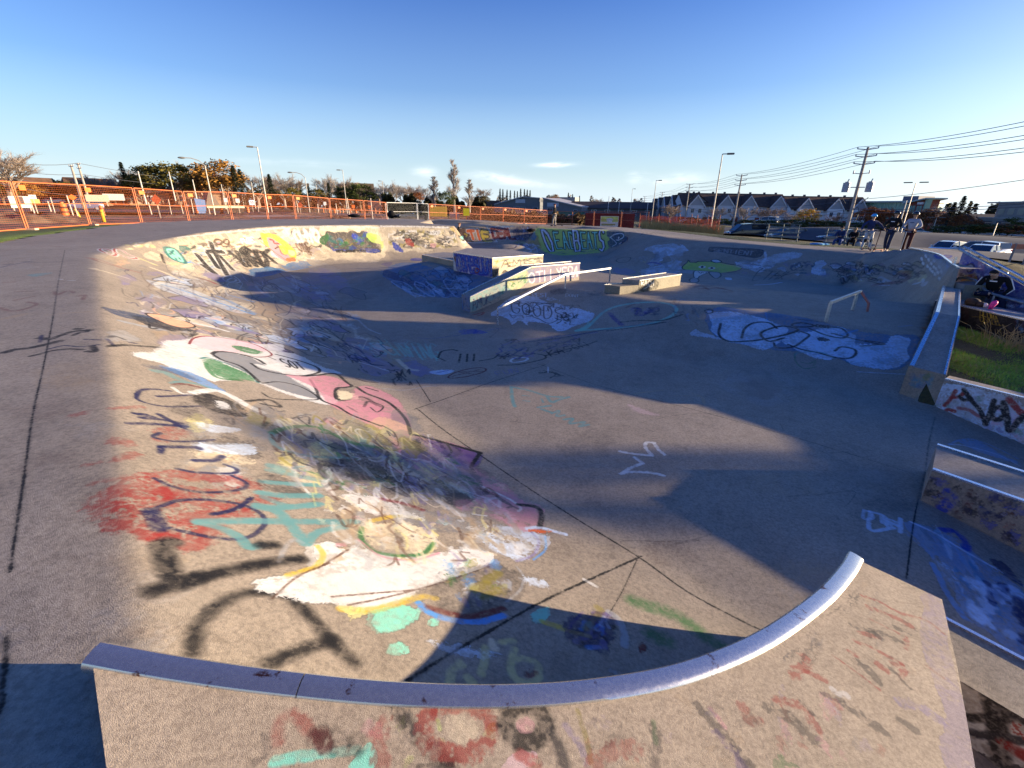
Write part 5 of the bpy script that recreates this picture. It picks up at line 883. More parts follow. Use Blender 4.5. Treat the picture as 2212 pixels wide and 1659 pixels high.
def polar(name, az, RR, m, dz=0., kind='structure', wav=0.):
    """ground sheet: az list of azimuth degrees, RR function az->(r0,r1) or array of radii"""
    X = []; 
    for a in az:
        rs = RR(a) if callable(RR) else RR
        X.append([(r*math.sin(D2R(a)), r*math.cos(D2R(a))) for r in rs])
    P = np.array(X); Z = terr(P[..., 0], P[..., 1]) + dz
    if name == 'ground': Z = Z - .006*np.clip(np.hypot(P[..., 0], P[..., 1])-30, 0, 60)
    nj, ni = P.shape[:2]; mb = MB()
    mb.v = [(float(P[j, i, 0]), float(P[j, i, 1]), float(Z[j, i])) for j in range(nj) for i in range(ni)]
    mb.f = [(j*ni+i, (j+1)*ni+i, (j+1)*ni+i+1, j*ni+i+1) for j in range(nj-1) for i in range(ni-1)]; mb.m = [0]*len(mb.f)
    o = mb.build(name, m, smooth=True); return tag(o, kind=kind)
def azpx(px): d = ray(px, 450); return math.degrees(math.atan2(d[0], d[1]))
def grass_mat(name, a=(.07,.10,.02), b=(.16,.15,.05), scale=.6):
    m, nt, bs = new_mat(name); co = coords(nt, 'Object')
    c = ramp(nt, noise(nt, co, scale, 6, .7), [(.3, a), (.7, b)]); c = mix(nt, .8, c, ramp(nt, noise(nt, co, 14, 4, .75), [(.3, (.45,.45,.4)), (.7, (1.5,1.5,1.3))]), 'MULTIPLY')
    nt.links.new(c, bs.inputs['Base Color']); bs.inputs['Roughness'].default_value = .95
    bp = N(nt, 'ShaderNodeBump', Strength=1., Distance=.15); nt.links.new(noise(nt, co, 9, 5, .8), bp.inputs['Height']); nt.links.new(bp.outputs[0], bs.inputs['Normal']); return m
def build_ground():
    az = np.concatenate([np.arange(-180, -72, 6), np.arange(-72, 72, .75), np.arange(72, 181, 6)])
    rr = np.concatenate([np.arange(2, 50, .8), np.geomspace(50, 900, 60)])
    polar('ground', az, rr, grass_mat('field_grass', (.08,.08,.03), (.16,.13,.065), .15), -.02)
    edge = lambda px: None
    A = lambda p0, p1, s=1.2: np.arange(azpx(p0), azpx(p1)+.01, s)
    # strip of green grass between deck and fence
    def fR(a):
        px = [azpx(p[0]) for p in FENCE_B]; return float(np.interp(a, px, [p[2] for p in FENCE_B]))
    fz = np.arange(azpx(-260), azpx(850), 1.)
    polar('grass_verge', fz, lambda a: np.linspace(fR(a)-9, fR(a)+.3, 8), grass_mat('verge_grass', (.05,.09,.015), (.10,.15,.03), 1.2), .03)
    dirt = M('dirt', (.155,.115,.08), .95, var=.5, scale=.8, bump=1.)
    polar('dirt_ground', np.arange(azpx(-200), azpx(1260), 1.), lambda a: np.linspace(fR(a)+.3, fR(a)+22, 10), dirt, .03)
    polar('gravel_path', np.arange(azpx(-200), azpx(1150), 1.), lambda a: np.linspace(fR(a)+12, fR(a)+16, 3), M('gravel', (.36,.30,.23), .95, var=.2, scale=3), .07)
    asph = M('asphalt', (.085,.085,.09), .9, var=.15, scale=2.)
    polar('road', np.arange(azpx(-300), azpx(900), 1.), lambda a: np.linspace(82, 104, 6), asph, .10)
    lot = M('lot_asphalt', (.075,.075,.085), .9, var=.12, scale=1.5)
    az1 = azpx(1560)
    polar('parking_lot', np.arange(az1, azpx(2900), 1.), lambda a: np.linspace(34 if a > azpx(1900) else 50, 84, 16), lot, .04)
    polar('pavement', np.arange(azpx(1420), azpx(2900), 1.), lambda a: np.linspace(85, 88, 3), M('kerb_concrete', (.20,.175,.15), .9, var=.1), .08)
    polar('road', np.arange(azpx(1420), azpx(2900), 1.), lambda a: np.linspace(88.5, 103, 5), M('road_asphalt', (.065,.065,.07), .9, var=.1), .05)
    polar('road_marking', np.arange(azpx(1700), azpx(2300), 1.), lambda a: np.linspace(94.6, 94.9, 2), M('road_paint', (.7,.7,.66), .7), .09)
    # dark grass strip along the right edge of the deck
    pts = [(12.6,43.9),(13.7,37.2),(14.8,30.6),(17.1,27.4),(21.0,24.7),(19.9,21.6),(18.7,18.9),(16.1,16.0)]
    mb = MB(); n = len(pts)
    for k in (0, .8, 1.6, 2.4):
        for x, y in pts: q = Vector((x, y)).normalized()*k; mb.v.append((x+q.x+k*.5, y+q.y, tz(x+q.x+k*.5, y+q.y)+.03))
    for r in range(3):
        for i in range(n-1): mb.f.append((r*n+i, (r+1)*n+i, (r+1)*n+i+1, r*n+i+1)); mb.m.append(0)
    tag(mb.build('grass_verge', grass_mat('dark_grass', (.03,.05,.01), (.07,.08,.03), 1.5), smooth=True), kind='structure')
    # grass wedge right of the hubba ledge
    gm = grass_mat('lawn', (.18,.27,.03), (.36,.42,.07), 1.6)
    X = np.linspace(7.0, 11.4, 40); Y = np.linspace(1, 12.6, 90); mb = MB()
    def cz(x, y): return g(x, y) - .9 + .05*math.sin(x*2.1+y) + .03*math.sin(5*x-2*y)
    idx = {}
    for j, y in enumerate(Y):
        for i, x in enumerate(X):
            idx[i, j] = len(mb.v); mb.v.append((x, y, cz(x, y)))
    def okc(x, y):
        e = (x-7.08)*(8.66-6.98+.02) - (y-6.98)*(8.66-7.08) if True else 0
        return ((x-6.95)*(12.4-7.0) - (y-7.05)*(12.0-6.95)) > 0 and ((x-7.25)*.8 + (y-7.0)*.6) > 0.05
    for j in range(len(Y)-1):
        for i in range(len(X)-1):
            if okc(X[i], Y[j]) and okc(X[i+1], Y[j]) and okc(X[i], Y[j+1]): mb.f.append((idx[i, j], idx[i+1, j], idx[i+1, j+1], idx[i, j+1])); mb.m.append(0)
    tag(mb.build('grass_wedge', gm, smooth=True), kind='structure')
    mb = MB(); r = random.Random(3)
    c1 = M('blade_green', (.30,.46,.07), .8, var=.3, scale=3); c2 = M('blade_straw', (.42,.34,.14), .8, var=.2, scale=3)
    n = 0
    while n < 15000:
        x = r.uniform(7.2, 11.15); y = r.uniform(3.2, 12.2)
        if not okc(x, y): continue
        n += 1; straw = r.random() < .14; mb.mat(c2 if straw else c1)
        h = r.uniform(.03, .07); a = r.random()*6.28; w = .009; z = cz(x, y); dx, dy = math.cos(a)*w, math.sin(a)*w; lx, ly = r.uniform(-.04, .04), r.uniform(-.04, .04)
        mb.add([(x-dx, y-dy, z-.01), (x+dx, y+dy, z-.01), (x+lx, y+ly, z+h)], [(0, 1, 2)])
    tag(mb.build('grass_blades'), 'short green grass with straw coloured blades on the wedge', 'grass', kind='stuff')
    mb = MB()
    for k in range(120):
        x = r.gauss(10.75, .22); y = r.gauss(9.35, .4); z = cz(x, y); h = r.uniform(.2, .5); lx, ly = r.uniform(-.4, .3), r.uniform(-.4, .3)
        mb.tube([(x, y, z), (x+lx*.35, y+ly*.35, z+h*.6), (x+lx, y+ly, z+h*.9)], [.006, .005, .002], 3, cap=False)
    tag(mb.build('dry_grass_tuft', M('dry_stem', (.50,.38,.18), .8, var=.25, scale=4)), 'tuft of tall dry grass stems in front of the dark painted wall', 'plant')
    # tall dry grass strip behind the deck near the snow fence
    mb = MB()
    for k in range(2600):
        px = r.uniform(1385, 1565); R = r.uniform(45, 50); w = W(px, 490, R); x, y = w.x, w.y; z = tz(x, y); h = r.uniform(.4, .95); l = r.uniform(-.2, .2)
        mb.add([(x-.02, y, z), (x+.02, y, z), (x+l, y, z+h)], [(0, 1, 2)])
    tag(mb.build('tall_dry_grass', M('dry_blades', (.34,.26,.11), .9, var=.3, scale=1)), 'tall dry yellow grass behind the far deck', 'grass', kind='stuff')
    # dirt heaps behind the fence
    for k, (px, R, w, h) in enumerate([(20,38,7,.8),(620,60,14,.5),(880,70,16,.6),(1080,85,16,1.2),(420,52,10,.5)]):
        c = T(px, R); X0 = Vector((math.cos(D2R(-azpx(px))), math.sin(D2R(-azpx(px))), 0)); Y0 = Vector((-X0.y, X0.x, 0)); mb = MB(); nu, nv = 26, 8
        for j in range(nv+1):
            for i in range(nu+1):
                u = i/nu*2-1; v = j/nv*2-1; p = c + X0*u*w/2 + Y0*v*1.8; hh = max(0, (1-u*u)*(1-v*v))**.6*h*(.7+.3*math.sin(i*.9+k)*math.cos(j*1.1+i*.3)) + r.uniform(-.03, .03)
                mb.v.append((p.x, p.y, p.z + hh - .06))
        mb.f = [(j*(nu+1)+i, (j+1)*(nu+1)+i, (j+1)*(nu+1)+i+1, j*(nu+1)+i+1) for j in range(nv) for i in range(nu)]; mb.m = [0]*len(mb.f)
        o = mb.build('dirt_mound', dirt, smooth=True); tag(o, ['low brown dirt heap at the far left behind the orange fence','long ridge of dug earth below the tall lamp post','dug earth ridge behind the white fence panels','large dark brown soil mound left of the white unit','short ridge of dug earth behind the fifth orange panel'][k], 'dirt mound')
ORD = ['first','second','third','fourth','fifth','sixth','seventh','eighth','ninth','tenth','eleventh','twelfth','thirteenth','fourteenth','fifteenth','sixteenth','seventeenth','eighteenth','nineteenth','twentieth']
def T2(px, py, R): return W(px, py, R)
def build_fences():
    orange = M('fence_orange', (.62,.16,.05), .5, var=.08, scale=3); white = M('fence_white', (.75,.73,.70), .5, var=.06); foot = M('fence_foot', (.62,.42,.28), .8, var=.15, scale=5)
    B = [Vector(W(*p)) for p in FENCE_B]
    B = [B[0]*2 - B[1]] + B
    for v in B: v.z = v.z
    def panel(P, Q, mat, lab, sign, grp, H=1.83, feet=True, name='fence_panel'):
        root = empty(name, P, lab, 'fence panel', grp); d = (Q-P); L = d.length; u = d/L; up = Vector((0, 0, 1))
        a = P + u*.06 + up*.08; b = Q - u*.06 + up*.08
        mb = MB()
        for s, e in ((a, a+up*H), (b, b+up*H)): mb.tube([s, e], .028, 6)
        for h in (0, .98, H): mb.tube([a+up*h, b+up*h], .026 if h != .98 else .018, 6)
        part(mb, 'frame', mat, root)
        mb = MB(); n = int(L/.11)
        for i in range(1, n):
            p = a + (b-a)*i/n; sd = u*.0018; mb.add([p-sd, p+sd, p+sd+up*H, p-sd+up*H], [(0, 1, 2, 3)])
        for i in range(1, 22):
            p = a + up*H*i/22; q = b + up*H*i/22; z = up*.0018; mb.add([p-z, q-z, q+z, p+z], [(0, 1, 2, 3)])
        part(mb, 'wire_mesh', M('mesh_galvanised', (.22,.22,.22), .6) if mat is white else mat, root)
        if feet:
            mb = MB(); mb.box(P + up*.05, (.22, .7, .12), rz=math.atan2(u.y, u.x)); part(mb, 'foot', foot, root)
        if sign:
            q = a + u*.45 + up*1.62; n_ = u.cross(up)*-.04; mb = MB(); mb.box(q + n_, (.34, .012, .2), rz=math.atan2(u.y, u.x)); part(mb, 'sign_plate', M('sign_orange', (.90,.22,.05), .5), root)
        return root
    for i in range(len(B)-1):
        w = i in (10, 11); k = i
        pos = 'leftmost' if i == 0 else ORD[i] + ' from the left'
        panel(B[i], B[i+1], white if w else orange, ('white' if w else 'orange') + f' temporary mesh fence panel, {pos} in the row behind the deck', (not w) and i % 1 == 0 and i not in (8, 9), 'temporary fence panels')
    # fence continuing right in front of the red container
    px = [(1235,492,62),(1281,494,58),(1340,497,56),(1398,500,52)]
    pr = B[-1]
    rust = M('fence_rust', (.38,.12,.06), .6, var=.2)
    for i, p in enumerate(px):
        q = Vector(W(*p)); panel(pr, q, rust, ['dull orange mesh fence panel right of the white unit','dull orange mesh fence panel crossing the left end of the red container','dull orange mesh fence panel across the container sign','dull orange mesh fence panel at the right end of the red container'][i], False, 'temporary fence panels', 1.83, False); pr = q
    # orange plastic snow fence
    m, nt, b = new_mat('snow_fence_plastic'); b.inputs['Base Color'].default_value = (.75,.16,.04,1); b.inputs['Roughness'].default_value = .6
    ps = [(1380,492,56),(1420,494,55),(1465,497,53),(1490,499,52),(1502,502,50),(1525,505,48),(1549,508,46)]
    root = empty('snow_fence', Vector(W(*ps[0])), 'orange plastic snow fence with many posts behind the dry grass', 'fence')
    for i in range(len(ps)-1):
        a, c = Vector(W(*ps[i])), Vector(W(*ps[i+1])); d = c-a; mb = MB(); up = Vector((0, 0, 1)); H = 1.25
        n = int(d.length/.09)
        for j in range(n):
            p = a + d*j/n; s = d.normalized()*.016; mb.add([p-s+up*.2, p+s+up*.2, p+s+up*(H+.1*math.sin(j*.3)), p-s+up*(H+.1*math.sin(j*.3))], [(0, 1, 2, 3)])
        for j in range(10):
            z = up*(.22 + j*.115); w_ = up*.016; mb.add([a+z-w_, c+z-w_, c+z+w_, a+z+w_], [(0, 1, 2, 3)])
        part(mb, 'plastic_mesh', m, root)
        mb = MB(); mb.tube([a, a+up*1.6], .035, 5); part(mb, 'post', rust, root)
    mb = MB(); mb.tube([c, c+Vector((0, 0, 1.7))], .035, 5); part(mb, 'post', rust, root)
def lamp(px, py, tx, ty, R, label, kind='box', side=-1, col=None, name='street_lamp', grp='lamp posts', head=.8, r=.07):
    base = Vector(W(px, py, R)); base.z -= .15
    d = ray(tx, ty); q = math.hypot(d[0], d[1]); H = HC + d[2]/q*R - base.z
    root = empty(name, base, label, 'lamp post' if name == 'street_lamp' else 'pole', grp)
    m = col or M('galvanised', (.42,.40,.37), .5, .3, .1, 2)
    mb = MB(); mb.tube([(base.x, base.y, base.z), (base.x, base.y, base.z+H*.5), (base.x, base.y, base.z+H)], [r*1.15, r*.95, r*.7], 8); part(mb, 'pole', m, root)
    X = Vector((base.y, -base.x, 0)).normalized()
    top = base + Vector((0, 0, H))
    if kind == 'box':
        mb = MB(); mb.tube([top, top + X*side*head*.5], .04, 6); part(mb, 'arm', m, root)
        mb = MB(); mb.box(top + X*side*head*.85, (head*.8, .3, .14), rz=math.atan2(X.y, X.x)); part(mb, 'lamp_head', M('lamp_dark', (.16,.15,.14), .5), root, bevel=.03)
    elif kind == 'arm':
        mb = MB(); mb.tube([top, top + X*side*.5 + Vector((0, 0, .55)), top + X*side*1.3 + Vector((0, 0, .8)), top + X*side*2. + Vector((0, 0, .8))], .05, 6); part(mb, 'arm', m, root)
        mb = MB(); mb.ell(top + X*side*2.3 + Vector((0, 0, .78)), (.42, .16, .12), 8, 6, Matrix.Rotation(math.atan2(X.y, X.x), 3, 'Z')); part(mb, 'lamp_head', M('lamp_dark', (.16,.15,.14), .5), root)
    elif kind == 'twin':
        for sd in (-1, 1):
            mb = MB(); mb.box(top + X*sd*.75 + Vector((0, 0, .05)), (.9, .3, .12), rz=math.atan2(X.y, X.x)); part(mb, 'lamp_head', M('lamp_dark', (.16,.15,.14), .5), root, bevel=.03)
    return root, top
UP = Vector((0, 0, 1))
def build_poles():
    wood = M('pole_wood', (.36,.32,.28), .85, var=.15, scale=3)
    for a in [(580.5,465.5,557,318,60,'tall grey lamp post with a flat head, tallest behind the orange fence','box',-1),(750.5,463,739,367.5,92,'second tallest flat-headed lamp post behind the orange fence','box',-1),
              (831.5,460.4,825,391,125,'white lamp post where the white fence panels begin','box',-1),(466,470,441.6,358,75,'curved-arm street lamp beside the orange autumn tree','arm',-1),(669.7,462,657.3,384,95,'curved-arm street lamp between the two flat-headed lamps','arm',-1),
              (552,448,543.3,393,100,'small lamp post just left of the tallest one','box',-1),(1533,505,1567,332.5,50,'very tall lamp post leaning over the townhouses','box',1),(1406.4,486.4,1418.8,389.7,92,'tall lamp post right of the red container','box',1),
              (1360.5,466,1368,408,158,'distant lamp post rising behind the red container','box',1),(1945.6,503,1978,395,78,'twin-headed lamp post in front of the brick office','twin',1),(1834,455,1834,454,60,'',None,0),
              (2012,505,2016,470,110,'short twin lamp on the far lot left of the grey building','twin',1),(2140,520,2148,482,90,'slim lamp post with signs before the grey building','twin',1)]:
        if a[5] == '': continue
        lamp(*a)
    for px, py, tx, ty, R, lab in [(316,440,300,370,95,'bare white pole below the dark spruce'),(379,432,367,371,110,'bare white pole in front of the olive oak'),(488,450,478,398,120,'bare white pole left of the two spruces'),(527,446,519,402,150,'thin bare pole beside the tall spruce'),(430,452,420,388,100,'bare pole left of the curved-arm lamp'),(690,455,686,400,160,'thin wooden pole among the middle spruces'),(885,455,883,420,170,'short pole before the bare poplars'),
                               (1938.6,499,1960.5,433,90,'plain wooden pole leaning beside the twin lamp')]:
        lamp(px, py, tx, ty, R, lab, None, 1, M('pale_pole', (.60,.56,.50), .6), name='utility_pole', grp='bare poles', r=.1)
    # wooden utility poles with cross arms
    tops = []
    def upole(px, py, tx, ty, R, lab, arms=3, grp='utility poles'):
        root, top = lamp(px, py, tx, ty, R, lab, None, 1, wood, name='utility_pole', grp=grp, r=.17)
        H = (top - Vector(root.location)).z
        A = []
        for k in range(arms):
            z = top - UP*(.25 + k*H*.085); 
            for sd in (-1, 1):
                Wd = Vector((.55, .83, 0)).cross(UP).normalized()*sd
                mb = MB(); mb.tube([z, z + Wd*.9 + UP*.12], .05, 5); mb.tube([z + Wd*.9 + UP*.1, z + Wd*.9 + UP*.3], .06, 6); part(mb, 'insulator_arm', M('insulator', (.34,.34,.36), .5), root)
                A.append(z + Wd*.9 + UP*.3)
        return root, top, A
    P1 = upole(1829,494,1870,318,66,'big near utility pole carrying two grey transformers')
    P2 = upole(1582,493,1600,377,100,'utility pole in front of the third townhouse gable')
    P3 = upole(1478.8,478,1490.7,397,146,'utility pole at the left end of the townhouse row')
    P4 = upole(1424,474,1427,415,200,'small distant utility pole right of the container')
    P5 = upole(1388,472,1389.5,424,250,'most distant utility pole of the line')
    # transformers on P1
    root, top, _ = P1; H = (top-Vector(root.location)).z; X = Vector((root.location.y, -root.location.x, 0)).normalized(); gm = M('transformer_grey', (.36,.38,.42), .5, .2)
    for sd in (-1, 1):
        c = top - UP*H*.47 + X*sd*1.05; mb = MB(); mb.cyl(c, .36, .95, 14); mb.cyl(c+UP*.52, .2, .12, 10); mb.tube([c+UP*.5, c+UP*.85+X*.1], .06, 6); part(mb, 'transformer', gm, root)
        mb = MB(); mb.tube([c - X*sd*.4, c - X*sd*1.], .05, 5); part(mb, 'bracket', gm, root)
        c = top - UP*H*.30 + X*sd*.7; mb = MB(); mb.tube([top - UP*H*.31, c], .04, 5); mb.cyl(c+UP*.1, .07, .35, 8); part(mb, 'fuse_cutout', gm, root)
    c = top - UP*H*.66; mb = MB(); mb.tube([c + X*1.2+UP*.6, c + X*.7-UP*.1, c, c-X*.7-UP*.1, c-X*1.2+UP*.6], .035, 5); part(mb, 'cable_loop', M('cable', (.06,.06,.06), .6), root)
    c = top - UP*H*.80 + X*.42; mb = MB(); mb.tube([c + X*.28*math.cos(t)+UP*.75*math.sin(t) for t in np.linspace(0, 6.28, 17)], .03, 5); part(mb, 'cable_coil', M('cable', (.06,.06,.06), .6), root)
    wm = M('wire', (.10,.10,.11), .6)
    E6 = [Vector(W(2330, y, 44)) for y in (238, 248, 272, 282, 303, 313)]
    names = ['upper left','upper right','middle left','middle right','lower left','lower right']
    for k in range(6):
        mb = MB(); chain = [P5[2][k], P4[2][k], P3[2][k], P2[2][k], P1[2][k], E6[k]]
        pts = []
        for a, b in zip(chain[:-1], chain[1:]):
            L = (b-a).length; sag = .012*L
            for t in np.linspace(0, 1, 12, endpoint=False): pts.append(a.lerp(b, t) - UP*4*sag*t*(1-t))
        pts.append(chain[-1]); mb.tube(pts, .022, 4)
        tag(mb.build('power_line', wm), f'{names[k]} power line of the six strung along the utility poles', 'power line', 'power lines on the right')
    for k, (f1, ys, lab) in enumerate([(.62, 382, 'single communication cable passing below the transformers'), (.74, 432, 'lower pole-to-pole cable above the brick office roof'), (.78, 438, 'lowest pole-to-pole cable just above the brick office roof')]):
        pts = []; ch = [P3[1] - UP*6, P2[1] - UP*(11.5*f1*.8), P1[1] - UP*(H*f1), Vector(W(2330, ys-12 if k == 0 else ys, 50))]
        for a, b in zip(ch[:-1], ch[1:]):
            L = (b-a).length
            for t in np.linspace(0, 1, 12, endpoint=False): pts.append(a.lerp(b, t) - UP*4*.01*L*t*(1-t))
        pts.append(ch[-1]); mb = MB(); mb.tube(pts, .022, 4); tag(mb.build('communication_cable', wm), lab, 'cable')
    # left pair of utility poles and their wires
    L1 = upole(181,448,152,356,92,'left wooden pole of the close pair at the left', 1, 'left utility poles'); L2 = upole(196,446,160,352,105,'right pole of the close pair at the left, with a lamp', 2, 'left utility poles')
    for k, (y0, y1) in enumerate([(345, 392), (357, 400), (372, 408), (386, 418)]):
        a = Vector(W(-60, y0-6, 80)); b = L2[1] - UP*(k*1.6); c = Vector(W(520, y1, 170)); pts = [a.lerp(b, t)-UP*2*t*(1-t) for t in np.linspace(0, 1, 8)] + [b.lerp(c, t)-UP*4*t*(1-t) for t in np.linspace(0.1, 1, 12)]
        mb = MB(); mb.tube(pts, .03, 4); tag(mb.build('power_line', wm), ['highest','second highest','third highest','lowest'][k] + ' thin wire crossing the sky at the left', 'power line', 'power lines on the left')
# ------------------------------------------------------------------ vegetation
def leafmat(name, a, b):
    m, nt, bs = new_mat(name); co = coords(nt, 'Object'); nt.links.new(ramp(nt, noise(nt, co, .9, 5, .7), [(.3, a), (.7, b)]), bs.inputs['Base Color']); bs.inputs['Roughness'].default_value = .8; bs.inputs['Specular IOR Level'].default_value = .15
    return m
def branch(mb, p, d, L, r, depth, rnd, spread, tips, up=.15):
    q = p + d*L; mid = p + d*L*.5 + Vector((rnd.uniform(-1, 1), rnd.uniform(-1, 1), 0))*L*.05
    mb.tube([p, mid, q], [r, r*.8, r*.6], 5 if depth > 2 else 3, cap=False)
    if depth == 0:
        for k in range(5):
            e = (d + Vector((rnd.gauss(0, 1), rnd.gauss(0, 1), rnd.gauss(0, .5)))*.5).normalized(); sd = e.cross(Vector((rnd.random(), rnd.random(), 1))).normalized()*r*.55; b0 = p.lerp(q, rnd.random()); mb.add([b0-sd, b0+sd, b0+e*L*rnd.uniform(.6, 1.1)], [(0, 1, 2)])
        return
    for k in range(3 if depth > 1 else 4):
        nd = (d + Vector((rnd.gauss(0, 1), rnd.gauss(0, 1), rnd.gauss(0, .6)))*spread + UP*up).normalized()
        branch(mb, p.lerp(q, rnd.uniform(.45, 1)), nd, L*rnd.uniform(.6, .82), r*.66, depth-1, rnd, spread, tips, up)
def tree_proto(kind, seed, bark, leaf=None, H=10.):
    """unit tree of height H at the origin"""
    rnd = random.Random(seed); tips = []; tr = MB(); cr_ = MB()
    root = empty('tree', (0, 0, 0), 'x', 'tree')
    if kind == 'spruce':
        tr.tube([(0, 0, 0), (0, 0, H*.5), (0, 0, H)], [H*.02, H*.012, .02], 6)
        for k in range(1900):
            t = rnd.random()**.8; z = H*(.08 + .92*t); R = H*.2*(1-t)**.85*(.75+.25*math.sin(z*5.5)) + .05; a = rnd.random()*6.283; rr = R*rnd.uniform(.35, 1.05)
            c = Vector((math.cos(a)*rr, math.sin(a)*rr, z - rr*.25)); s = H*.028*rnd.uniform(.6, 1.3); o = Vector((math.cos(a), math.sin(a), -.35))
            sd = Vector((-math.sin(a), math.cos(a), 0))*s*.5; cr_.add([c-sd, c+sd, c+o*s*1.3+UP*rnd.uniform(-.3, .3)*s], [(0, 1, 2)])
    else:
        if kind == 'poplar':
            tr.tube([(0, 0, 0), (.05*H*.1, 0, H*.5), (0, 0, H*.95)], [H*.014, H*.01, .01], 6); cr2 = MB()
            for k in range(40):
                z = H*rnd.uniform(.12, .9); a = rnd.random()*6.28; L = H*.26*(1-z/H*.75); d = Vector((math.cos(a)*.3, math.sin(a)*.3, 1)).normalized(); branch(cr_, Vector((0, 0, z)), d, L*.6, H*.0045, 2, rnd, .22, tips, .3)
        elif kind in ('bare', 'bareround'):
            tr.tube([(0, 0, 0), (0, 0, H*.28)], [H*.028, H*.022], 7)
            for k in range(7):
                a = k*.9+rnd.random(); d = Vector((math.cos(a)*.55, math.sin(a)*.55, 1)).normalized(); branch(cr_, Vector((0, 0, H*rnd.uniform(.12, .28))), d, H*.27, H*.011, 4, rnd, .38, tips, .12)
        else:
            tr.tube([(0, 0, 0), (.02*H, 0, H*.3), (0, .02*H, H*.6)], [H*.03, H*.022, H*.008], 7)
            for k in range(6):
                a = k*1.05+rnd.random(); d = Vector((math.cos(a)*.8, math.sin(a)*.8, .9)).normalized(); branch(tr, Vector((0, 0, H*rnd.uniform(.2, .4))), d, H*.2, H*.01, 2, rnd, .4, tips, .1)
        if leaf and kind not in ('poplar', 'bare', 'bareround', 'spruce'):
            cl = []
            for k in range(46):
                a = rnd.random()*6.28; e = rnd.uniform(-.5, 1.); rr = H*.34*math.sqrt(max(0, 1-e*e*.8))*rnd.uniform(.4, 1); cl.append((Vector((math.cos(a)*rr, math.sin(a)*rr, H*.6 + e*H*.33)), H*rnd.uniform(.06, .12)))
            for c, R in cl:
                for k in range(62):
                    v = Vector((rnd.gauss(0, 1), rnd.gauss(0, 1), rnd.gauss(0, .8))).normalized()*R*rnd.uniform(.5, 1.15); p = c + v; s = H*.02*rnd.uniform(.6, 1.3); a = Vector((rnd.gauss(0, 1), rnd.gauss(0, 1), rnd.gauss(0, 1))).normalized(); b = a.cross(v.normalized()+Vector((.01, 0, 0))).normalized()
                    cr_.add([p-a*s, p+b*s*.6, p+a*s, p-b*s*.6], [(0, 1, 2, 3)])
    if tr.v: part(tr, 'trunk', bark, root)
    part(cr_, 'crown', leaf or bark, root)
    return root
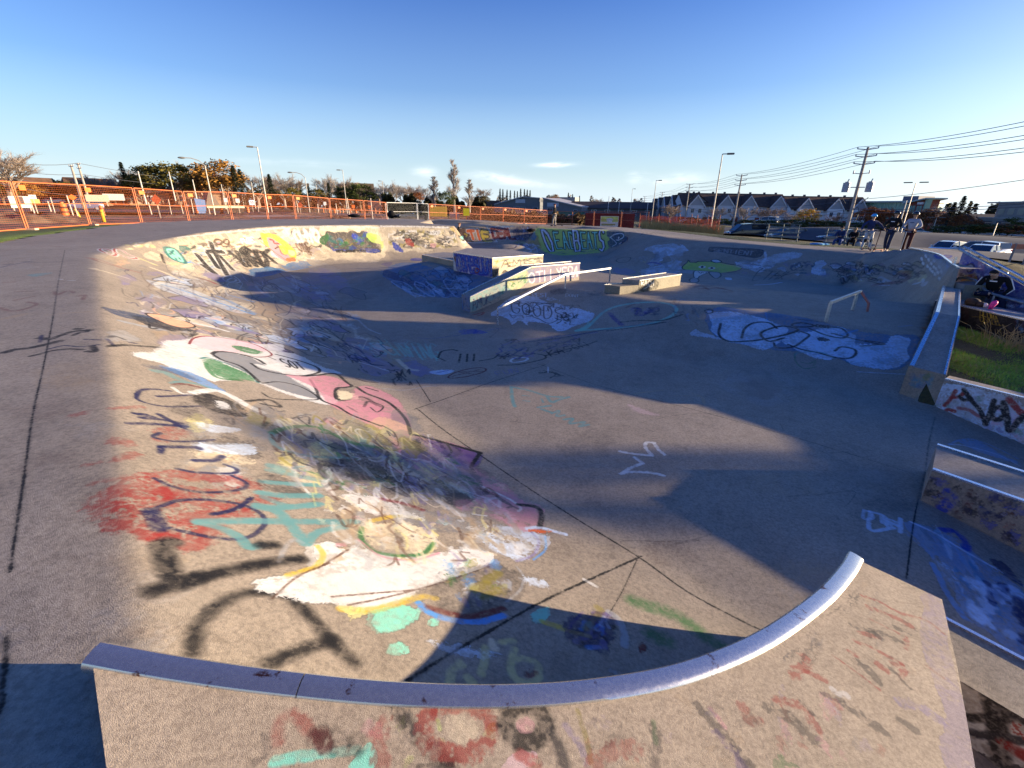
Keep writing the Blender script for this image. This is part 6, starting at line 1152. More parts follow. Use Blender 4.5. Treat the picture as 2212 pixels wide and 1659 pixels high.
def build_trees():
    bark = M('bark', (.16,.12,.09), .9, var=.2, scale=2); twig = M('twigs', (.30,.23,.18), .9, var=.2, scale=1); twig2 = M('twigs_grey', (.36,.31,.27), .9, var=.15, scale=1)
    PR = {'bare': tree_proto('bare', 1, twig), 'bare2': tree_proto('bare', 5, twig2), 'poplar': tree_proto('poplar', 2, twig2), 'spruce': tree_proto('spruce', 3, bark, leafmat('spruce_needles', (.010,.020,.010), (.030,.045,.020))),
          'orange': tree_proto('leafy', 4, bark, leafmat('orange_leaves', (.22,.10,.02), (.42,.22,.05))), 'olive': tree_proto('leafy', 6, bark, leafmat('olive_leaves', (.06,.06,.015), (.20,.15,.03))),
          'green': tree_proto('leafy', 7, bark, leafmat('green_leaves', (.03,.045,.012), (.10,.12,.03))), 'rust': tree_proto('leafy', 8, bark, leafmat('rust_leaves', (.16,.05,.02), (.32,.12,.04))), 'yellow': tree_proto('leafy', 9, bark, leafmat('yellow_leaves', (.42,.25,.03), (.65,.42,.06)))}
    names = dict(bare='bare_tree', bare2='bare_tree', poplar='poplar_tree', spruce='spruce_tree', orange='autumn_tree', olive='autumn_tree', green='green_tree', rust='autumn_tree', yellow='autumn_tree')
    used = set(); r = random.Random(11)
    def put(kind, px, py, ty, R, wx, lab, grp=None):
        """base px,py, top y in photo, crown width scale"""
        src = PR[kind]
        if kind in used: t = copy_tree(src)
        else: t = src; used.add(kind)
        b = Vector(W(px, py, R)); b.z -= .1; H = (py-ty)/F*R*1.02*(1.0 + ((px-CX)/F)**2*0)*math.hypot(1, (px-CX)/F)**0*.98
        d1 = ray(px, py); d2 = ray(px, ty); H = abs(d2[2]/math.hypot(d2[0], d2[1]) - d1[2]/math.hypot(d1[0], d1[1]))*R + .2
        t.location = b; H *= 1.1; s = H/10.; wx = wx*(1.25 if kind in ('orange','olive','rust','yellow','green') else 1.3 if kind in ('bare','bare2') else 1.1); t.scale = (s*wx, s*wx, s); t.rotation_euler = (0, 0, r.random()*6.28); t.name = names[kind]; tag(t, lab, 'tree', grp)
    L = [('bare',30,440,318,120,1.35,'huge bare-crowned tree at the left edge of the photo'),('bare2',-12,440,326,125,1.3,'bare tree partly cut off by the left edge'),('green',10,442,394,125,1.4,'dark bushy tree below the huge bare tree'),('orange',58,440,400,135,1.9,'reddish brown low tree right of the huge bare tree'),('bare2',100,436,396,170,1.6,'small far bare tree right of the huge one'),
         ('spruce',132,436,394,150,1.,'small dark spruce left of the close pole pair'),('olive',158,436,398,150,1.2,'small olive tree behind the close pole pair'),('bare',215,438,375,140,1.3,'round bare bush-like tree between the poles and the boards'),('green',190,436,398,145,1.7,'dark low evergreen mass below the round bare tree'),
         ('bare2',265,436,392,170,1.3,'faint bare tree left of the dark spruce'),('spruce',283,438,360,135,1.15,'dark spruce left of the autumn oaks'),('bare',296,438,362,150,1.1,'bare tree growing behind the dark spruce'),('olive',338,440,366,130,1.25,'olive and gold oak, left one of the pair'),('olive',386,440,362,128,1.4,'olive and gold oak, right one of the pair'),
         ('bare2',440,442,360,140,1.25,'bare tree between the oaks and the orange tree'),('orange',484,445,356,125,1.45,'bright orange autumn tree beside the curved-arm lamp'),('spruce',518,446,367,120,1.25,'tallest dark spruce right of the orange tree'),('spruce',531,447,374,125,1.2,'dark spruce just right of the tallest spruce'),
         ('bare',560,448,370,140,1.3,'bare reddish tree behind the tallest lamp post'),('spruce',592,450,384,130,1.2,'lone dark spruce in the middle left'),('bare2',617,450,380,150,1.1,'bare tree right of the lone spruce'),('olive',636,450,410,140,1.,'small yellow-green shrub tree among the middle trees'),('spruce',655,450,398,150,1.1,'left of two small middle spruces'),('spruce',672,450,402,150,1.1,'right of two small middle spruces'),
         ('spruce',715,450,400,160,1.1,'small spruce left of the pale house'),('bare2',712,452,382,170,.9,'slim bare tree behind the far tower block'),('bare',745,452,380,175,1.,'slim bare tree behind the second flat-headed lamp'),('green',780,455,402,150,1.5,'broad green tree before the brown flats'),('green',745,455,408,152,1.3,'broad green tree left of its taller neighbour'),
         ('bare2',848,456,396,150,1.3,'bare tree right of the white lamp post'),('bare',875,456,396,155,1.3,'second bare tree right of the white lamp post'),('bare2',905,456,402,160,1.3,'third bare tree right of the white lamp post'),('poplar',940,458,388,120,2.4,'bushy bare poplar left of the tallest poplar'),('poplar',982,460,355,115,1.6,'tallest bare poplar in the centre of the skyline'),('poplar',1015,460,394,118,2.2,'bare poplar right of the tallest one'),('green',963,460,418,110,1.1,'small yellow-green tree between the poplars'),
         ('orange',1196,450,423,215,1.2,'small golden tree above the middle grey house'),('bare2',1290,452,430,215,1.1,'bare tree before the long dark roof, left one'),('bare',1320,454,432,215,1.1,'bare tree before the long dark roof, right one'),('bare2',1376,468,432,190,1.,'bare tree beside the left utility poles'),
         ('bare',1445,480,440,112,1.4,'dark bare tree before the angled left townhouses'),('bare2',1545,486,450,112,1.3,'small bare tree before the first gable'),('bare2',1605,488,448,114,1.5,'bare tree before the third gable'),('bare',1660,490,446,114,1.4,'bare tree at the joint of the townhouse rows'),('yellow',1738,494,456,108,1.35,'bright yellow round tree before the townhouses'),('bare2',1705,494,462,110,1.,'small bare tree left of the yellow tree'),('bare',1800,496,462,112,1.3,'small bare tree before the last gable'),
         ('rust',1865,498,452,112,1.3,'rust red tree right of the big utility pole'),('rust',1905,500,456,114,1.5,'second rust red tree before the brick office'),('rust',1955,502,462,118,1.3,'rust red tree behind the tallest skateboarder'),('rust',1995,504,458,122,1.4,'rust red tree right of the brick office'),('bare2',2012,506,446,150,1.3,'hazy bare tree between the office and the spruces'),('spruce',2040,508,444,140,1.5,'dark spruce left of the tall right spruce'),('spruce',2056,508,432,135,1.2,'tall right spruce against the bright sky'),
         ('rust',2070,510,468,120,1.4,'dark red tree right of the tall right spruce'),('rust',2100,512,482,120,1.2,'brown tree before the grey building'),('green',2176,514,474,115,1.0,'dark green tree in front of the grey building'),('rust',2205,514,488,118,1.2,'red shrub tree at the right edge')]
    L += [(kd, px, 441, ty, R, wx, lab) for kd, px, ty, R, wx, lab in [('rust',30,398,140,1.8,'low reddish tree under the huge bare tree'),('olive',95,402,150,1.7,'low brown-green tree left of the pole pair'),('rust',225,404,155,1.8,'low rusty tree behind the round bare tree'),('orange',250,404,150,1.4,'small orange tree right of the round bare tree'),('olive',312,384,135,1.2,'brown-green tree between the spruce and the oaks'),('orange',424,378,135,1.1,'amber tree between the oaks and the curved-arm lamp'),('rust',455,372,130,1.1,'rusty tree just left of the bright orange tree'),('bare',505,366,140,1.2,'bare tree rising behind the tallest spruces'),('olive',580,404,150,1.5,'low olive tree right of the tallest lamp post'),('bare',640,384,150,1.2,'bare tree left of the middle curved lamp'),('olive',690,412,150,1.5,'low olive tree left of the pale house'),('bare',820,398,160,1.3,'bare tree directly behind the white lamp post'),('rust',900,418,140,1.6,'low brown tree mass left of the tallest poplar'),('bare',1040,404,150,1.2,'bare tree right of the poplars'),('olive',1045,426,150,1.8,'low olive brush right of the poplars')]]
    r2 = random.Random(5)
    for k, px in enumerate([1082,1094,1111,1125,1137,1149,1160,1176,1187,1198]): pass
    for k, px in enumerate([1102,1108,1117,1124,1133,1139,1146,1154,1160,1166]):
        L.append(('spruce', px-22, 455, 412 + (k*7) % 6, 235, .7, f'{ORD[k]} from the left of the ten small spruces on the skyline'))
    for k, px in enumerate([1244,1253,1268]): L.append(('spruce', px-18, 455, 420+3*k, 235, .8, ['left','middle','right'][k] + ' small spruce above the long dark roof'))
    for a in L: put(*a)
    t = copy_tree(PR['olive']); t.location = (50, 6.0, tz(50, 6.0)); t.scale = (.3, .24, .62); t.name = 'autumn_tree'; tag(t, 'slim unseen tree added to cast a soft shadow on the near bank', 'tree')  # unseen tree, added only for its soft shadow across bank and floor
    # bushes along the street
    def bush(px, py, R, w, h, kind, lab):
        src = PR[kind]; t = copy_tree(src); b = Vector(W(px, py, R)); 
        for ch in list(t.children):
            if 'trunk' in ch.name: bpy.data.objects.remove(ch)
        t.location = (b.x, b.y, b.z-.25*h); t.scale = (w/7, w/7, h/8); t.name = 'bush'; tag(t, lab, 'bush', 'hedge bushes')
    for k, (px, w, h, kd) in enumerate([(1500,5,1.6,'green'),(1560,6,1.6,'green'),(1615,6,1.5,'olive'),(1660,6,1.6,'green'),(1710,7,1.8,'green'),(1760,6,1.8,'olive'),(1795,7,1.6,'green'),(1845,6,1.6,'green'),(1895,6,1.4,'olive'),(2035,5,1.4,'green'),(2090,6,1.6,'olive'),(2125,6,1.8,'green'),(2160,6,1.8,'rust'),(2200,7,1.8,'green')]):
        bush(px, 488 + (px-1500)*.035, 104, w, h, kd, f'{ORD[k]} bush from the left along the street on the right')
    # dense far hedge and wood masses
    def wood(name, p0, p1, R, h0, h1, n, mat, lab, py=452):
        mb = MB(); rn = random.Random(len(name)+p0)
        for k in range(n):
            px = rn.uniform(p0, p1); t = (px-p0)/(p1-p0); b = W(px, py, R*rn.uniform(.97, 1.05)); z0 = tz(b.x, b.y); h = (h0 + (h1-h0)*t)*(.75+.25*math.sin(px*.13+R)+.15*math.sin(px*.41)); z = z0 + h*rn.random()**.7; s = rn.uniform(.25, .7)
            a = Vector((rn.gauss(0, 1), rn.gauss(0, 1), rn.gauss(0, 1))).normalized(); c = a.cross(UP).normalized(); p = Vector((b.x, b.y, z)); mb.add([p-a*s, p+c*s, p+a*s, p-c*s], [(0, 1, 2, 3)])
        tag(mb.build(name, mat), lab, 'trees', kind='stuff')
    brn = leafmat('thicket', (.05,.035,.02), (.15,.10,.05)); grn = leafmat('thicket_green', (.02,.025,.012), (.07,.06,.025)); gry = leafmat('far_wood', (.12,.10,.08), (.22,.18,.14))
    wood('thicket', 830, 1060, 125, 4.2, 3.8, 9000, grn, 'dark thicket along the back of the building site', 458)
    wood('far_woodland', 1010, 1420, 250, 8.5, 8., 6000, gry, 'far grey-brown wood behind the long dark roofs', 455)
    wood('far_woodland', 240, 860, 175, 5.5, 6, 9000, brn, 'brown far tree belt behind the left road', 442)
    wood('far_woodland', -200, 260, 165, 5., 5, 5000, brn, 'brown hedge belt at the far left', 440)
    wood('far_woodland', 1980, 2300, 190, 8, 7, 4000, grn, 'dark tree belt beside the grey building', 505)
    wood('weeds', 1020, 1260, 78, 1.6, 1.1, 3500, brn, 'brown weeds on the slope behind the fence', 480)
# ------------------------------------------------------------------ buildings
def frame_at(pA, pB):                         # two ground points -> origin, along, inward (away from camera), rotation
    a = Vector(W(*pA)); b = Vector(W(*pB)); z = min(a.z, b.z) - .3; a.z = b.z = z; u = (b-a); L = u.length; u.normalize(); n = Vector((-u.y, u.x, 0))
    if n.dot(a) < 0: n = -n
    return a, u, n, L
class Frm:
    zs = 1.
    def __init__(s, o, u, n, zs=None):
        s.o, s.u, s.n = o, u, n
        if zs: s.zs = zs
    def __call__(s, x, y, z): return s.o + s.u*x + s.n*y + UP*z*s.zs
    def box(s, mb, x0, x1, y0, y1, z0, z1):
        vs = [s(x, y, z) for x in (x0, x1) for y in (y0, y1) for z in (z0, z1)]
        mb.add(vs, [(0, 1, 3, 2), (4, 6, 7, 5), (0, 4, 5, 1), (2, 3, 7, 6), (0, 2, 6, 4), (1, 5, 7, 3)])
    def poly(s, mb, pts, y0, y1):              # extrude an (x,z) polygon through depth y0..y1
        n = len(pts); vs = [s(x, y0, z) for x, z in pts] + [s(x, y1, z) for x, z in pts]
        mb.add(vs, [tuple(range(n)), tuple(range(2*n-1, n-1, -1))] + [(i, (i+1) % n, n+(i+1) % n, n+i) for i in range(n)])
def glassm(): return M('window_glass', (.04,.05,.07), .12, var=.3, scale=.3, spec=.6)
def window(f, parent, x, z, w, h, y=-.04, frame=None, glass=None, mull=True):
    mb = MB(); f.box(mb, x-w/2, x+w/2, y-.02, y+.06, z, z+h); fr = part(mb, 'window', frame or M('trim_white', (.62,.62,.64), .6), parent)
    mb = MB(); k = .09*min(w, h)+.04
    if mull: f.box(mb, x-w/2+k, x-.04, y-.05, y-.022, z+k, z+h-k); f.box(mb, x+.04, x+w/2-k, y-.05, y-.022, z+k, z+h-k)
    else: f.box(mb, x-w/2+k, x+w/2-k, y-.05, y-.022, z+k, z+h-k)
    part(mb, 'pane', glass or glassm(), fr)
def townhouses(pA, pB, n, label, H=8.6, side_left=True, siding='siding_grey', sc=(.52,.53,.58)):
    o, u, nn, L = frame_at(pA, pB); f = Frm(o, u, nn, 1.07); root = empty('townhouse_row', o, label, 'townhouses', 'townhouse rows')
    sid = M(siding, sc, .8, var=.06, scale=2, sc3=(.2,.2,8)); brick = M('brick_red', (.26,.08,.06), .9, var=.2, scale=6); roofm = M('shingle', (.10,.065,.05), .9, var=.22, scale=1.2); trim = M('trim_white', (.62,.62,.64), .6); gab = M('gable_grey', (.32,.33,.37), .8, var=.08, scale=3, sc3=(.3,.3,8))
    D = 9.; e = 5.6
    mb = MB(); f.box(mb, 0, L, 0, D, 0, 2.7); part(mb, 'brick_base', brick, root)
    mb = MB(); f.box(mb, -.02, L+.02, -.04, D, 2.7, e); f_w = part(mb, 'wall', sid, root)
    mb = MB(); 
    for x_ in (0, L): mb = MB(); mb.add([f(x_, 0, e), f(x_, D, e), f(x_, D/2, H)], [(0, 1, 2)]); part(mb, 'gable_wall', sid, root)
    rb = MB(); a = [f(-.3, -.5, e-.25), f(L+.3, -.5, e-.25), f(L+.3, D/2, H+.1), f(-.3, D/2, H+.1), f(-.3, D+.5, e-.25), f(L+.3, D+.5, e-.25)]; b = [p + UP*.16 for p in a]
    rb.add(a+b, [(0, 1, 2, 3), (3, 2, 5, 4), (6, 9, 8, 7), (9, 10, 11, 8), (0, 6, 7, 1), (4, 5, 11, 10), (0, 3, 9, 6), (3, 4, 10, 9), (1, 7, 8, 2), (2, 8, 11, 5)]); roof = part(rb, 'roof', roofm, root)
    uW = L/n
    for i in range(n):
        cx = uW*(i+.5) + (.6 if i % 2 else -.3); w = uW*.58
        mb = MB(); f.box(mb, cx-w/2, cx+w/2, -1.2, 0, 2.7, e); f.box(mb, cx-w/2, cx+w/2, -1.15, 0, 0, 2.7); part(mb, 'bay', sid, root)
        mb = MB(); f.poly(mb, [(cx-w/2, e), (cx+w/2, e), (cx, H-.6)], -1.22, 2.5); part(mb, 'gable', gab, root)
        mb = MB()
        for s in (-1, 1):
            p = [(cx+s*(w/2+.45), e-.4), (cx, H-.35), (cx, H-.7), (cx+s*(w/2+.35), e-.65)]; f.poly(mb, p, -1.45, -1.2)
        part(mb, 'barge_board', trim, root)
        mb = MB()
        for s in (-1, 1): f.poly(mb, [(cx+s*(w/2+.5), e-.38), (cx, H-.2), (cx, H-.36), (cx+s*(w/2+.5), e-.55)], -1.25, 3.6)
        part(mb, 'dormer_roof', roofm, root)
        fb = Frm(f(0, -1.2, 0), u, nn, 1.07)
        for s in (-1, 1): window(fb, root, cx+s*w*.24, 3.6, 1.1, 1.3)
        window(fb, root, cx+w*.2, .6, 1.7, 1.4)
        mb = MB(); f.box(mb, uW*(i+1)-.12, uW*(i+1)+.12, -.3, -.02, 0, e); part(mb, 'downpipe', trim, root)
        for k in (.3, .75):
            mb = MB(); c = f(uW*(i+k), D/2-.2, H+.35); mb.box(c, (.5, .5, .55)); part(mb, 'roof_vent', M('vent', (.10,.10,.11), .8), roof)
    return root
def build_buildings():
    townhouses((1470,484,150), (1692,491,163), 4, 'row of four grey gabled townhouses with dark brown roofs, left of the yellow tree')
    townhouses((1700,491,160), (1868,498,174), 3, 'white gabled townhouse row partly behind the yellow tree', siding='siding_white', sc=(.72,.74,.79))
    townhouses((1408,478,215), (1462,483,152), 4, 'dark row of townhouses seen at an angle at the left end', H=8.8, siding='siding_dark', sc=(.26,.27,.29))
    # long boundary wall below the townhouses
    o, u, n, L = frame_at((1440,486,142), (1885,500,156)); f = Frm(o, u, n); mb = MB(); f.box(mb, 0, L, -3, -2.7, 0, 2.1); tag(mb.build('boundary_wall', M('precast_wall', (.19,.19,.21), .9, var=.1, scale=1)), 'long dark grey precast wall running below the townhouses', 'wall')
    # brick office with green glass
    o, u, n, L = frame_at((1838,500,175), (1965,505,167)); f = Frm(o, u, n, .72); brick = M('office_brick', (.22,.06,.045), .85, var=.15, scale=4); gr = M('green_glass', (.22,.40,.33), .2, var=.2, scale=.25, spec=.6); root = empty('office_building', o, 'long red brick office with a band of pale green glass and slanted end tower', 'office building')
    Z = 12.5; mb = MB(); f.box(mb, 0, L, 0, 14, 0, 8.4); f.box(mb, L*.9, L*.93, -.02, .5, 8.4, Z-1.5); part(mb, 'brick_wall', brick, root)
    mb = MB(); f.box(mb, L*.03, L*.9, -.3, 14, 8.4, Z-1.); part(mb, 'glass_storey', gr, root)
    mb = MB(); f.box(mb, -2.5, L*.93, -1.4, 15, Z-1., Z-.45); part(mb, 'flat_roof', M('roof_pale', (.36,.44,.42), .5), root)
    mb = MB(); f.box(mb, L*.62, L*.86, 3, 10, Z-.45, Z+1.3); part(mb, 'roof_plant', M('roof_grey', (.14,.14,.18), .7), root)
    for k in range(14):
        mb = MB(); x = L*.05 + k*L*.85/14; f.box(mb, x, x+.18, -.42, -.31, 8.4, Z-1); part(mb, 'mullion', M('mullion', (.30,.46,.40), .5), root)
    for k in range(11): window(f, root, L*.07 + k*L*.083, 5.6, L*.055, 1.6, -.05, M('office_frame', (.20,.30,.28), .6), gr)
    for k in range(11): window(f, root, L*.07 + k*L*.083, 2., L*.055, 1.7, -.05, M('office_frame', (.20,.30,.28), .6))
    # end tower
    o2, u2, n2, L2 = frame_at((1950,505,160), (1979,507,157)); t = Frm(o2, u2, n2, .6); mb = MB(); t.poly(mb, [(0, 0), (L2, 0), (L2*1.12, 14.4), (0, 12.8)], -.5, 3); part(mb, 'tower', brick, root)
    mb = MB(); t.poly(mb, [(-1.5, 12.5), (L2*1.3, 14.3), (L2*1.3, 14.8), (-1.5, 13.)], -1.4, 4); part(mb, 'tower_roof', M('roof_pale', (.36,.44,.42), .5), root)
    for x in (.18, .38, .66, .86): window(t, root, L2*x, 8.6, L2*.16, 3.2, -.55, M('office_frame', (.20,.30,.28), .6), gr)
    for x in (.2, .42, .7, .88): window(t, root, L2*x, 4.6, L2*.15, 1.4, -.55, M('office_frame', (.20,.30,.28), .6), gr)
    mb = MB(); t.box(mb, L2*.58, L2*1.0, -.75, -.52, 12.3, 13.2); part(mb, 'sign_board', M('sign_pale', (.62,.62,.66), .5), root)
    mb = MB(); t.poly(mb, [(L2*1.0, 0), (L2*1.06, 0), (L2*1.25, 14.3), (L2*1.13, 14.3)], -.8, .5); part(mb, 'glass_edge', gr, root)
    # grey building far right
    o, u, n, L = frame_at((2098,508,140), (2330,514,118)); f = Frm(o, u, n, .72); con = M('precast_grey', (.25,.24,.23), .9, var=.08, scale=1.5); root = empty('grey_office', o, 'pale grey concrete office block with ribbon windows at the right edge', 'office building')
    mb = MB(); f.box(mb, 0, L, 0, 16, 0, 5.2); f.box(mb, L*.12, L, 1, 16, 5.2, 9.2); f.box(mb, L*.34, L, 2, 16, 9.2, 10.4); part(mb, 'wall', con, root)
    for k in range(5): window(f, root, L*(.12+k*.18), 2.8, L*.13, 1.7, -.05, M('frame_dark', (.10,.10,.11), .6), None, False)
    f2 = Frm(f(0, 1, 0), u, n, .72)
    for k in range(8): window(f2, root, L*(.18+k*.1), 6.2, L*.06, 1.5, -.05, M('frame_tan', (.36,.34,.28), .6), M('warm_glass', (.30,.30,.24), .3), False)
    for z in (5.1, 9.1): 
        mb = MB(); f.box(mb, -.2, L, -.15 if z < 6 else .85, 0 if z < 6 else 1.0, z, z+.35); part(mb, 'parapet', M('parapet', (.33,.32,.31), .9), root)
    # low dark block beside it
    o, u, n, L = frame_at((2015,507,150), (2098,509,144)); f = Frm(o, u, n); root = empty('low_building', o, 'low dark house with white door panels left of the grey office', 'building'); mb = MB(); f.box(mb, 0, L, 0, 8, 0, 3.6); part(mb, 'wall', M('dark_wall', (.10,.095,.09), .9), root); mb = MB(); f.poly(mb, [(-.5, 3.6), (L+.5, 3.6), (L*.8, 5.), (L*.2, 5.)], -.5, 8.5); part(mb, 'roof', M('dark_roof', (.07,.065,.07), .9), root)
    for k in range(6): mb = MB(); f.box(mb, L*(.08+k*.16), L*(.1+k*.16), -.1, -.02, 1.2, 2.4); part(mb, 'door_panel', M('panel_white', (.6,.6,.62), .6), root)
    # grey mono-pitch buildings in the middle
    def mono(pA, pB, pts, deep, lab, wallc, wins, light=None):
        o, u, n, L = frame_at(pA, pB); f = Frm(o, u, n, .72); root = empty('apartment_house', o, lab, 'building'); wm = M('clad_' + str(wallc), wallc, .85, var=.1, scale=1.5, sc3=(1, 1, 6)); mb = MB(); f.poly(mb, [(x*L, z) for x, z in [(0, 0), (1, 0)] + pts], 0, deep); part(mb, 'wall', wm, root)
        mb = MB(); tp = [(x*L, z) for x, z in pts]
        for a, b in zip(tp[:-1], tp[1:]): f.poly(mb, [(a[0], a[1]), (b[0], b[1]), (b[0], b[1]+.45), (a[0], a[1]+.45)], -.6, deep+.4)
        part(mb, 'roof', M('roof_edge', (.42,.42,.44), .7), root)
        for (x, z, w, h) in wins: window(f, root, x*L, z, w, h, -.05, M('frame_mid', (.36,.38,.42), .6))
        if light: mb = MB(); f.box(mb, light[0]*L, light[1]*L, -.12, -.02, light[2], light[3]); part(mb, 'light_panel', M('panel_pale', (.46,.50,.56), .7), root)
        return root
    mono((1068,456,200), (1166,458,195), [(1, 5.6), (1, 7.4), (.62, 8.0), (0, 3.9)], 12, 'grey single-pitch apartment house with a pale stair panel, left one', (.17,.18,.19), [(.56, .8, 5., 2.2), (.9, 1., 2, 2.), (.3, 1.2, 1.5, 1.4)], (.47, .68, 5., 6.9))
    mb = MB(); o, u, n, L = frame_at((1015,456,205), (1078,457,203)); f = Frm(o, u, n, .8); f.poly(mb, [(0, 0), (L, 0), (L, 3.2), (L, 5.6), (0, 6.2)], 0, 10); tag(mb.build('low_building', M('brown_roof', (.11,.08,.07), .9, var=.2)), 'long low brown-roofed building left of the grey apartment houses', 'building')
    mono((1172,460,180), (1256,462,172), [(1, 3.4), (.0, 7.4)][::1], 12, 'grey single-pitch apartment house with sloping white eave, right one', (.17,.18,.20), [(.2, 1, 2.6, 2.), (.85, .8, 1.4, 1.6)], (.12, .42, 3.6, 5.4))
    mb = MB(); o, u, n, L = frame_at((1180,456,215), (1236,457,212)); f = Frm(o, u, n, .7); f.box(mb, 0, L, 4, 12, 0, 8.8); tag(mb.build('block_building', M('pale_block', (.34,.33,.32), .9)), 'pale flat block rising behind the right grey apartment house', 'building')
    o, u, n, L = frame_at((1236,462,176), (1416,468,180)); f = Frm(o, u, n, .6); root = empty('long_building', o, 'long two-storey house with brown roof behind the red container', 'building'); mb = MB(); f.box(mb, 0, L, 0, 9, 0, 4.6); part(mb, 'wall', M('long_wall', (.13,.135,.15), .9), root); mb = MB(); f.poly(mb, [(0, 4.4), (L, 4.4), (L, 7.8), (0, 7.8)], 3.5, 4.5); a = [f(-.3, -.6, 4.5), f(L+.3, -.6, 4.5), f(L+.3, 4.5, 8.2), f(-.3, 4.5, 8.2)]; mb = MB(); mb.add(a + [p+UP*.2 for p in a], [(0, 1, 2, 3), (4, 7, 6, 5), (0, 4, 5, 1), (1, 5, 6, 2), (2, 6, 7, 3), (3, 7, 4, 0)]); part(mb, 'roof', M('brown_roof', (.11,.08,.07), .9, var=.2), root)
    for k in range(6): window(f, root, L*(.1+k*.16), 2.6, 1.9, 1.3, -.05); window(f, root, L*(.1+k*.16), .4, 1.7, 1.3, -.05)
    # left side houses
    o, u, n, L = frame_at((706,456,190), (775,457,190)); f = Frm(o, u, n); root = empty('pale_house', o, 'pale gabled house with grey roof left of the brown flats', 'house'); mb = MB(); f.poly(mb, [(0, 0), (L, 0), (L, 3.5), (L*.62, 6.4), (L*.25, 3.8), (0, 3.5)], 0, 8); part(mb, 'wall', M('pale_siding', (.45,.47,.5), .8), root); mb = MB(); f.poly(mb, [(L*.2, 3.5), (L*.62, 6.7), (L*1.02, 3.5), (L*1.02, 3.9), (L*.62, 7.1), (L*.18, 3.9)], -.4, 8.4); part(mb, 'roof', M('roof_slate', (.16,.16,.18), .8), root); window(f, root, L*.62, 2.4, 1.2, 1.3)
    o, u, n, L = frame_at((744,452,260), (812,453,260)); f = Frm(o, u, n, .72); root = empty('apartment_block', o, 'brown flat-roofed apartment block with a pale rooftop unit', 'building'); mb = MB(); f.box(mb, -L*.1, L, 0, 10, 0, 16.5); f.box(mb, L*.3, L, -.2, 10, 16.5, 17.5); part(mb, 'wall', M('brown_block', (.16,.12,.09), .9), root); mb = MB(); f.box(mb, L*.42, L*.56, 1, 4, 16, 18); part(mb, 'rooftop_unit', M('pale_unit', (.55,.5,.42), .8), root)
    o, u, n, L = frame_at((796,456,170), (832,457,168)); f = Frm(o, u, n); root = empty('tan_house', o, 'tan flat-roofed house with a bright wall beside the bare poplars', 'house'); mb = MB(); f.box(mb, 0, L, 0, 7, 0, 5.6); part(mb, 'wall', M('tan_wall', (.40,.33,.26), .9), root); mb = MB(); f.box(mb, -1, L*.5, -.3, 7, 5.6, 5.9); part(mb, 'roof', M('roof_slate', (.16,.16,.18), .8), root)
    # terrace behind the left road
    for k, (a, b, H, c, lab) in enumerate([(-60, 60, 5.2, (.30,.19,.12), 'brown brick house at the far left behind the road'), (66, 150, 5., (.26,.17,.11), 'long brown-roofed house behind the white parked car'), (156, 270, 5.2, (.28,.18,.12), 'brown house behind the two white boards'), (276, 370, 4.8, (.30,.22,.16), 'house with white gable trim right of the boards'), (380, 480, 4.6, (.26,.18,.13), 'brown house behind the flatbed trailer')]):
        o, u, n, L = frame_at((a, 440, 150), (b, 441, 152)); f = Frm(o, u, n); root = empty('brick_house', o, lab, 'house', 'houses beyond the left road'); mb = MB(); f.box(mb, 0, L, 0, 8, 0, 2.9); part(mb, 'wall', M('wall_warm%d' % k, c, .9, var=.2, scale=2), root)
        q = [f(-.4, -.6, 2.8), f(L+.4, -.6, 2.8), f(L*.96, 4, H+.8), f(L*.04, 4, H+.8), f(-.4, 8.6, 2.8), f(L+.4, 8.6, 2.8)]; mb = MB(); mb.add(q, [(0, 1, 2, 3), (3, 2, 5, 4), (0, 3, 4), (1, 5, 2), (0, 4, 5, 1)]); part(mb, 'roof', M('roof_brown', (.16,.085,.05), .95, var=.25, scale=1), root)
        for j in range(int(L/3.5)): window(f, root, 1.5+j*3.4, 1., 1.3, 1.2, -.05)
        if k in (1, 3): mb = MB(); f.poly(mb, [(L*.35, 2.8), (L*.75, 2.8), (L*.55, 4.4)], -1.2, 0); part(mb, 'porch_gable', M('trim_cream', (.6,.52,.42), .8), root)
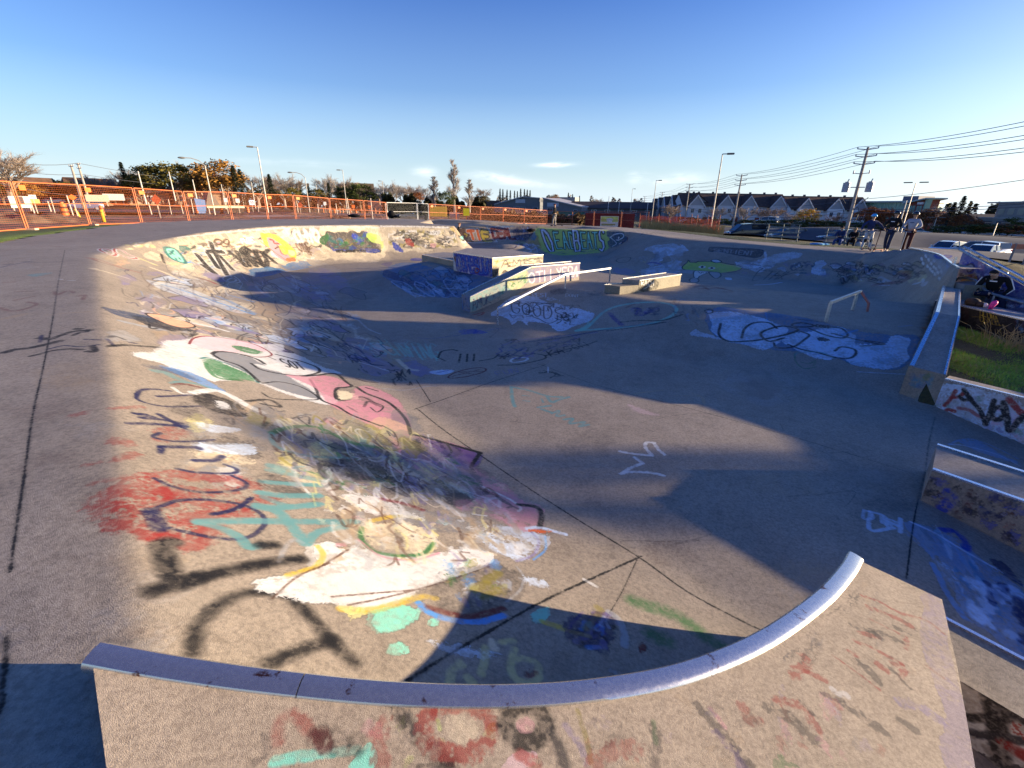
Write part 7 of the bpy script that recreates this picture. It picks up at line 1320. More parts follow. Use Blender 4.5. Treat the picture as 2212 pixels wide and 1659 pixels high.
# ------------------------------------------------------------------ vehicles
def car_proto(kind, paint):
    """car along +x (front), origin at ground centre"""
    root = empty('parked_car', (0, 0, 0), 'x', 'car')
    Lc = dict(sedan=4.6, suv=4.6, van=4.75, hatch=4.2)[kind]; Wd = .9 if kind != 'van' else .95; h = Lc/2
    st = dict(sedan=[(-h,.55,.78,.72),(-h+.15,.35,.98,.83),(-h+.9,.28,1.02,.9),(-.6,.24,.98,.9),(.6,.24,.97,.9),(1.2,.26,.92,.9),(h-.35,.3,.78,.84),(h-.05,.36,.66,.7)],
        suv=[(-h,.5,.9,.8),(-h+.12,.35,1.12,.88),(-h+.9,.3,1.14,.92),(-.4,.28,1.1,.92),(.8,.28,1.08,.92),(1.3,.3,1.04,.92),(h-.3,.32,.96,.86),(h-.02,.4,.8,.76)],
        van=[(-h,.42,1.2,.88),(-h+.08,.32,1.25,.95),(-1,.28,1.22,.95),(.4,.28,1.18,.95),(1.1,.28,1.12,.95),(1.5,.3,1.02,.94),(h-.25,.32,.9,.86),(h-.02,.4,.74,.76)],
        hatch=[(-h,.5,.85,.76),(-h+.1,.35,1.0,.85),(-.9,.28,1.0,.9),(0,.26,.98,.9),(.9,.26,.96,.9),(1.3,.28,.92,.88),(h-.3,.32,.82,.82),(h-.03,.38,.66,.72)])[kind]
    def loft(st_, mat, name, parent):
        mb = MB(); n = 10
        for x, z0, z1, w in st_:
            zm = (z0+z1)/2
            for y, z in ((-w*.8, z0), (-w*.97, z0+.06), (-w, zm), (-w*.97, z1-.08), (-w*.86, z1), (w*.86, z1), (w*.97, z1-.08), (w, zm), (w*.97, z0+.06), (w*.8, z0)): mb.v.append((x, y, z))
        m_ = len(st_); mb.f = [(i*n+k, i*n+(k+1) % n, (i+1)*n+(k+1) % n, (i+1)*n+k) for i in range(m_-1) for k in range(n)] + [tuple(range(n)), tuple(range(m_*n-1, (m_-1)*n-1, -1))]; mb.m = [0]*len(mb.f)
        return part(mb, name, mat, parent, smooth=True, auto=40)
    body = loft(st, paint, 'body', root)
    gh = dict(sedan=[(-1.75,.95,.99,.62),(-1.1,.95,1.40,.68),(-.2,.95,1.46,.70),(.45,.94,1.40,.70),(1.3,.90,.95,.66)], suv=[(-2.2,1.05,1.1,.72),(-1.95,1.05,1.6,.70),(-.6,1.05,1.68,.72),(.4,1.04,1.62,.72),(1.25,1.,1.06,.68)],
        van=[(-2.3,1.18,1.3,.84),(-2.22,1.18,1.86,.80),(-.3,1.15,1.9,.80),(.9,1.1,1.82,.80),(1.75,.98,1.05,.74)], hatch=[(-2.0,.95,1.0,.68),(-1.7,.95,1.38,.68),(-.3,.95,1.48,.70),(.4,.94,1.42,.70),(1.25,.9,.95,.66)])[kind]
    glass = M('car_glass', (.03,.04,.05), .08, var=.2, scale=.5, spec=.7)
    mb = MB(); n = 4
    for x, z0, z1, w in gh:
        for y, z in ((-w-.1, z0), (-w*.92, z1), (w*.92, z1), (w+.1, z0)): mb.v.append((x, y, z))
    m_ = len(gh); mb.f = [(i*n+k, i*n+(k+1) % n, (i+1)*n+(k+1) % n, (i+1)*n+k) for i in range(m_-1) for k in range(n)] + [(0, 1, 2, 3), (m_*n-1, m_*n-2, m_*n-3, m_*n-4)]; mb.m = [0]*len(mb.f)
    gl = part(mb, 'glasshouse', glass, root)
    mb = MB()                                   # roof skin and pillars
    top = gh[1:-1]; vs = []
    for x, z0, z1, w in top:
        for y in (-w*.94, 0, w*.94): vs.append((x, y, z1+(.03 if y == 0 else .008)))
        for y in (-w*.94, 0, w*.94): vs.append((x, y, z1-.04))
    m_ = len(top); fs = []
    for i in range(m_-1):
        for k in (0, 1): fs += [(i*6+k, i*6+k+1, i*6+7+k, i*6+6+k), (i*6+3+k, i*6+9+k, i*6+10+k, i*6+4+k)]
        fs += [(i*6, i*6+6, i*6+9, i*6+3), (i*6+2, i*6+5, i*6+11, i*6+8)]
    fs += [(0, 3, 4, 1), (1, 4, 5, 2), (m_*6-6, m_*6-5, m_*6-2, m_*6-3), (m_*6-5, m_*6-4, m_*6-1, m_*6-2)]
    mb.add(vs, fs)
    for s in (-1, 1):
        for i in ([0, len(gh)-2] + ([2] if kind != 'van' else [])):
            a, b = (gh[i], gh[i+1]) if i != 2 else (gh[2], gh[2])
            if i == 2: mb.tube([(a[0], s*(a[3]+.11), a[1]), (a[0], s*(a[3]*.93+.01), a[2])], .035, 4)
            else: mb.tube([(a[0], s*((a[3]+.1) if i == 0 else a[3]*.93), a[1] if i == 0 else a[2]), (b[0], s*(b[3]*.93 if i == 0 else b[3]+.1), b[2] if i == 0 else b[1])], .04, 4)
    if kind == 'van':
        for s in (-1, 1): mb.box((-1.25, s*.89, 1.5), (1.9, .04, .62), rx=-s*.13)
        mb.box((-2.3, 0, 1.45), (.05, 1.5, .55))
    part(mb, 'roof', paint, root)
    tyre = M('tyre', (.02,.02,.02), .85); rim = M('wheel_rim', (.45,.45,.47), .35, .7)
    for x in (-h+.85, h-.85):
        for s in (-1, 1):
            mb = MB(); mb.cyl((x, s*(Wd-.12), .33), .34, .24, 18, ax=(0, 1, 0)); w = part(mb, 'wheel', tyre, root, smooth=True, auto=40)
            mb = MB(); mb.cyl((x, s*(Wd+.005), .33), .21, .03, 12, ax=(0, 1, 0)); part(mb, 'rim', rim, w)
    for s in (-1, 1):
        mb = MB(); zh = st[-2][2]-.12; mb.box((h-.14, s*Wd*.68, zh), (.18, .34, .14), rz=-s*.35); part(mb, 'headlight', M('headlight', (.75,.77,.8), .15, spec=.8), root)
        mb = MB(); mb.box((-h+.06, s*Wd*.74, st[1][2]-.18), (.12, .26, .2)); part(mb, 'taillight', M('taillight', (.45,.02,.02), .25), root)
        mb = MB(); mb.box((.85, s*(Wd+.06), 1.02 if kind != 'van' else 1.15), (.14, .2, .13)); part(mb, 'mirror', paint, root)
    mb = MB(); mb.box((h-.02, 0, .56 if kind != 'suv' else .66), (.06, .95, .2)); part(mb, 'grille', M('grille', (.02,.02,.02), .5), root)
    for x in (-h-.01, h+.02): mb = MB(); mb.box((x, 0, .48 if x > 0 else .75), (.02, .36, .12)); part(mb, 'licence_plate', M('plate', (.7,.72,.72), .5), root)
    return root
def build_cars():
    def paint(n, c): return M('car_paint_' + n, c, .25, .15, .04, 1, coat=.8, spec=.5)
    P = {}
    def put(kind, col, px, py, R, hd, lab, cat='car', grp=None, name='parked_car'):
        """hd: heading in degrees relative to view direction (0 = facing away, 90 = facing right, 180 = facing camera)"""
        key = (kind, col[0])
        if key in P: t = copy_tree(P[key])
        else: t = car_proto(kind, paint(*col)); P[key] = t
        b = Vector(W(px, py, R)); az = math.atan2(b.x, b.y); t.location = b; a = az + D2R(hd); t.rotation_euler = (0, 0, math.pi/2 - a); t.name = name; tag(t, lab, cat, grp)
    wh = ('white', (.62,.64,.66)); bk = ('black', (.012,.013,.018)); gn = ('dark_green', (.04,.06,.055)); bl = ('blue', (.10,.14,.25)); sv = ('silver', (.42,.44,.47)); dk = ('dark_grey', (.05,.05,.07))
    G = 'cars parked beyond the deck on the right'
    put('van', bk, 1608, 517, 67, -115, 'glossy black minivan facing left behind the deck edge', 'van', G, 'parked_van'); put('suv', gn, 1694, 525, 66, -125, 'dark green SUV behind the empty metal bleacher', 'car', G)
    put('suv', gn, 1812, 530, 64, -125, 'dark car half hidden behind the two people on the bleacher', 'car', G)
    put('hatch', wh, 2040, 554, 64, -155, 'white hatchback facing the camera, leftmost of the three white cars on the right', 'car', G); put('suv', wh, 2106, 559, 64, -55, 'white hatchback SUV parked side-on behind the nearer white car', 'car', G); put('sedan', sv, 2114, 567, 56, -165, 'pale sedan facing the camera nearest the mural wall rail', 'car', G)
    G = 'cars on the far street'
    for a in [('suv', wh, 1655, 487, 108, -60, 'white SUV on the street below the townhouse joint'), ('sedan', sv, 1490, 482, 125, -70, 'silver car by the left utility pole below the townhouses'), ('sedan', sv, 1790, 493, 112, 80, 'silver sedan behind the two seated people'), ('suv', wh, 1973, 510, 120, 75, 'light blue-white car right of the three skateboarders'), ('sedan', sv, 2125, 511, 122, 70, 'silver car in front of the grey office'), ('suv', wh, 2205, 514, 112, 85, 'long white vehicle at the right edge with glowing light'), ('hatch', wh, 2078, 508, 128, 120, 'small white car with bright light before the red bushes')]: put(*a, 'car', G)
    G = 'cars on the left road'
    put('sedan', wh, 114, 441, 150, -90, 'white car far behind the orange fence at the left', 'car', G); put('suv', bl, 184, 455, 96, -90, 'blue SUV driving on the left road behind the fence', 'car', G, 'moving_car'); put('sedan', dk, 62, 442, 150, -80, 'dark car behind the white sign box at the left', 'car', G)
# ------------------------------------------------------------------ people
def skin_obj(name, J, E, root, mat, parent, rootv=0, sub=1, loc=None):
    me = bpy.data.meshes.new(name); names = list(J); me.from_pydata([J[k][0] for k in names], [(names.index(a), names.index(b)) for a, b in E], []); o = bpy.data.objects.new(name, me); COL.objects.link(o)
    o.modifiers.new('s', 'SKIN'); 
    for i, k in enumerate(names):
        r = J[k][1]; me.skin_vertices[0].data[i].radius = r if isinstance(r, tuple) else (r, r); me.skin_vertices[0].data[i].use_root = (i == rootv)
    m = o.modifiers.new('b', 'SUBSURF'); m.levels = sub; m.render_levels = sub
    dg = bpy.context.evaluated_depsgraph_get(); me2 = bpy.data.meshes.new_from_object(o.evaluated_get(dg)); bpy.data.objects.remove(o)
    me2.materials.clear(); me2.materials.append(mat); me2.shade_smooth(); me2.name = name
    o = bpy.data.objects.new(name, me2); COL.objects.link(o); o.parent = parent; return o
def person(label, loc, rz, J, top, legs, shoes, hair=None, helmet=None, skinc=(.45,.28,.20), logo=None, cap=None, stripe=None, pads=None, grp=None, s=1.):
    """J: joints in local metres, figure faces +y"""
    J = {k: Vector(v)*s for k, v in J.items()}
    root = empty('person', loc, label, 'person', grp, rz); sk = M('skin_%d' % int(skinc[0]*100), skinc, .6, var=.06, scale=10)
    V = {}
    def v(n, p, r): V[n] = (tuple(p), r if isinstance(r, tuple) else r*s)
    pe, ch, nk, hd = J['pelvis'], J['chest'], J['neck'], J['head']
    v('pelvis', pe, .11); v('belly', pe.lerp(ch, .5), .105); v('chest', ch, .125); v('neckb', nk, .055); v('headb', hd - (hd-nk).normalized()*.08*s, .07); v('head', hd, .088); v('headt', hd + (hd-nk).normalized()*.07*s, .075)
    E = [('pelvis', 'belly'), ('belly', 'chest'), ('chest', 'neckb'), ('neckb', 'headb'), ('headb', 'head'), ('head', 'headt')]
    f = J.get('face', Vector((0, 1, 0))).normalized(); side = f.cross(UP).normalized()
    for S_ in 'LR':
        sh, el, wr, ha = (J[S_+k] for k in ('sh', 'el', 'wr', 'ha')); v(S_+'sh', sh, .055); v(S_+'el', el, .042); v(S_+'wr', wr, .027); v(S_+'palm', wr.lerp(ha, .5), (.034*s, .018*s))
        E += [('chest', S_+'sh'), (S_+'sh', S_+'el'), (S_+'el', S_+'wr'), (S_+'wr', S_+'palm')]
        hv = (ha-wr).normalized(); sd = hv.cross(Vector((.3, .2, .9))).normalized(); cu = sd.cross(hv)
        for q in range(4):
            b0 = wr.lerp(ha, .55) + sd*(q-1.5)*.018*s; L = (.075, .085, .08, .06)[q]*s
            v(f'{S_}f{q}a', b0 + hv*.02*s, .009); v(f'{S_}f{q}b', b0 + hv*(.02*s+L*.5) + cu*.012*s, .008); v(f'{S_}f{q}c', b0 + hv*(.02*s+L*.75) + cu*.04*s, .007); E += [(S_+'palm', f'{S_}f{q}a'), (f'{S_}f{q}a', f'{S_}f{q}b'), (f'{S_}f{q}b', f'{S_}f{q}c')]
        b0 = wr.lerp(ha, .3) - sd*.03*s; v(S_+'ta', b0, .010); v(S_+'tb', b0 - sd*.02*s + hv*.04*s + cu*.02*s, .008); E += [(S_+'palm', S_+'ta'), (S_+'ta', S_+'tb')]
        hp, kn, an, to = (J[S_+k] for k in ('hp', 'kn', 'an', 'to')); v(S_+'hp', hp, .085); v(S_+'kn', kn, .058); v(S_+'cf', kn.lerp(an, .35), .052); v(S_+'an', an, .036); v(S_+'to', to, .035)
        E += [('pelvis', S_+'hp'), (S_+'hp', S_+'kn'), (S_+'kn', S_+'cf'), (S_+'cf', S_+'an'), (S_+'an', S_+'to')]
    body = skin_obj('body', V, E, root, sk, root)
    # face
    mb = MB(); c = hd + f*.085*s; mb.add([c + UP*.03*s - side*.008*s, c + UP*.03*s + side*.008*s, c - UP*.015*s - side*.016*s, c - UP*.015*s + side*.016*s, c + f*.024*s - UP*.01*s], [(0, 1, 4), (0, 4, 2), (1, 3, 4), (2, 4, 3)]); mb.build('nose', sk, root)
    for q in (-1, 1):
        mb = MB(); mb.ell(hd + f*.082*s + side*q*.032*s + UP*.022*s, (.012*s,)*3, 6, 4); mb.build('eye', M('eye', (.05,.04,.04), .3), root)
        mb = MB(); mb.ell(hd + side*q*.088*s, (.014*s, .02*s, .03*s), 6, 4); mb.build('ear', sk, root)
    mb = MB(); mb.box(hd + f*.082*s - UP*.042*s, (.045*s, .01*s, .01*s), rz=math.atan2(side.y, side.x)); mb.build('mouth', M('lips', (.30,.12,.10), .6), root)
    # clothing
    V = {}; v('pelvis', pe, (.155*s, .12*s)); v('belly', pe.lerp(ch, .5), (.15*s, .125*s)); v('chest', ch, (.165*s, .13*s)); v('nb', nk - (nk-ch).normalized()*.02, .075); E = [('pelvis', 'belly'), ('belly', 'chest'), ('chest', 'nb')]
    for S_ in 'LR':
        sh, el, wr = (J[S_+k] for k in ('sh', 'el', 'wr')); v(S_+'sh', sh, .078); v(S_+'el', el, .062); v(S_+'wr', el.lerp(wr, .92), .045); E += [('chest', S_+'sh'), (S_+'sh', S_+'el'), (S_+'el', S_+'wr')]
    skin_obj('jacket', V, E, root, top, root)
    V = {}; v('pelvis', pe, .135); E = []
    for S_ in 'LR':
        hp, kn, an = (J[S_+k] for k in ('hp', 'kn', 'an')); v(S_+'hp', hp, .10); v(S_+'kn', kn, .078); v(S_+'an', kn.lerp(an, .93), .066); E += [('pelvis', S_+'hp'), (S_+'hp', S_+'kn'), (S_+'kn', S_+'an')]
    skin_obj('trousers', V, E, root, legs, root)
    for S_ in 'LR':
        an, to = J[S_+'an'], J[S_+'to']; V = {}; v('h', an - (to-an).normalized()*.06*s*Vector((1, 1, 0)).length/1.4 - UP*.02*s, .045); v('m', an.lerp(to, .5) - UP*.015*s, .05); v('t', to + (to-an)*.25, .036); skin_obj('shoe', V, [('h', 'm'), ('m', 't')], root, shoes, root)
        if pads: mb = MB(); mb.ell(J[S_+'kn'] + f*.045*s, (.075*s, .06*s, .11*s), 10, 8); mb.build('knee_pad', pads, root, smooth=True)
        if stripe:
            sh, el, wr = (J[S_+k] for k in ('sh', 'el', 'wr')); mb = MB(); o = (sh-ch); o.z = 0; o = o.normalized()*.072*s; mb.tube([sh+o+UP*.02, el+o*.9, el.lerp(wr, .7)+o*.6], .016, 4); mb.build('sleeve_stripe', stripe, root)
    up = (hd-nk).normalized()
    if hair: mb = MB(); mb.ell(hd + up*.035*s - f*.02*s, (.105*s, .11*s, .10*s), 12, 8); mb.build('hair', hair, root, smooth=True)
    if helmet:
        mb = MB(); mb.ell(hd + up*.055*s - f*.008*s, (.128*s, .148*s, .115*s), 16, 10)
        mb.v = [(x, y, max(z, (hd + up*.03*s).z)) for x, y, z in mb.v]; hm = mb.build('helmet', helmet, root, smooth=True)
        for q in (-1, 1): mb = MB(); mb.tube([hd + side*q*.10*s + up*.03*s, hd + side*q*.07*s - up*.07*s + f*.03*s, hd - up*.105*s + f*.05*s], .007, 4); mb.build('chin_strap', M('strap_black', (.02,.02,.02), .6), root)
    if cap:
        mb = MB(); mb.ell(hd + up*.05*s - f*.005*s, (.10*s, .112*s, .085*s), 14, 8); mb.v = [(x, y, max(z, (hd + up*.035*s).z)) for x, y, z in mb.v]; mb.build('cap', cap, root, smooth=True)
    if logo: mb = MB(); c = ch + f*(.128*s) + UP*.02*s; mb.box(c, (.15*s, .012*s, .03*s), rz=math.atan2(side.y, side.x)); mb.build('chest_print', logo, root)
    return root
def stand(dx=0., lean=0., arms='hip', stride=.12, kn=0.):
    J = dict(pelvis=(0, 0, .92), chest=(0, lean*.4, 1.28), neck=(0, lean*.55, 1.47), head=(0, lean*.6+.02, 1.60), Lsh=(-.19, lean*.45, 1.39), Rsh=(.19, lean*.45, 1.39), Lhp=(-.1, 0, .87), Rhp=(.1, 0, .87), Lkn=(-.13, .05+stride*.5, .48), Rkn=(.13, .04-stride*.4, .48), Lan=(-.14, stride, .08), Ran=(.15, -stride, .08), Lto=(-.17, stride+.15, .04), Rto=(.19, -stride+.15, .04))
    if arms == 'hip': J.update(Lel=(-.42, .02, 1.18), Lwr=(-.30, .1, .98), Lha=(-.24, .14, .9), Rel=(.42, .02, 1.18), Rwr=(.32, .1, .98), Rha=(.26, .14, .9))
    if arms == 'bar': J.update(Lel=(-.34, .02, 1.15), Lwr=(-.2, .26, 1.05), Lha=(-.14, .36, 1.03), Rel=(.32, .04, 1.12), Rwr=(.12, .28, 1.03), Rha=(.06, .37, 1.0))
    if arms == 'wide': J.update(Lel=(-.44, .05, 1.22), Lwr=(-.58, .14, 1.03), Lha=(-.64, .18, .95), Rel=(.42, .05, 1.2), Rwr=(.5, .12, .98), Rha=(.52, .16, .9))
    if arms == 'down': J.update(Lel=(-.24, .02, 1.12), Lwr=(-.2, .12, .9), Lha=(-.18, .16, .82), Rel=(.25, .03, 1.12), Rwr=(.2, .16, .92), Rha=(.17, .22, .86))
    return J
def scooter(loc, rz, lab, col, H=.95, deck_col=None):
    root = empty('kick_scooter', loc, lab, 'scooter', None, rz); m = M('scooter_' + lab[:8], col, .35, .6, .1, 10); dk = deck_col or M('deck_black', (.03,.03,.035), .7)
    MBs = [('deck', dk, lambda b: b.box((0, -.02, .1), (.11, .5, .025))), ('handlebar', m, lambda b: (b.tube([(0, .27, .12), (0, .20, H)], .019, 8), b.tube([(-.27, .20, H), (.27, .20, H)], .015, 8))), ('fork', m, lambda b: b.box((0, .29, .12), (.05, .06, .13)))]
    for n_, mm, fn in MBs: b = MB(); fn(b); b.build(n_, mm, root)
    for y in (.31, -.3): b = MB(); b.cyl((0, y, .055), .055, .026, 16, ax=(1, 0, 0)); b.build('wheel', M('scooter_wheel', (.28,.10,.07), .6), root)
    for x in (-1, 1): b = MB(); b.tube([(x*.2, .20, H), (x*.29, .20, H)], .02, 8); b.build('grip', M('grip', (.02,.02,.02), .8), root)
    return root
def skateboard(loc, rz, lab, tilt=0.):
    root = empty('skateboard', loc, lab, 'skateboard', None, rz); root.rotation_euler = (tilt, 0, rz); b = MB()
    pts = [(-.10, -.3), (-.09, -.38), (0, -.40), (.09, -.38), (.10, -.3), (.10, .3), (.09, .38), (0, .40), (-.09, .38), (-.10, .3)]; b.prism(pts, .09, .102); b.build('deck', M('board_black', (.04,.035,.03), .7), root)
    for y in (-.22, .22):
        b = MB(); b.tube([(-.08, y, .06), (.08, y, .06)], .012, 6); t = b.build('truck', M('truck_metal', (.5,.5,.5), .4, .8), root)
        for x in (-.085, .085): b = MB(); b.cyl((x, y, .03), .03, .03, 12, ax=(1, 0, 0)); b.build('wheel', M('board_wheel', (.7,.68,.62), .5), root)
    return root
def build_people():
    navy = M('cloth_navy', (.02,.035,.11), .9, var=.2, scale=15); black = M('cloth_black', (.008,.008,.01), .9, var=.3, scale=15); grey = M('cloth_grey', (.36,.37,.42), .9, var=.1, scale=12); dj = M('denim_dark', (.02,.03,.07), .9, var=.25, scale=15)
    pale = M('denim_pale', (.36,.42,.50), .9, var=.15, scale=15); dr = M('trousers_wine', (.05,.012,.015), .9); sh = M('shoe_pale', (.40,.33,.26), .8); shd = M('shoe_dark', (.06,.05,.05), .8); white = M('print_white', (.75,.75,.75), .7)
    hb = M('helmet_blue', (.03,.35,.72), .25, spec=.6); hk = M('helmet_black', (.02,.02,.022), .2, spec=.7); hair = M('hair_brown', (.05,.03,.02), .9)
    k1, k2, k3 = [Vector(W(*q)) for q in ((1867, 542, 30.6), (1912, 545, 30.4), (1952, 548, 30.2))]
    for k in (k1, k2, k3): k.z = hz(k.x, k.y) + .02
    def face_to(p, az): return -az
    person('child in blue helmet, navy jacket, pale jeans and black knee pads, elbows out', k1, math.pi*.98 , stand(arms='wide', stride=.08), navy, pale, sh, helmet=hb, pads=M('pad_black', (.02,.02,.02), .7), s=1.0, grp='children standing with scooters on the right deck')
    person('child in black helmet, black hoodie and dark jeans looking left with hands together', k2, math.pi*.62, stand(arms='bar', lean=-.1, stride=.16), black, dj, sh, helmet=hk, s=1.10, logo=white, grp='children standing with scooters on the right deck')
    person('child in black helmet and light grey sweatshirt holding the bars of a scooter', k3, math.pi*.66, stand(arms='bar', lean=-.06, stride=.14), grey, dr, sh, helmet=hk, s=1.09, logo=M('print_blue', (.05,.08,.16), .8), grp='children standing with scooters on the right deck')
    scooter(Vector(k1) + Vector((-.1, -.25, .0)), math.pi*.98, 'scooter under the child in the blue helmet', (.35,.35,.37)); scooter(Vector(k2) + Vector((-.42, -.05, 0)), math.pi*.6, 'red-wheeled scooter at the feet of the child in the black hoodie', (.12,.05,.04), 1.0, M('deck_red', (.35,.07,.04), .6)); scooter(Vector(k3) + Vector((-.3, -.25, 0)), math.pi*.66, 'scooter with long white bar held by the child in grey', (.70,.72,.74), 1.0)
    # standing skater on the far deck
    m = on_surf(1196, 491); m = Vector(W(1197, 488.5, 41)); 
    person('person in black jacket and grey trousers standing on the far deck edge with a scooter', m, 1.2, stand(arms='down', stride=.1), black, M('trousers_grey', (.30,.27,.24), .9), shd, cap=M('cap_red', (.12,.02,.02), .8), s=1.02); scooter(m + Vector((.35, -.2, 0)), 1.4, 'scooter held beside the person on the far deck edge', (.45,.45,.46))
    # skater in the far bowl
    b = Vector(W(989, 517, 36.5)); b.z = hz(b.x, b.y)
    J = stand(arms='down', stride=.22, lean=.2); person('person in brown cap and black shirt riding at the foot of the far wall', b, -1.5, J, black, M('trousers_black', (.015,.012,.012), .9), shd, cap=M('cap_brown', (.22,.10,.05), .8), s=1.03, skinc=(.5,.32,.22)); skateboard(b, -1.5, 'skateboard under the person in the brown cap')
    # bleachers with two seated people
    def bleacher(px, py, R, w, lab, rz):
        o = Vector(W(px, py, R)); root = empty('bleacher', o, lab, 'bleacher', 'aluminium bleachers', rz); al = M('aluminium', (.20,.22,.20), .7, .1, .1, 6)
        for k in range(3): b = MB(); b.box((0, .55*k, .42+.32*k), (w, .26, .05)); b.build('bench_board', al, root); b = MB(); b.box((0, .55*k-.3, .18+.3*k), (w, .24, .04)); b.build('foot_board', al, root)
        for x in (-w/2+.15, 0, w/2-.15):
            b = MB(); 
            for p, q in (((x, -.3, 0), (x, -.3, .2)), ((x, 0, 0), (x, 0, .42)), ((x, .55, 0), (x, .55, .74)), ((x, 1.1, 0), (x, 1.1, 1.06)), ((x, -.3, .02), (x, 1.2, .02)), ((x, -.3, .18), (x, 1.15, 1.04)), ((x, 1.2, 0), (x, 1.2, 1.4))): b.tube([p, q], .03, 5)
            b.build('frame', al, root)
        b = MB()
        for z in (1.15, 1.4): b.tube([(-w/2, 1.2, z), (w/2, 1.2, z)], .025, 5)
        for i in range(25): x = -w/2 + w*i/24; b.box((x, 1.2, 1.28), (.008, .008, .25))
        b.build('back_rail', al, root); return root
    bleacher(1686, 524, 44, 2.5, 'empty aluminium bleacher in front of the dark green SUV', -.5); bleacher(1822, 540, 40, 2.6, 'aluminium bleacher with two seated people and a bag', -.55)
    S_ = dict(pelvis=(0, 0, .52), chest=(0, .1, .86), neck=(0, .16, 1.04), head=(0, .2, 1.17), Lsh=(-.18, .1, .97), Rsh=(.18, .1, .97), Lel=(-.24, .28, .78), Lwr=(-.08, .42, .74), Lha=(-.02, .48, .72), Rel=(.24, .28, .78), Rwr=(.1, .43, .7), Rha=(.03, .49, .68), Lhp=(-.1, .04, .5), Rhp=(.1, .04, .5), Lkn=(-.15, .45, .52), Rkn=(.15, .43, .52), Lan=(-.15, .5, .08), Ran=(.16, .52, .08), Lto=(-.17, .64, .04), Rto=(.19, .66, .04))
    c = Vector(W(1810, 538.5, 38.5)); person('seated person in navy jacket and blue jeans on the bleacher, left one', c, math.pi*.72, S_, navy, M('denim_blue', (.03,.06,.18), .9), M('shoe_brown', (.2,.1,.05), .8), cap=black, s=1.15); c = Vector(W(1838, 537.5, 39)); person('seated person in black coat beside the one in navy', c, math.pi*.75, S_, black, black, shd, hair=M('hair_fair', (.30,.2,.1), .9), s=1.05)
    c = Vector(W(1852, 537, 39.4)); mb = MB(); mb.ell((0, 0, .22), (.26, .16, .22), 12, 8); mb.ell((.22, .02, .30), (.1, .08, .1), 8, 6); tag(mb.build('bag', M('bag_pale', (.42,.40,.36), .8), smooth=True), 'pale bag lying beside the seated person in black', 'bag').location = c
    c = Vector(W(1764, 533.5, 33.5)); c.z = hz(c.x, c.y) if inside(OUTP, np.array([c.x]), np.array([c.y]))[0] else tz(c.x, c.y); mb = MB(); mb.ell((0, 0, .07), (.45, .3, .09), 10, 6); mb.ell((.5, .1, .06), (.3, .2, .07), 8, 6); tag(mb.build('clothes_pile', M('cloth_sky', (.10,.30,.52), .9, var=.4, scale=6)), 'blue and white clothes heap on the ground left of the bleacher', 'clothes').location = c
    # seated man on the block to the right
    seatx, seaty, sz = 12.95, 12.38, g(12.95, 12.38)-.26
    Jm = dict(pelvis=(0, 0, .10), chest=(.03, .20, .42), neck=(.05, .32, .56), head=(.06, .42, .64), Lsh=(-.2, .2, .52), Rsh=(.22, .24, .50), Lel=(-.34, .18, .26), Lwr=(-.22, .26, .06), Lha=(-.18, .3, -.01), Rel=(.32, .3, .24), Rwr=(.25, .42, .12), Rha=(.2, .5, .09), Lhp=(-.1, .04, .08), Rhp=(.1, .06, .08), Lkn=(-.28, .46, .02), Rkn=(-.02, .52, .12), Lan=(-.42, .58, -.38), Ran=(.34, .42, .06), Lto=(-.48, .74, -.42), Rto=(.5, .5, .02))
    person('seated man in black hooded sweatshirt with white sleeve print, bending over his shoe', (seatx, seaty, sz), math.pi*.70, Jm, M('hoodie_black', (.006,.006,.008), .9), M('jeans_indigo', (.012,.015,.04), .9), sh, cap=M('cap_black', (.01,.01,.012), .8), logo=white, stripe=white, s=.95, skinc=(.5,.33,.24))
    # things on the ledge beside him
    z = g(12, 12)-.37; mb = MB(); mb.ell((11.62, 11.5, z+.08), (.16, .16, .11), 12, 8); mb.ell((11.66, 11.33, z+.06), (.1, .12, .07), 8, 6); tag(mb.build('jacket_heap', M('heap_brown', (.06,.04,.03), .9, var=.5, scale=8), smooth=True), 'dark jacket heap on the planter wall beside the sitting man', 'clothes')
    mb = MB(); mb.tube([(11.66, 11.06, z), (11.65, 11.04, z+.09), (11.67, 11.02, z+.17), (11.69, 11.0, z+.21)], [.04, .055, .06, .03], 8); tag(mb.build('pink_bag', M('pink_plastic', (.80,.05,.28), .5, var=.2, scale=15), smooth=True), 'bright pink plastic bag standing on the planter wall', 'bag')
    mb = MB(); mb.ell((11.68, 11.24, z+.06), (.05, .07, .06), 10, 6); tag(mb.build('white_cap', M('cap_white', (.7,.68,.66), .8), smooth=True), 'white cap between the dark jacket and the pink bag', 'hat')
    # bags on the far left deck
    c = Vector(W(847, 488, 44)); c.z = hz(c.x, c.y); mb = MB(); mb.ell((0, 0, .25), (.38, .25, .32), 12, 8); mb.ell((.42, 0, .12), (.4, .2, .12), 10, 6); tag(mb.build('backpack', black, smooth=True), 'big black backpack on the deck behind the painted wall', 'bag').location = c
    c = Vector(W(863, 487.5, 43.5)); c.z = hz(c.x, c.y); mb = MB(); mb.ell((0, 0, .16), (.16, .2, .16), 10, 8); tag(mb.build('helmet', hk, smooth=True), 'black helmet on the deck right of the backpack', 'helmet').location = c
    c = Vector(W(767, 487, 43)); c.z = hz(c.x, c.y); mb = MB(); mb.ell((0, 0, .12), (.55, .25, .14), 12, 6); tag(mb.build('duffel_bag', black, smooth=True), 'flat black duffel bag lying on the deck', 'bag').location = c
    c = Vector(W(1148, 488.5, 41)); c.z = hz(c.x, c.y); mb = MB(); mb.ell((0, 0, .12), (.4, .25, .14), 12, 6); tag(mb.build('duffel_bag', black, smooth=True), 'small black bag on the far deck left of the standing person', 'bag').location = c
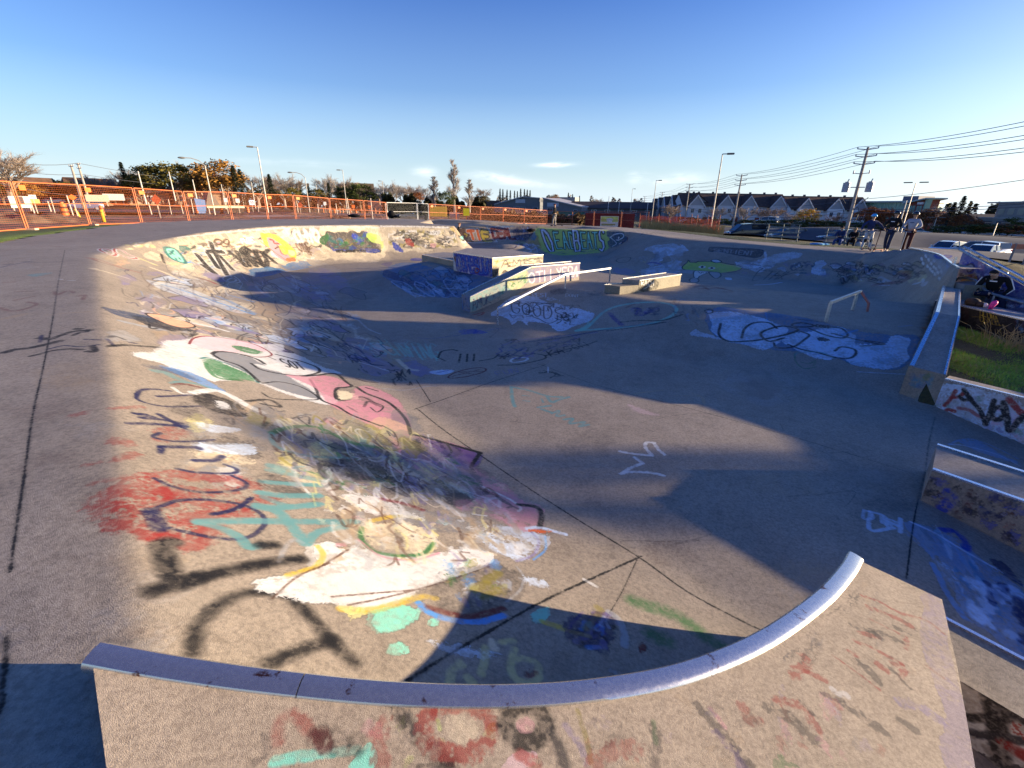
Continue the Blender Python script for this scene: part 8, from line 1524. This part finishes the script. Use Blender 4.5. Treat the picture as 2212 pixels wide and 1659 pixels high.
    c = Vector(W(920, 487, 40)); c.z = hz(c.x, c.y)+.05; skateboard(c, .4, 'skateboard standing on its tail on the far deck', 1.1)
# ------------------------------------------------------------------ signs, containers and other things on the building site
def build_things():
    red = M('container_red', (.14,.012,.015), .6, var=.2, scale=1.2, sc3=(1, 1, .3)); 
    o, u, n, L = frame_at((1262,505,60), (1367,507,60)); f = Frm(o + UP*.3, u, n); d1, d2 = ray(1262, 459.5), 0; Ht = HC + ray(1262, 460)[2]/math.hypot(*ray(1262, 460)[:2])*60 - (o.z+.3)
    root = empty('shipping_container', o, 'dark red storage container with a green and white advert board', 'container')
    mb = MB(); f.box(mb, 0, L, 0, 2.4, 0, Ht)
    for k in range(int(L/.28)): f.box(mb, k*.28+.04, k*.28+.16, -.035, .01, .15, Ht-.15)
    f.box(mb, 0, L, -.05, .02, 0, .14); f.box(mb, 0, L, -.05, .02, Ht-.14, Ht); part(mb, 'container_shell', red, root)
    x0, x1, z1 = L*.54, L*.98, 0
    # advert board
    bx0, bx1 = L*(1318-1263)/103*.98 - .0, L*(1361-1263)/103; bx0 = L*.53; bx1 = L*.945; za, zb = Ht-.44*2.55, Ht-.25
    bx0 = L*(1296-1263)/104; bx1 = L*(1334-1263)/104; za = Ht - 1.75; zb = Ht - .32
    mb = MB(); f.box(mb, bx0, bx1, -.09, -.045, za, zb); bd = part(mb, 'advert_board', M('advert_white', (.62,.66,.62), .5), root)
    mb = MB(); f.box(mb, bx0+.06, bx1-.06, -.10, -.091, za+(zb-za)*.55, zb-.05); part(mb, 'green_field', M('advert_green', (.50,.60,.16), .5, var=.25, scale=1.5), bd)
    mb = MB(); W_ = bx1-bx0; cx = bx0+W_*.52; zc = za+(zb-za)*.72
    for dx, dz, a, b in ((0, 0, .34, .17), (.24, .0, .16, .12), (-.22, -.02, .2, .16), (-.2, -.2, .07, .16), (.12, -.2, .07, .16), (-.02, -.2, .06, .15), (.22, -.19, .06, .14)):
        mb.ell(f(cx+dx, -.103, zc+dz), (a, .008, b), 12, 6, Matrix.Rotation(math.atan2(u.y, u.x), 3, 'Z'))
    part(mb, 'bear_emblem', M('advert_bear', (.55,.65,.75), .5), bd)
    mb = MB(); f.box(mb, bx0+.15, bx1-.35, -.103, -.092, za+.42, za+.56); f.box(mb, bx0+.1, bx1-.6, -.104, -.093, za+.36, za+.40); part(mb, 'lettering_bar', M('advert_olive', (.28,.30,.10), .5), bd)
    def text(s, size, loc, u, mat, parent, name='lettering', ext=.004, base=None, align='CENTER'):
        c = bpy.data.curves.new(name, 'FONT'); c.body = s; c.size = size; c.extrude = ext; c.align_x = align; c.align_y = 'CENTER'; o_ = bpy.data.objects.new(name, c); COL.objects.link(o_)
        dg = bpy.context.evaluated_depsgraph_get(); me = bpy.data.meshes.new_from_object(o_.evaluated_get(dg)); bpy.data.objects.remove(o_)
        nn = Vector((u.y, -u.x, 0)); R = Matrix((u, UP, nn)).transposed(); off = Vector(parent.location); p = parent.parent
        while p: off += p.location; p = p.parent
        for v in me.vertices: v.co = R @ v.co + Vector(loc) - off
        me.materials.append(mat); o_ = bpy.data.objects.new(name, me); COL.objects.link(o_); o_.parent = parent; return o_
    ink = M('ink_dark', (.03,.04,.05), .6)
    text('1-866-229-9494', .21, f((bx0+bx1)/2, -.105, za+.17), u, ink, bd)
    # white unit
    o, u, n, L = frame_at((1143,481,98), (1168,482,98)); f = Frm(o+UP*.3, u, n); root = empty('generator_unit', o, 'white ribbed generator unit with low hitch behind the orange fence', 'generator'); mb = MB(); f.box(mb, 0, L, 0, 1.6, 0, 1.75)
    for k in range(9): f.box(mb, L*.4+k*L*.065, L*.4+k*L*.065+.06, -.05, 0, .15, 1.65)
    part(mb, 'cabinet', M('unit_white', (.66,.64,.66), .5), root); mb = MB(); f.box(mb, L, L+.7, .2, 1.2, 0, .75); part(mb, 'hitch', M('unit_cream', (.6,.5,.4), .6), root)
    # toilets
    for px, lab in ((624.5+267, 'blue portable toilet behind the white fence panel, left one'), (666+267, 'blue portable toilet behind the white fence panel, right one')):
        o, u, n, L = frame_at((px-5, 462, 175), (px+2, 462, 175)); f = Frm(o+UP*.3, u, n); root = empty('portable_toilet', o, lab, 'portable toilet', 'portable toilets'); mb = MB(); f.box(mb, 0, 1.2, 0, 1.2, 0, 2.1); part(mb, 'cabin', M('toilet_blue', (.05,.12,.38), .5), root); mb = MB(); f.box(mb, 1.21, 1.6, 0, 1.2, 0, 2.2); f.box(mb, -.03, 1.23, -.03, 1.23, 2.1, 2.3); part(mb, 'roof', M('toilet_white', (.6,.62,.66), .5), root); mb = MB(); f.box(mb, .15, 1.05, -.04, -.005, .1, 1.95); part(mb, 'door', M('toilet_door', (.06,.15,.45), .4), root)
    # drums and bollards
    dm = M('drum_orange', (.75,.17,.04), .5); db = M('drum_black', (.03,.03,.03), .6)
    def drum(px, py, R, lab, H=1.):
        b = Vector(W(px, py, R)); root = empty('traffic_drum', b, lab, 'traffic drum', 'construction drums'); mb = MB(); mb.cyl(b+UP*H/2, .24, H, 14, .2); mb.cyl(b+UP*(H+.04), .1, .1, 8); part(mb, 'barrel', dm, root, smooth=True, auto=40)
        for z in (.22, .5, .78): mb = MB(); mb.cyl(b+UP*z*H, .245-.04*z, .09, 14); part(mb, 'band', db, root, smooth=True, auto=40)
        mb = MB(); mb.cyl(b+UP*.03, .36, .07, 14); part(mb, 'base', db, root)
    for a in [(145,476,44,'orange drum with black bands behind the second fence panel',1.05),(223,466,72,'orange drum above the yellow post behind the third panel',1.0),(416,461,80,'orange drum left of the blue box on the dirt'),(427,461,82,'orange and white drum right beside the blue box'),(480,462,85,'orange drum below the flatbed trailer'),(537,462,90,'orange drum behind the trailer tail'),(724,466,95,'orange drum left of the second flat-headed lamp'),(770,466,110,'orange drum at the foot of the second flat-headed lamp')]: drum(*a)
    for px, py, R, tilt, lab in [(174,473,55,-.15,'short bent yellow pipe post behind the second panel'),(226,482,38,0,'yellow pipe post below the orange drum, third panel')]:
        b = Vector(W(px, py, R)); mb = MB(); mb.tube([b, b+UP*.6+Vector((tilt, 0, 0)), b+UP*.75+Vector((tilt*2, 0, 0))], .09, 8); tag(mb.build('bollard', M('bollard_yellow', (.75,.45,.04), .5), smooth=True), lab, 'bollard')
    # site boards and signs
    def board(x0, x1, y0, y1, yb, R, col, lab, legs=2, name='sign_board', txt=None, rot=0., diamond=False, cat='sign', legcol=(.5,.42,.34)):
        px, py = (x0+x1)/2, yb; q_ = ray(px, (y0+y1)/2); k_ = R/math.hypot(q_[0], q_[1]); w = (x1-x0)/F*k_*q_[1]**1.5; H_ = lambda y: HC + ray(px, y)[2]/math.hypot(*ray(px, y)[:2])*R - W(px, py, R).z; z0 = H_(y1); h = H_(y0) - z0
        b = Vector(W(px, py, R)); az = math.atan2(b.x, b.y)+rot; u = Vector((math.cos(az), -math.sin(az), 0)); n = Vector((math.sin(az), math.cos(az), 0)); f = Frm(b, u, n); root = empty(name, b, lab, cat)
        mb = MB()
        if diamond: f.poly(mb, [(0, z0), (w/2, z0+h/2), (0, z0+h), (-w/2, z0+h/2)], -.03, .0)
        else: f.box(mb, -w/2, w/2, -.03, 0, z0, z0+h)
        pl = part(mb, 'plate', M('plate_%02x%02x%02x' % tuple(int(c*255) for c in col), col, .5), root)
        mb = MB()
        for s in ([0] if legs == 1 else [-.4, .4]): f.box(mb, s*w-.04, s*w+.04, .005, .07, -.2, z0+h*.9)
        part(mb, 'post', M('post_wood%d' % int(legcol[0]*100), legcol, .8), root)
        if txt:
            for i, (s, sz, dz) in enumerate(txt): text(s, h*.7, f(0, -.034, z0+h*dz), u, ink, pl, ext=.002)
        return f, pl
    board(197,231,421,435.5,442,88,(.50,.44,.33),'pale tan notice board on wooden posts behind the third panel'); board(234,266,419,433,441,90,(.55,.53,.49),'bright white notice board right of the tan one')
    f, pl = board(34,63,424,449,450,60,(.78,.76,.70),'white sign box with a dark screen at the left',2,'sign_box'); mb = MB(); f.box(mb, -.18, .25, -.05, -.031, .35, .95); part(mb, 'screen', M('screen_dark', (.12,.10,.10), .3), pl)
    board(162,176,420,433,468,50,(.85,.16,.03),'orange diamond roadwork sign by the pole pair',1,diamond=True); board(340,356,419.5,443,474,48,(.30,.05,.02),'dark red back of a diamond sign behind the fourth panel',1,diamond=True)
    board(76,86,421,430,457,80,(.75,.75,.70),'small white sign with a symbol above the tan sign',1,txt=[('W', .5, .5)]); board(72,89,430,439,457,81,(.60,.42,.15),'tan sign hanging below the small white one',1)
    board(491,498,428,437,466,70,(.7,.7,.68),'white sign back above the flatbed trailer',1); board(516,523,429,438,466,72,(.72,.72,.7),'second white sign back right of the trailer load',1); board(543,552,432,443,458,95,(.70,.74,.85),'white road sign reading 50 left of the tallest lamp',1,txt=[('50', .6, .5)]); board(645,656,436,450,462,90,(.30,.05,.02),'dark red diamond sign back among the grey posts',1,diamond=True)
    board(702,707,436,443,460,98,(.72,.72,.72),'tiny white sign on a thin post in the middle',1); board(762,768,443,450,462,110,(.85,.16,.03),'orange construction sign, left one by the white lamp',1); board(797,803,444,451,462,115,(.85,.16,.03),'orange construction sign, right one by the white lamp',1)
    board(1002,1014,450,466,484,56,(.92,.72,.03),'yellow notice sheet hanging on the orange fence',1,name='notice_sheet',legcol=(.7,.2,.05))
    for k, (px, R) in enumerate([(862,60),(1064,66)]): pass
    # blue skip box and flatbed trailer
    o, u, n, L = frame_at((428,461,78), (449,461,78)); f = Frm(o+UP*.3, u, n); mb = MB(); f.poly(mb, [(0, .3), (L*.9, .3), (L, 1.7), (-.1, 1.9)], 0, 1.8); f.box(mb, .1, L*.8, .1, 1.7, 0, .3); tag(mb.build('blue_box', M('box_blue', (.12,.25,.48), .5)), 'light blue metal box on the dirt below the curved-arm lamp', 'skip')
    o, u, n, L = frame_at((450,461,82), (535,463,86)); f = Frm(o+UP*.3, u, n); root = empty('flatbed_trailer', o, 'pale flatbed trailer with a dark lattice load behind the fence', 'trailer'); mb = MB(); f.box(mb, 0, L*.95, 0, 2.2, .9, 1.2); part(mb, 'bed', M('trailer_cream', (.55,.42,.28), .7), root); mb = MB(); f.poly(mb, [(L*.05, 1.2), (L*.4, 1.2), (L*.3, 2.4), (L*.18, 3.1)], .6, 1.6); part(mb, 'load', M('load_dark', (.10,.09,.08), .8), root)
    for k in range(4): mb = MB(); mb.cyl(f(L*(.55+k*.1), .1, .4), .42, .3, 14, ax=n); part(mb, 'wheel', M('tyre', (.02,.02,.02), .85), root)
    # yellow barrier, concrete culvert, blue tarpaulin, shrubs
    o, u, n, L = frame_at((930,467,105), (966,468,105)); f = Frm(o+UP*.3, u, n); mb = MB()
    for k in range(9): f.box(mb, L*k/9, L*k/9+.12, 0, .1, 0, 2.)
    for z in (.1, .9, 1.8): f.box(mb, 0, L, -.04, .14, z, z+.14)
    f.box(mb, 0, L, .02, .06, 0, 2.); tag(mb.build('yellow_barrier', M('barrier_yellow', (.60,.40,.05), .6)), 'yellow edge-protection barrier behind the orange fence', 'barrier')
    o, u, n, L = frame_at((972,478,78), (993,478,78)); mb = MB(); c = o+UP*.9; mb.cyl(c + u*L/2, .75, L, 18, ax=u); tag(mb.build('concrete_pipe', M('pipe_concrete', (.34,.27,.22), .9), smooth=False), 'pale concrete pipe section lying on the building site', 'pipe')
    o, u, n, L = frame_at((1218,472,105), (1262,473,105)); f = Frm(o+UP*.3, u, n); mb = MB(); f.box(mb, -2, L, 0, .2, 0, 1.5); tag(mb.build('green_hoarding', M('hoarding_green', (.03,.12,.11), .7)), 'long dark green hoarding left of the red container', 'hoarding')
    mb = MB(); f.box(mb, L*.2, L*.75, -.4, -.1, .2, .9); tag(mb.build('blue_tarp', M('tarp_blue', (.08,.25,.5), .6)), 'bright blue tarpaulin before the green hoarding', 'tarpaulin')
    # leaning small posts in the grass at the left
    wp = M('stake', (.58,.50,.42), .8); r = random.Random(4)
    for k, px in enumerate([78,115,122,160,330,372,398,420,455,500,560,590,645,690,730,756,805,835]):
        b = Vector(W(px, 470, r.uniform(52, 75))); mb = MB(); mb.tube([b-UP*.2, b+UP*r.uniform(1.2, 2.3)+Vector((r.uniform(-.1, .1), 0, 0))], .05, 5); tag(mb.build('stake', wp), f'{ORD[k]} pale stake from the left behind the orange fence', 'stake', 'survey stakes')
    for k, px in enumerate([700,712,735,742,750,758,782,790,812,820]):
        b = Vector(W(px, 462, r.uniform(100, 120))); mb = MB(); mb.tube([b, b+UP*1.1], .08, 6); tag(mb.build('delineator_post', M('delineator', (.75,.25,.10), .6)), f'{ORD[k]} small orange marker post from the left in the far road works', 'marker post', 'marker posts')
    # poles of flags / thin white poles before the container
    wpm = M('white_pole', (.55,.55,.56), .5)
    for px, py, ty, R, lab in [(1395,482,437,150,'pale pole just left of the utility line'),(1335,470,432,170,'thin pale pole above the container, right'),(1312,470,424,175,'thin pale pole above the container, left')]:
        b = Vector(W(px, py, R)); d = ray(px, ty); H = HC + d[2]/math.hypot(d[0], d[1])*R - b.z; mb = MB(); mb.tube([b, b+UP*H], .09, 6); tag(mb.build('pale_pole', wpm), lab, 'pole')
    # small orange barricade on the near right lawn
    b = Vector(W(2192, 575, 33)); root = empty('barricade', b, 'small faded orange barricade standing on the lot at the right edge', 'barricade'); mb = MB()
    for x in (-.35, .35): mb.box(b + Vector((x, 0, .5)), (.06, .06, 1.1))
    part(mb, 'leg', M('barricade_grey', (.2,.2,.22), .8), root); mb = MB(); mb.box(b + UP*.9, (1., .05, .22)); part(mb, 'board', M('barricade_orange', (.45,.16,.10), .7), root)
def build_right_walls():
    global CUR
    mb = MB(); lp = cr([(17.45, 21.0), (15.95, 17.9), (13.95, 15.2), (12.9, 13.85), (12.25, 12.95)], 5); bar_along(mb, [(x+.04, y-.02, g(x, y)+.415) for x, y in lp], .07, .04); tag(mb.build('steel_coping', bpy.data.materials['clean_steel']), 'curved steel coping on the small quarter pipe in the far right corner', 'coping')
    root = empty('shade_shelter', (24.2, 10.5, -1.2), 'unseen open shelter added to cast shade over the left bowl floor', 'shelter'); mb = MB(); y0, y1 = 8.3, 12.7  # added roof on posts, out of view, shaped to throw the left bowl shadow
    mb.add([(22, y0, 1.68), (26.5, y0, 1.68), (26.5, y1, 1.68), (22, y1, 1.68), (22, y0, 1.9), (26.5, y0, 1.9), (26.5, y1, 1.9), (22, y1, 1.9), (24.2, y0, 2.32), (24.2, y1, 2.32)], [(0, 1, 2, 3), (0, 4, 7, 3), (1, 2, 6, 5), (4, 8, 9, 7), (5, 6, 9, 8), (0, 1, 5, 8, 4), (3, 7, 9, 6, 2)]); part(mb, 'roof', M('shade_shelter_roof', (.12,.10,.08), .8), root)
    for x in (22.3, 26.2):
        for y in (y0+.3, y1-.3): mb = MB(); mb.box((x, y, .2), (.14, .14, 3.)); part(mb, 'post', M('shade_shelter_post', (.25,.2,.15), .8), root)
    # dark planter wall
    A = (11.22, 12.1); d = unit(A, (11.15, 4.6)); cw = wall_canvas('paint_planter', A, d, -.2, 3.4, -1.4, -.3, .006); CUR = [cw]
    FL('k', '960,100 1659,100 1659,420 960,420', 'bk', .1); FL('K', '2070,655 2230,690 2230,780 2070,730', 'bk', .93, .02, .1); FL('K', '2068,660 2090,662 2095,690 2070,690', 'dr', .35)
    TX('l', 'BERMA', '1180,880 1370,960 1180,1000 1400,1060', .02, 'ye', .75, .15); ST('l', '1095,960 1180,965 1250,990', .014, 'ye', .6); ST('l', '1160,1040 1250,1040 1300,1080', .016, 'ye', .6); ST('l', '1300,1040 1400,1055 1480,1060', .014, 'ye', .6); ST('l', '1335,915 1370,910 1400,920 1370,928', .012, 'ye', .6, closed=True); ST('l', '1370,1100 1380,1150 1410,1140 1400,1090', .016, 'ye', .6); BLB('l', '1580,960 1700,960 1590,1120 1700,1120', 12, ['sb', 'dr', 'vi', 'cb'], .7, 501, .3); BLB('l', '950,1060 1120,1070 960,1100 1130,1110', 8, ['tl', 'cb', 'db'], .7, 502, .2)
    root = empty('planter_wall', (A[0], A[1], g(*A)-.9), 'black painted planter wall with yellow scrawl behind the grass', 'wall'); mb = MB(); pprism(mb, [A, (11.15, 4.6), (12.0, 4.6), (12.15, 12.6)], -.37, -1.8); o = part(mb, 'wall_body', concrete('planter_concrete', base=(.26,.25,.25)), root)
    painted_panel(cw, o, concrete('planter_front', base=(.05,.045,.05), uvimg=cw.image())); mb = MB(); bar_along(mb, [(A[0]+.03, A[1], g(*A)-.366), (11.18, 4.6, g(11.2, 4.6)-.366)], .06, .03); part(mb, 'steel_edge', bpy.data.materials['clean_steel'], root)
    mb = MB(); pprism(mb, [(12.0, 4.6), (13.45, 4.6), (13.45, 14.0), (12.15, 12.6)], -.60, -1.8); tag(mb.build('pavement', concrete('landing', base=(.27,.26,.26))), kind='structure')
    # low seat block
    A2 = (12.82, 13.25); d2 = unit(A2, (12.86, 8.)); c2 = wall_canvas('paint_seat', A2, d2, -.1, 4, -.9, .0, .008); CUR = [c2]; BLB('l', '950,650 1700,740 950,800 1700,860', 60, ['bl', 'nb', 'wb', 'cb', 'db', 'vi', 'bk'], .85, 510, .14, wear=.2); BLB('l', '970,680 1130,690 970,800 1120,800', 12, ['wb', 'sb', 'wh'], .7, 511, .3)
    root = empty('seat_block', (A2[0], A2[1], g(*A2)-.5), 'low painted concrete block the man in black sits on', 'wall'); mb = MB(); pprism(mb, [A2, (12.86, 8.), (13.4, 8.), (13.42, 13.3)], -.25, -1.2); o = part(mb, 'block_body', concrete('seat_concrete', base=(.22,.21,.24)), root); painted_panel(c2, o, concrete('seat_front', base=(.12,.12,.2), uvimg=c2.image()))
    # sloping mural wall with double hand rail
    A3 = (13.5, 14.22); d3 = np.array((0., -1.)); c3 = wall_canvas('paint_mural', A3, d3, -.1, 5, -1., .95, .008); CUR = [c3]
    FL('l', '960,300 1000,230 1659,590 1700,900 940,700', 'bl', .6, .03, .1); BLB('l', '970,330 1659,640 960,620 1659,840', 60, ['nb', 'bl', 'pu', 'dr', 'vi', 'lg', 'wb', 'pk'], .85, 520, .10, wear=.2); FL('l', '1010,400 1050,360 1110,370 1130,440 1090,490 1040,480', 'bl', .95, .02, .05); FL('l', '1040,400 1090,385 1115,410 1100,450 1060,470 1035,440', 'lg', .95, .02, .05); ST('l', '1040,400 1090,385 1115,410 1100,450 1060,470 1035,440', .05, 'nb', .9, closed=True); ST('l', '1060,440 1075,420 1095,425', .03, 'dk')
    FL('l', '990,540 1050,500 1130,500 1140,560 1060,600 990,590', 'ol', .7, .03, .1); ST('l', '1010,550 1060,520 1110,520', .07, 'dr', .8); FL('l', '1170,360 1220,390 1230,450 1180,460 1160,410', 'pk', .7, .03, .1); BLB('l', '1180,340 1300,400 1180,430 1300,430', 12, ['wb', 'wh', 'lg'], .8, 521, .2); BLB('l', '1380,470 1480,480 1380,560 1480,560', 10, ['wb', 'lg'], .7, 522, .25); FL('l', '1440,600 1550,580 1620,630 1560,660 1450,640', 'bl', .9, .03, .1); ST('l', '1480,620 1540,600 1590,630', .05, 'vi', .7)
    root = empty('mural_wall', (A3[0], A3[1], g(*A3)-.5), 'sloping wall with dark blue mural and a double steel handrail on top', 'wall'); sl = .345; pr = [(0, .76), (2.05, .06), (5.2, -1.0)]
    mb = MB(); n = len(pr); vs = []
    for k in (0, .12):
        for s_, h in pr: vs.append((A3[0]+k, A3[1]-s_, g(A3[0], A3[1]-s_)+h))
        for s_, h in pr: vs.append((A3[0]+k, A3[1]-s_, g(A3[0], A3[1]-s_)-1.9))
    mb.add(vs, [(0, 1, 4, 3), (1, 2, 5, 4), (6, 9, 10, 7), (7, 10, 11, 8), (0, 6, 7, 1), (1, 7, 8, 2), (0, 3, 9, 6), (2, 8, 11, 5)]); o = part(mb, 'wall_body', concrete('mural_concrete', base=(.25,.25,.27)), root); painted_panel(c3, o, concrete('mural_front', base=(.28,.28,.4), uvimg=c3.image()))
    st = bpy.data.materials['clean_steel']
    for dx, dz in ((.0, .05), (.12, .12)):
        mb = MB(); mb.tube([(A3[0]+dx, A3[1]-s_+(.15 if s_ == 0 else 0), g(A3[0], A3[1]-s_)+h+dz) for s_, h in pr], .035, 8); part(mb, 'handrail', st, root, smooth=True)
        for s_ in (.1, 1.4, 2.8):
            h = np.interp(s_, [p[0] for p in pr], [p[1] for p in pr]); mb = MB(); mb.tube([(A3[0]+dx, A3[1]-s_, g(A3[0], A3[1]-s_)+h-.02), (A3[0]+dx, A3[1]-s_, g(A3[0], A3[1]-s_)+h+dz)], .018, 6); part(mb, 'bracket', st, root)
    # thin white post and curved rail
    a = Vector((12.9, 13.75, 0)); mb = MB(); mb.box((a.x, a.y, g(a.x, a.y)+.12), (.06, .06, 1.0)); tag(mb.build('rail_post', st), 'thin bright steel post at the left edge of the blue mural', 'post')
    root = empty('curved_rail', (12.5, 12.9, g(12.5, 12.9)-.5), 'bent steel rail curving in front of the seated man', 'grind rail'); pts = [(12.62, 13.3, -.05), (12.64, 13.15, .10), (12.66, 12.95, .14), (12.66, 12.7, .10), (12.64, 12.3, -.10), (12.62, 12.0, -.16), (12.5, 10.8, -.24), (12.3, 8.6, -.40)]
    P = cr(pts, 4) if False else pts
    mb = MB(); mb.tube([(x, y, g(x, y)+z) for x, y, z in pts], .035, 8); part(mb, 'rail_bar', M('rail_grey', (.30,.31,.33), .45, .6), root, smooth=True)
    for x, y, z in (pts[0], pts[5], pts[6]): mb = MB(); mb.tube([(x, y, g(x, y)-.6), (x, y, g(x, y)+z)], .025, 6); part(mb, 'post', M('rail_grey', (.30,.31,.33), .45, .6), root)
    # dark painted end of the deck behind the hubba ledge
    A4 = (12.02, 12.7); mb = MB(); root = empty('deck_end_wall', (A4[0], A4[1], g(*A4)-.9), 'low dark scribbled wall end between the quarter pipe and the mural', 'wall'); pprism(mb, [(12.1, 12.35), (13.1, 12.42), (13.15, 13.2), (12.2, 12.9)], .02, -1.6); o = part(mb, 'wall_body', concrete('end_wall', base=(.20,.20,.20)), root)
    c4 = wall_canvas('paint_deck_end', (12.1, 12.35), unit((12.1, 12.35), (13.1, 12.42)), -.1, 1.2, -.8, .1, .008); CUR = [c4]; SCR('l', '760,520 920,530 760,640 900,650', 20, .03, ['bk', 'wh', 'dk', 'lg'], .9, 530, .3); painted_panel(c4, o, concrete('deck_end_front', base=(.16,.17,.15), uvimg=c4.image()))
# ------------------------------------------------------------------ light and camera
SUN_AZ = 88.; SUN_EL = 6.5
def build_light():
    w = bpy.data.worlds.new('World'); SC.world = w; w.use_nodes = True; nt = w.node_tree
    bg = nt.nodes['Background']; sky = N(nt, 'ShaderNodeTexSky', sky_type='NISHITA'); sky.sun_disc = False
    sky.sun_elevation = D2R(SUN_EL); sky.sun_rotation = D2R(SUN_AZ); sky.air_density = 1.0; sky.dust_density = 1.3; sky.ozone_density = 3.
    # thin clouds low over the horizon
    co = N(nt, 'ShaderNodeTexCoord').outputs['Generated']; sx = N(nt, 'ShaderNodeSeparateXYZ'); nt.links.new(co, sx.inputs[0])
    mp = N(nt, 'ShaderNodeMapping'); mp.inputs['Scale'].default_value = (14, 14, 60); nt.links.new(co, mp.inputs[0])
    n = N(nt, 'ShaderNodeTexNoise'); n.inputs['Scale'].default_value = 1.3; n.inputs['Detail'].default_value = 7; n.inputs['Roughness'].default_value = .6; n.inputs['Distortion'].default_value = .8; nt.links.new(mp.outputs[0], n.inputs['Vector'])
    def mth(op, a, b=None, c=None):
        q = N(nt, 'ShaderNodeMath', operation=op)
        for i, v in enumerate((a, b, c)):
            if v is None: continue
            if isinstance(v, (int, float)): q.inputs[i].default_value = v
            else: nt.links.new(v, q.inputs[i])
        return q.outputs[0]
    tot = None
    for (px, py, wx, wz, k, tl) in [(1200, 356, .030, .0035, 1.0, .03), (1075, 384, .045, .0075, .55, -.1), (1140, 396, .06, .006, .35, -.08), (918, 372, .020, .009, .45, 0), (1375, 384, .014, .009, .45, 0), (1420, 390, .02, .008, .4, -.2), (1480, 385, .03, .009, .35, 0), (640, 352, .10, .006, .12, 0)]:
        d = ray(px, py); d = d/np.linalg.norm(d)
        ux = mth('DIVIDE', mth('SUBTRACT', sx.outputs[0], float(d[0])), wx); uz = mth('DIVIDE', mth('SUBTRACT', mth('SUBTRACT', sx.outputs[2], float(d[2])), mth('MULTIPLY', mth('SUBTRACT', sx.outputs[0], float(d[0])), tl)), wz)
        r2 = mth('ADD', mth('MULTIPLY', ux, ux), mth('MULTIPLY', uz, uz)); e = mth('MULTIPLY', mth('EXPONENT', mth('MULTIPLY', r2, -1.)), k)
        tot = e if tot is None else mth('ADD', tot, e)
    front = mth('GREATER_THAN', sx.outputs[1], 0.); tot = mth('MULTIPLY', tot, front)
    cl = ramp(nt, n.outputs[0], [(.30, (.1,)*3), (.62, (1, 1, 1))]); mu2 = N(nt, 'ShaderNodeMath', operation='MULTIPLY'); nt.links.new(cl, mu2.inputs[0]); nt.links.new(tot, mu2.inputs[1])
    sk = mix(nt, 1., sky.outputs[0], ramp(nt, sx.outputs[2], [(.0, (.84,.94,1.05)), (.15, (.58,.84,1.20)), (.35, (.29,.56,1.14)), (.6, (.13,.38,1.0)), (1, (.12,.36,.95))]), 'MULTIPLY')
    dn = N(nt, 'ShaderNodeVectorMath', operation='DOT_PRODUCT'); nt.links.new(co, dn.inputs[0]); dn.inputs[1].default_value = (math.sin(D2R(SUN_AZ)), math.cos(D2R(SUN_AZ)), .05)
    gl = mth('MULTIPLY', mth('MULTIPLY', mth('POWER', mth('MAXIMUM', dn.outputs['Value'], 0.), 5.), 1.6), ramp(nt, sx.outputs[2], [(.0, (1,)*3), (.3, (.25,)*3), (.5, (0,)*3)]))
    sk = mix(nt, mth('MINIMUM', gl, .6), sk, (5.4, 5.2, 4.9))
    hz_ = ramp(nt, sx.outputs[2], [(.0, (.80,)*3), (.07, (.46,)*3), (.2, (.14,)*3), (.4, (0,)*3)])
    sk = mix(nt, hz_, sk, (3.4, 4.0, 4.5))
    c = mix(nt, mu2.outputs[0], sk, (5.2, 5.4, 5.6))
    nt.links.new(c, bg.inputs[0]); bg.inputs[1].default_value = .115
    l = bpy.data.lights.new('Sun', 'SUN'); l.energy = 5; l.angle = D2R(.5); l.color = (1, .79, .53)
    o = bpy.data.objects.new('sun_lamp', l); COL.objects.link(o)
    az, el = D2R(SUN_AZ), D2R(SUN_EL); dv = Vector((math.sin(az)*math.cos(el), math.cos(az)*math.cos(el), math.sin(el)))
    o.rotation_euler = dv.to_track_quat('Z', 'Y').to_euler()
def build_camera():
    cam = bpy.data.cameras.new('Camera'); o = bpy.data.objects.new('Camera', cam); COL.objects.link(o); SC.camera = o
    cam.sensor_width = 36; cam.sensor_fit = 'HORIZONTAL'; cam.lens = 36*F/2212.; cam.clip_start = .05; cam.clip_end = 3000
    o.location = (0, 0, HC)
    c, s = math.cos(ROL), math.sin(ROL); cp, sp = math.cos(PIT), math.sin(PIT)
    # image right (u) and down (v) axes
    Xr = Vector((1, 0, 0)); Up = Vector((0, sp, cp)); Fw = Vector((0, cp, -sp))
    u = Xr*c + Up*s; v = Xr*s - Up*c          # u: +x pixels, v: +y pixels
    m = Matrix((u, -v, -Fw)).transposed().to_4x4(); m.translation = Vector((0, 0, HC)); o.matrix_world = m
    vs = SC.view_settings; vs.view_transform = 'Standard'; vs.look = 'None'; vs.gamma = 1; vs.exposure = EXPO
EXPO = 1.42
import time as _t
_t0 = _t.time()
for fn in (build_park, build_blocks, build_right_walls, build_ground, build_fences, build_poles, build_trees, build_buildings, build_cars, build_things, build_people, build_light, build_camera):
    fn(); print(fn.__name__, round(_t.time()-_t0, 1), flush=True)
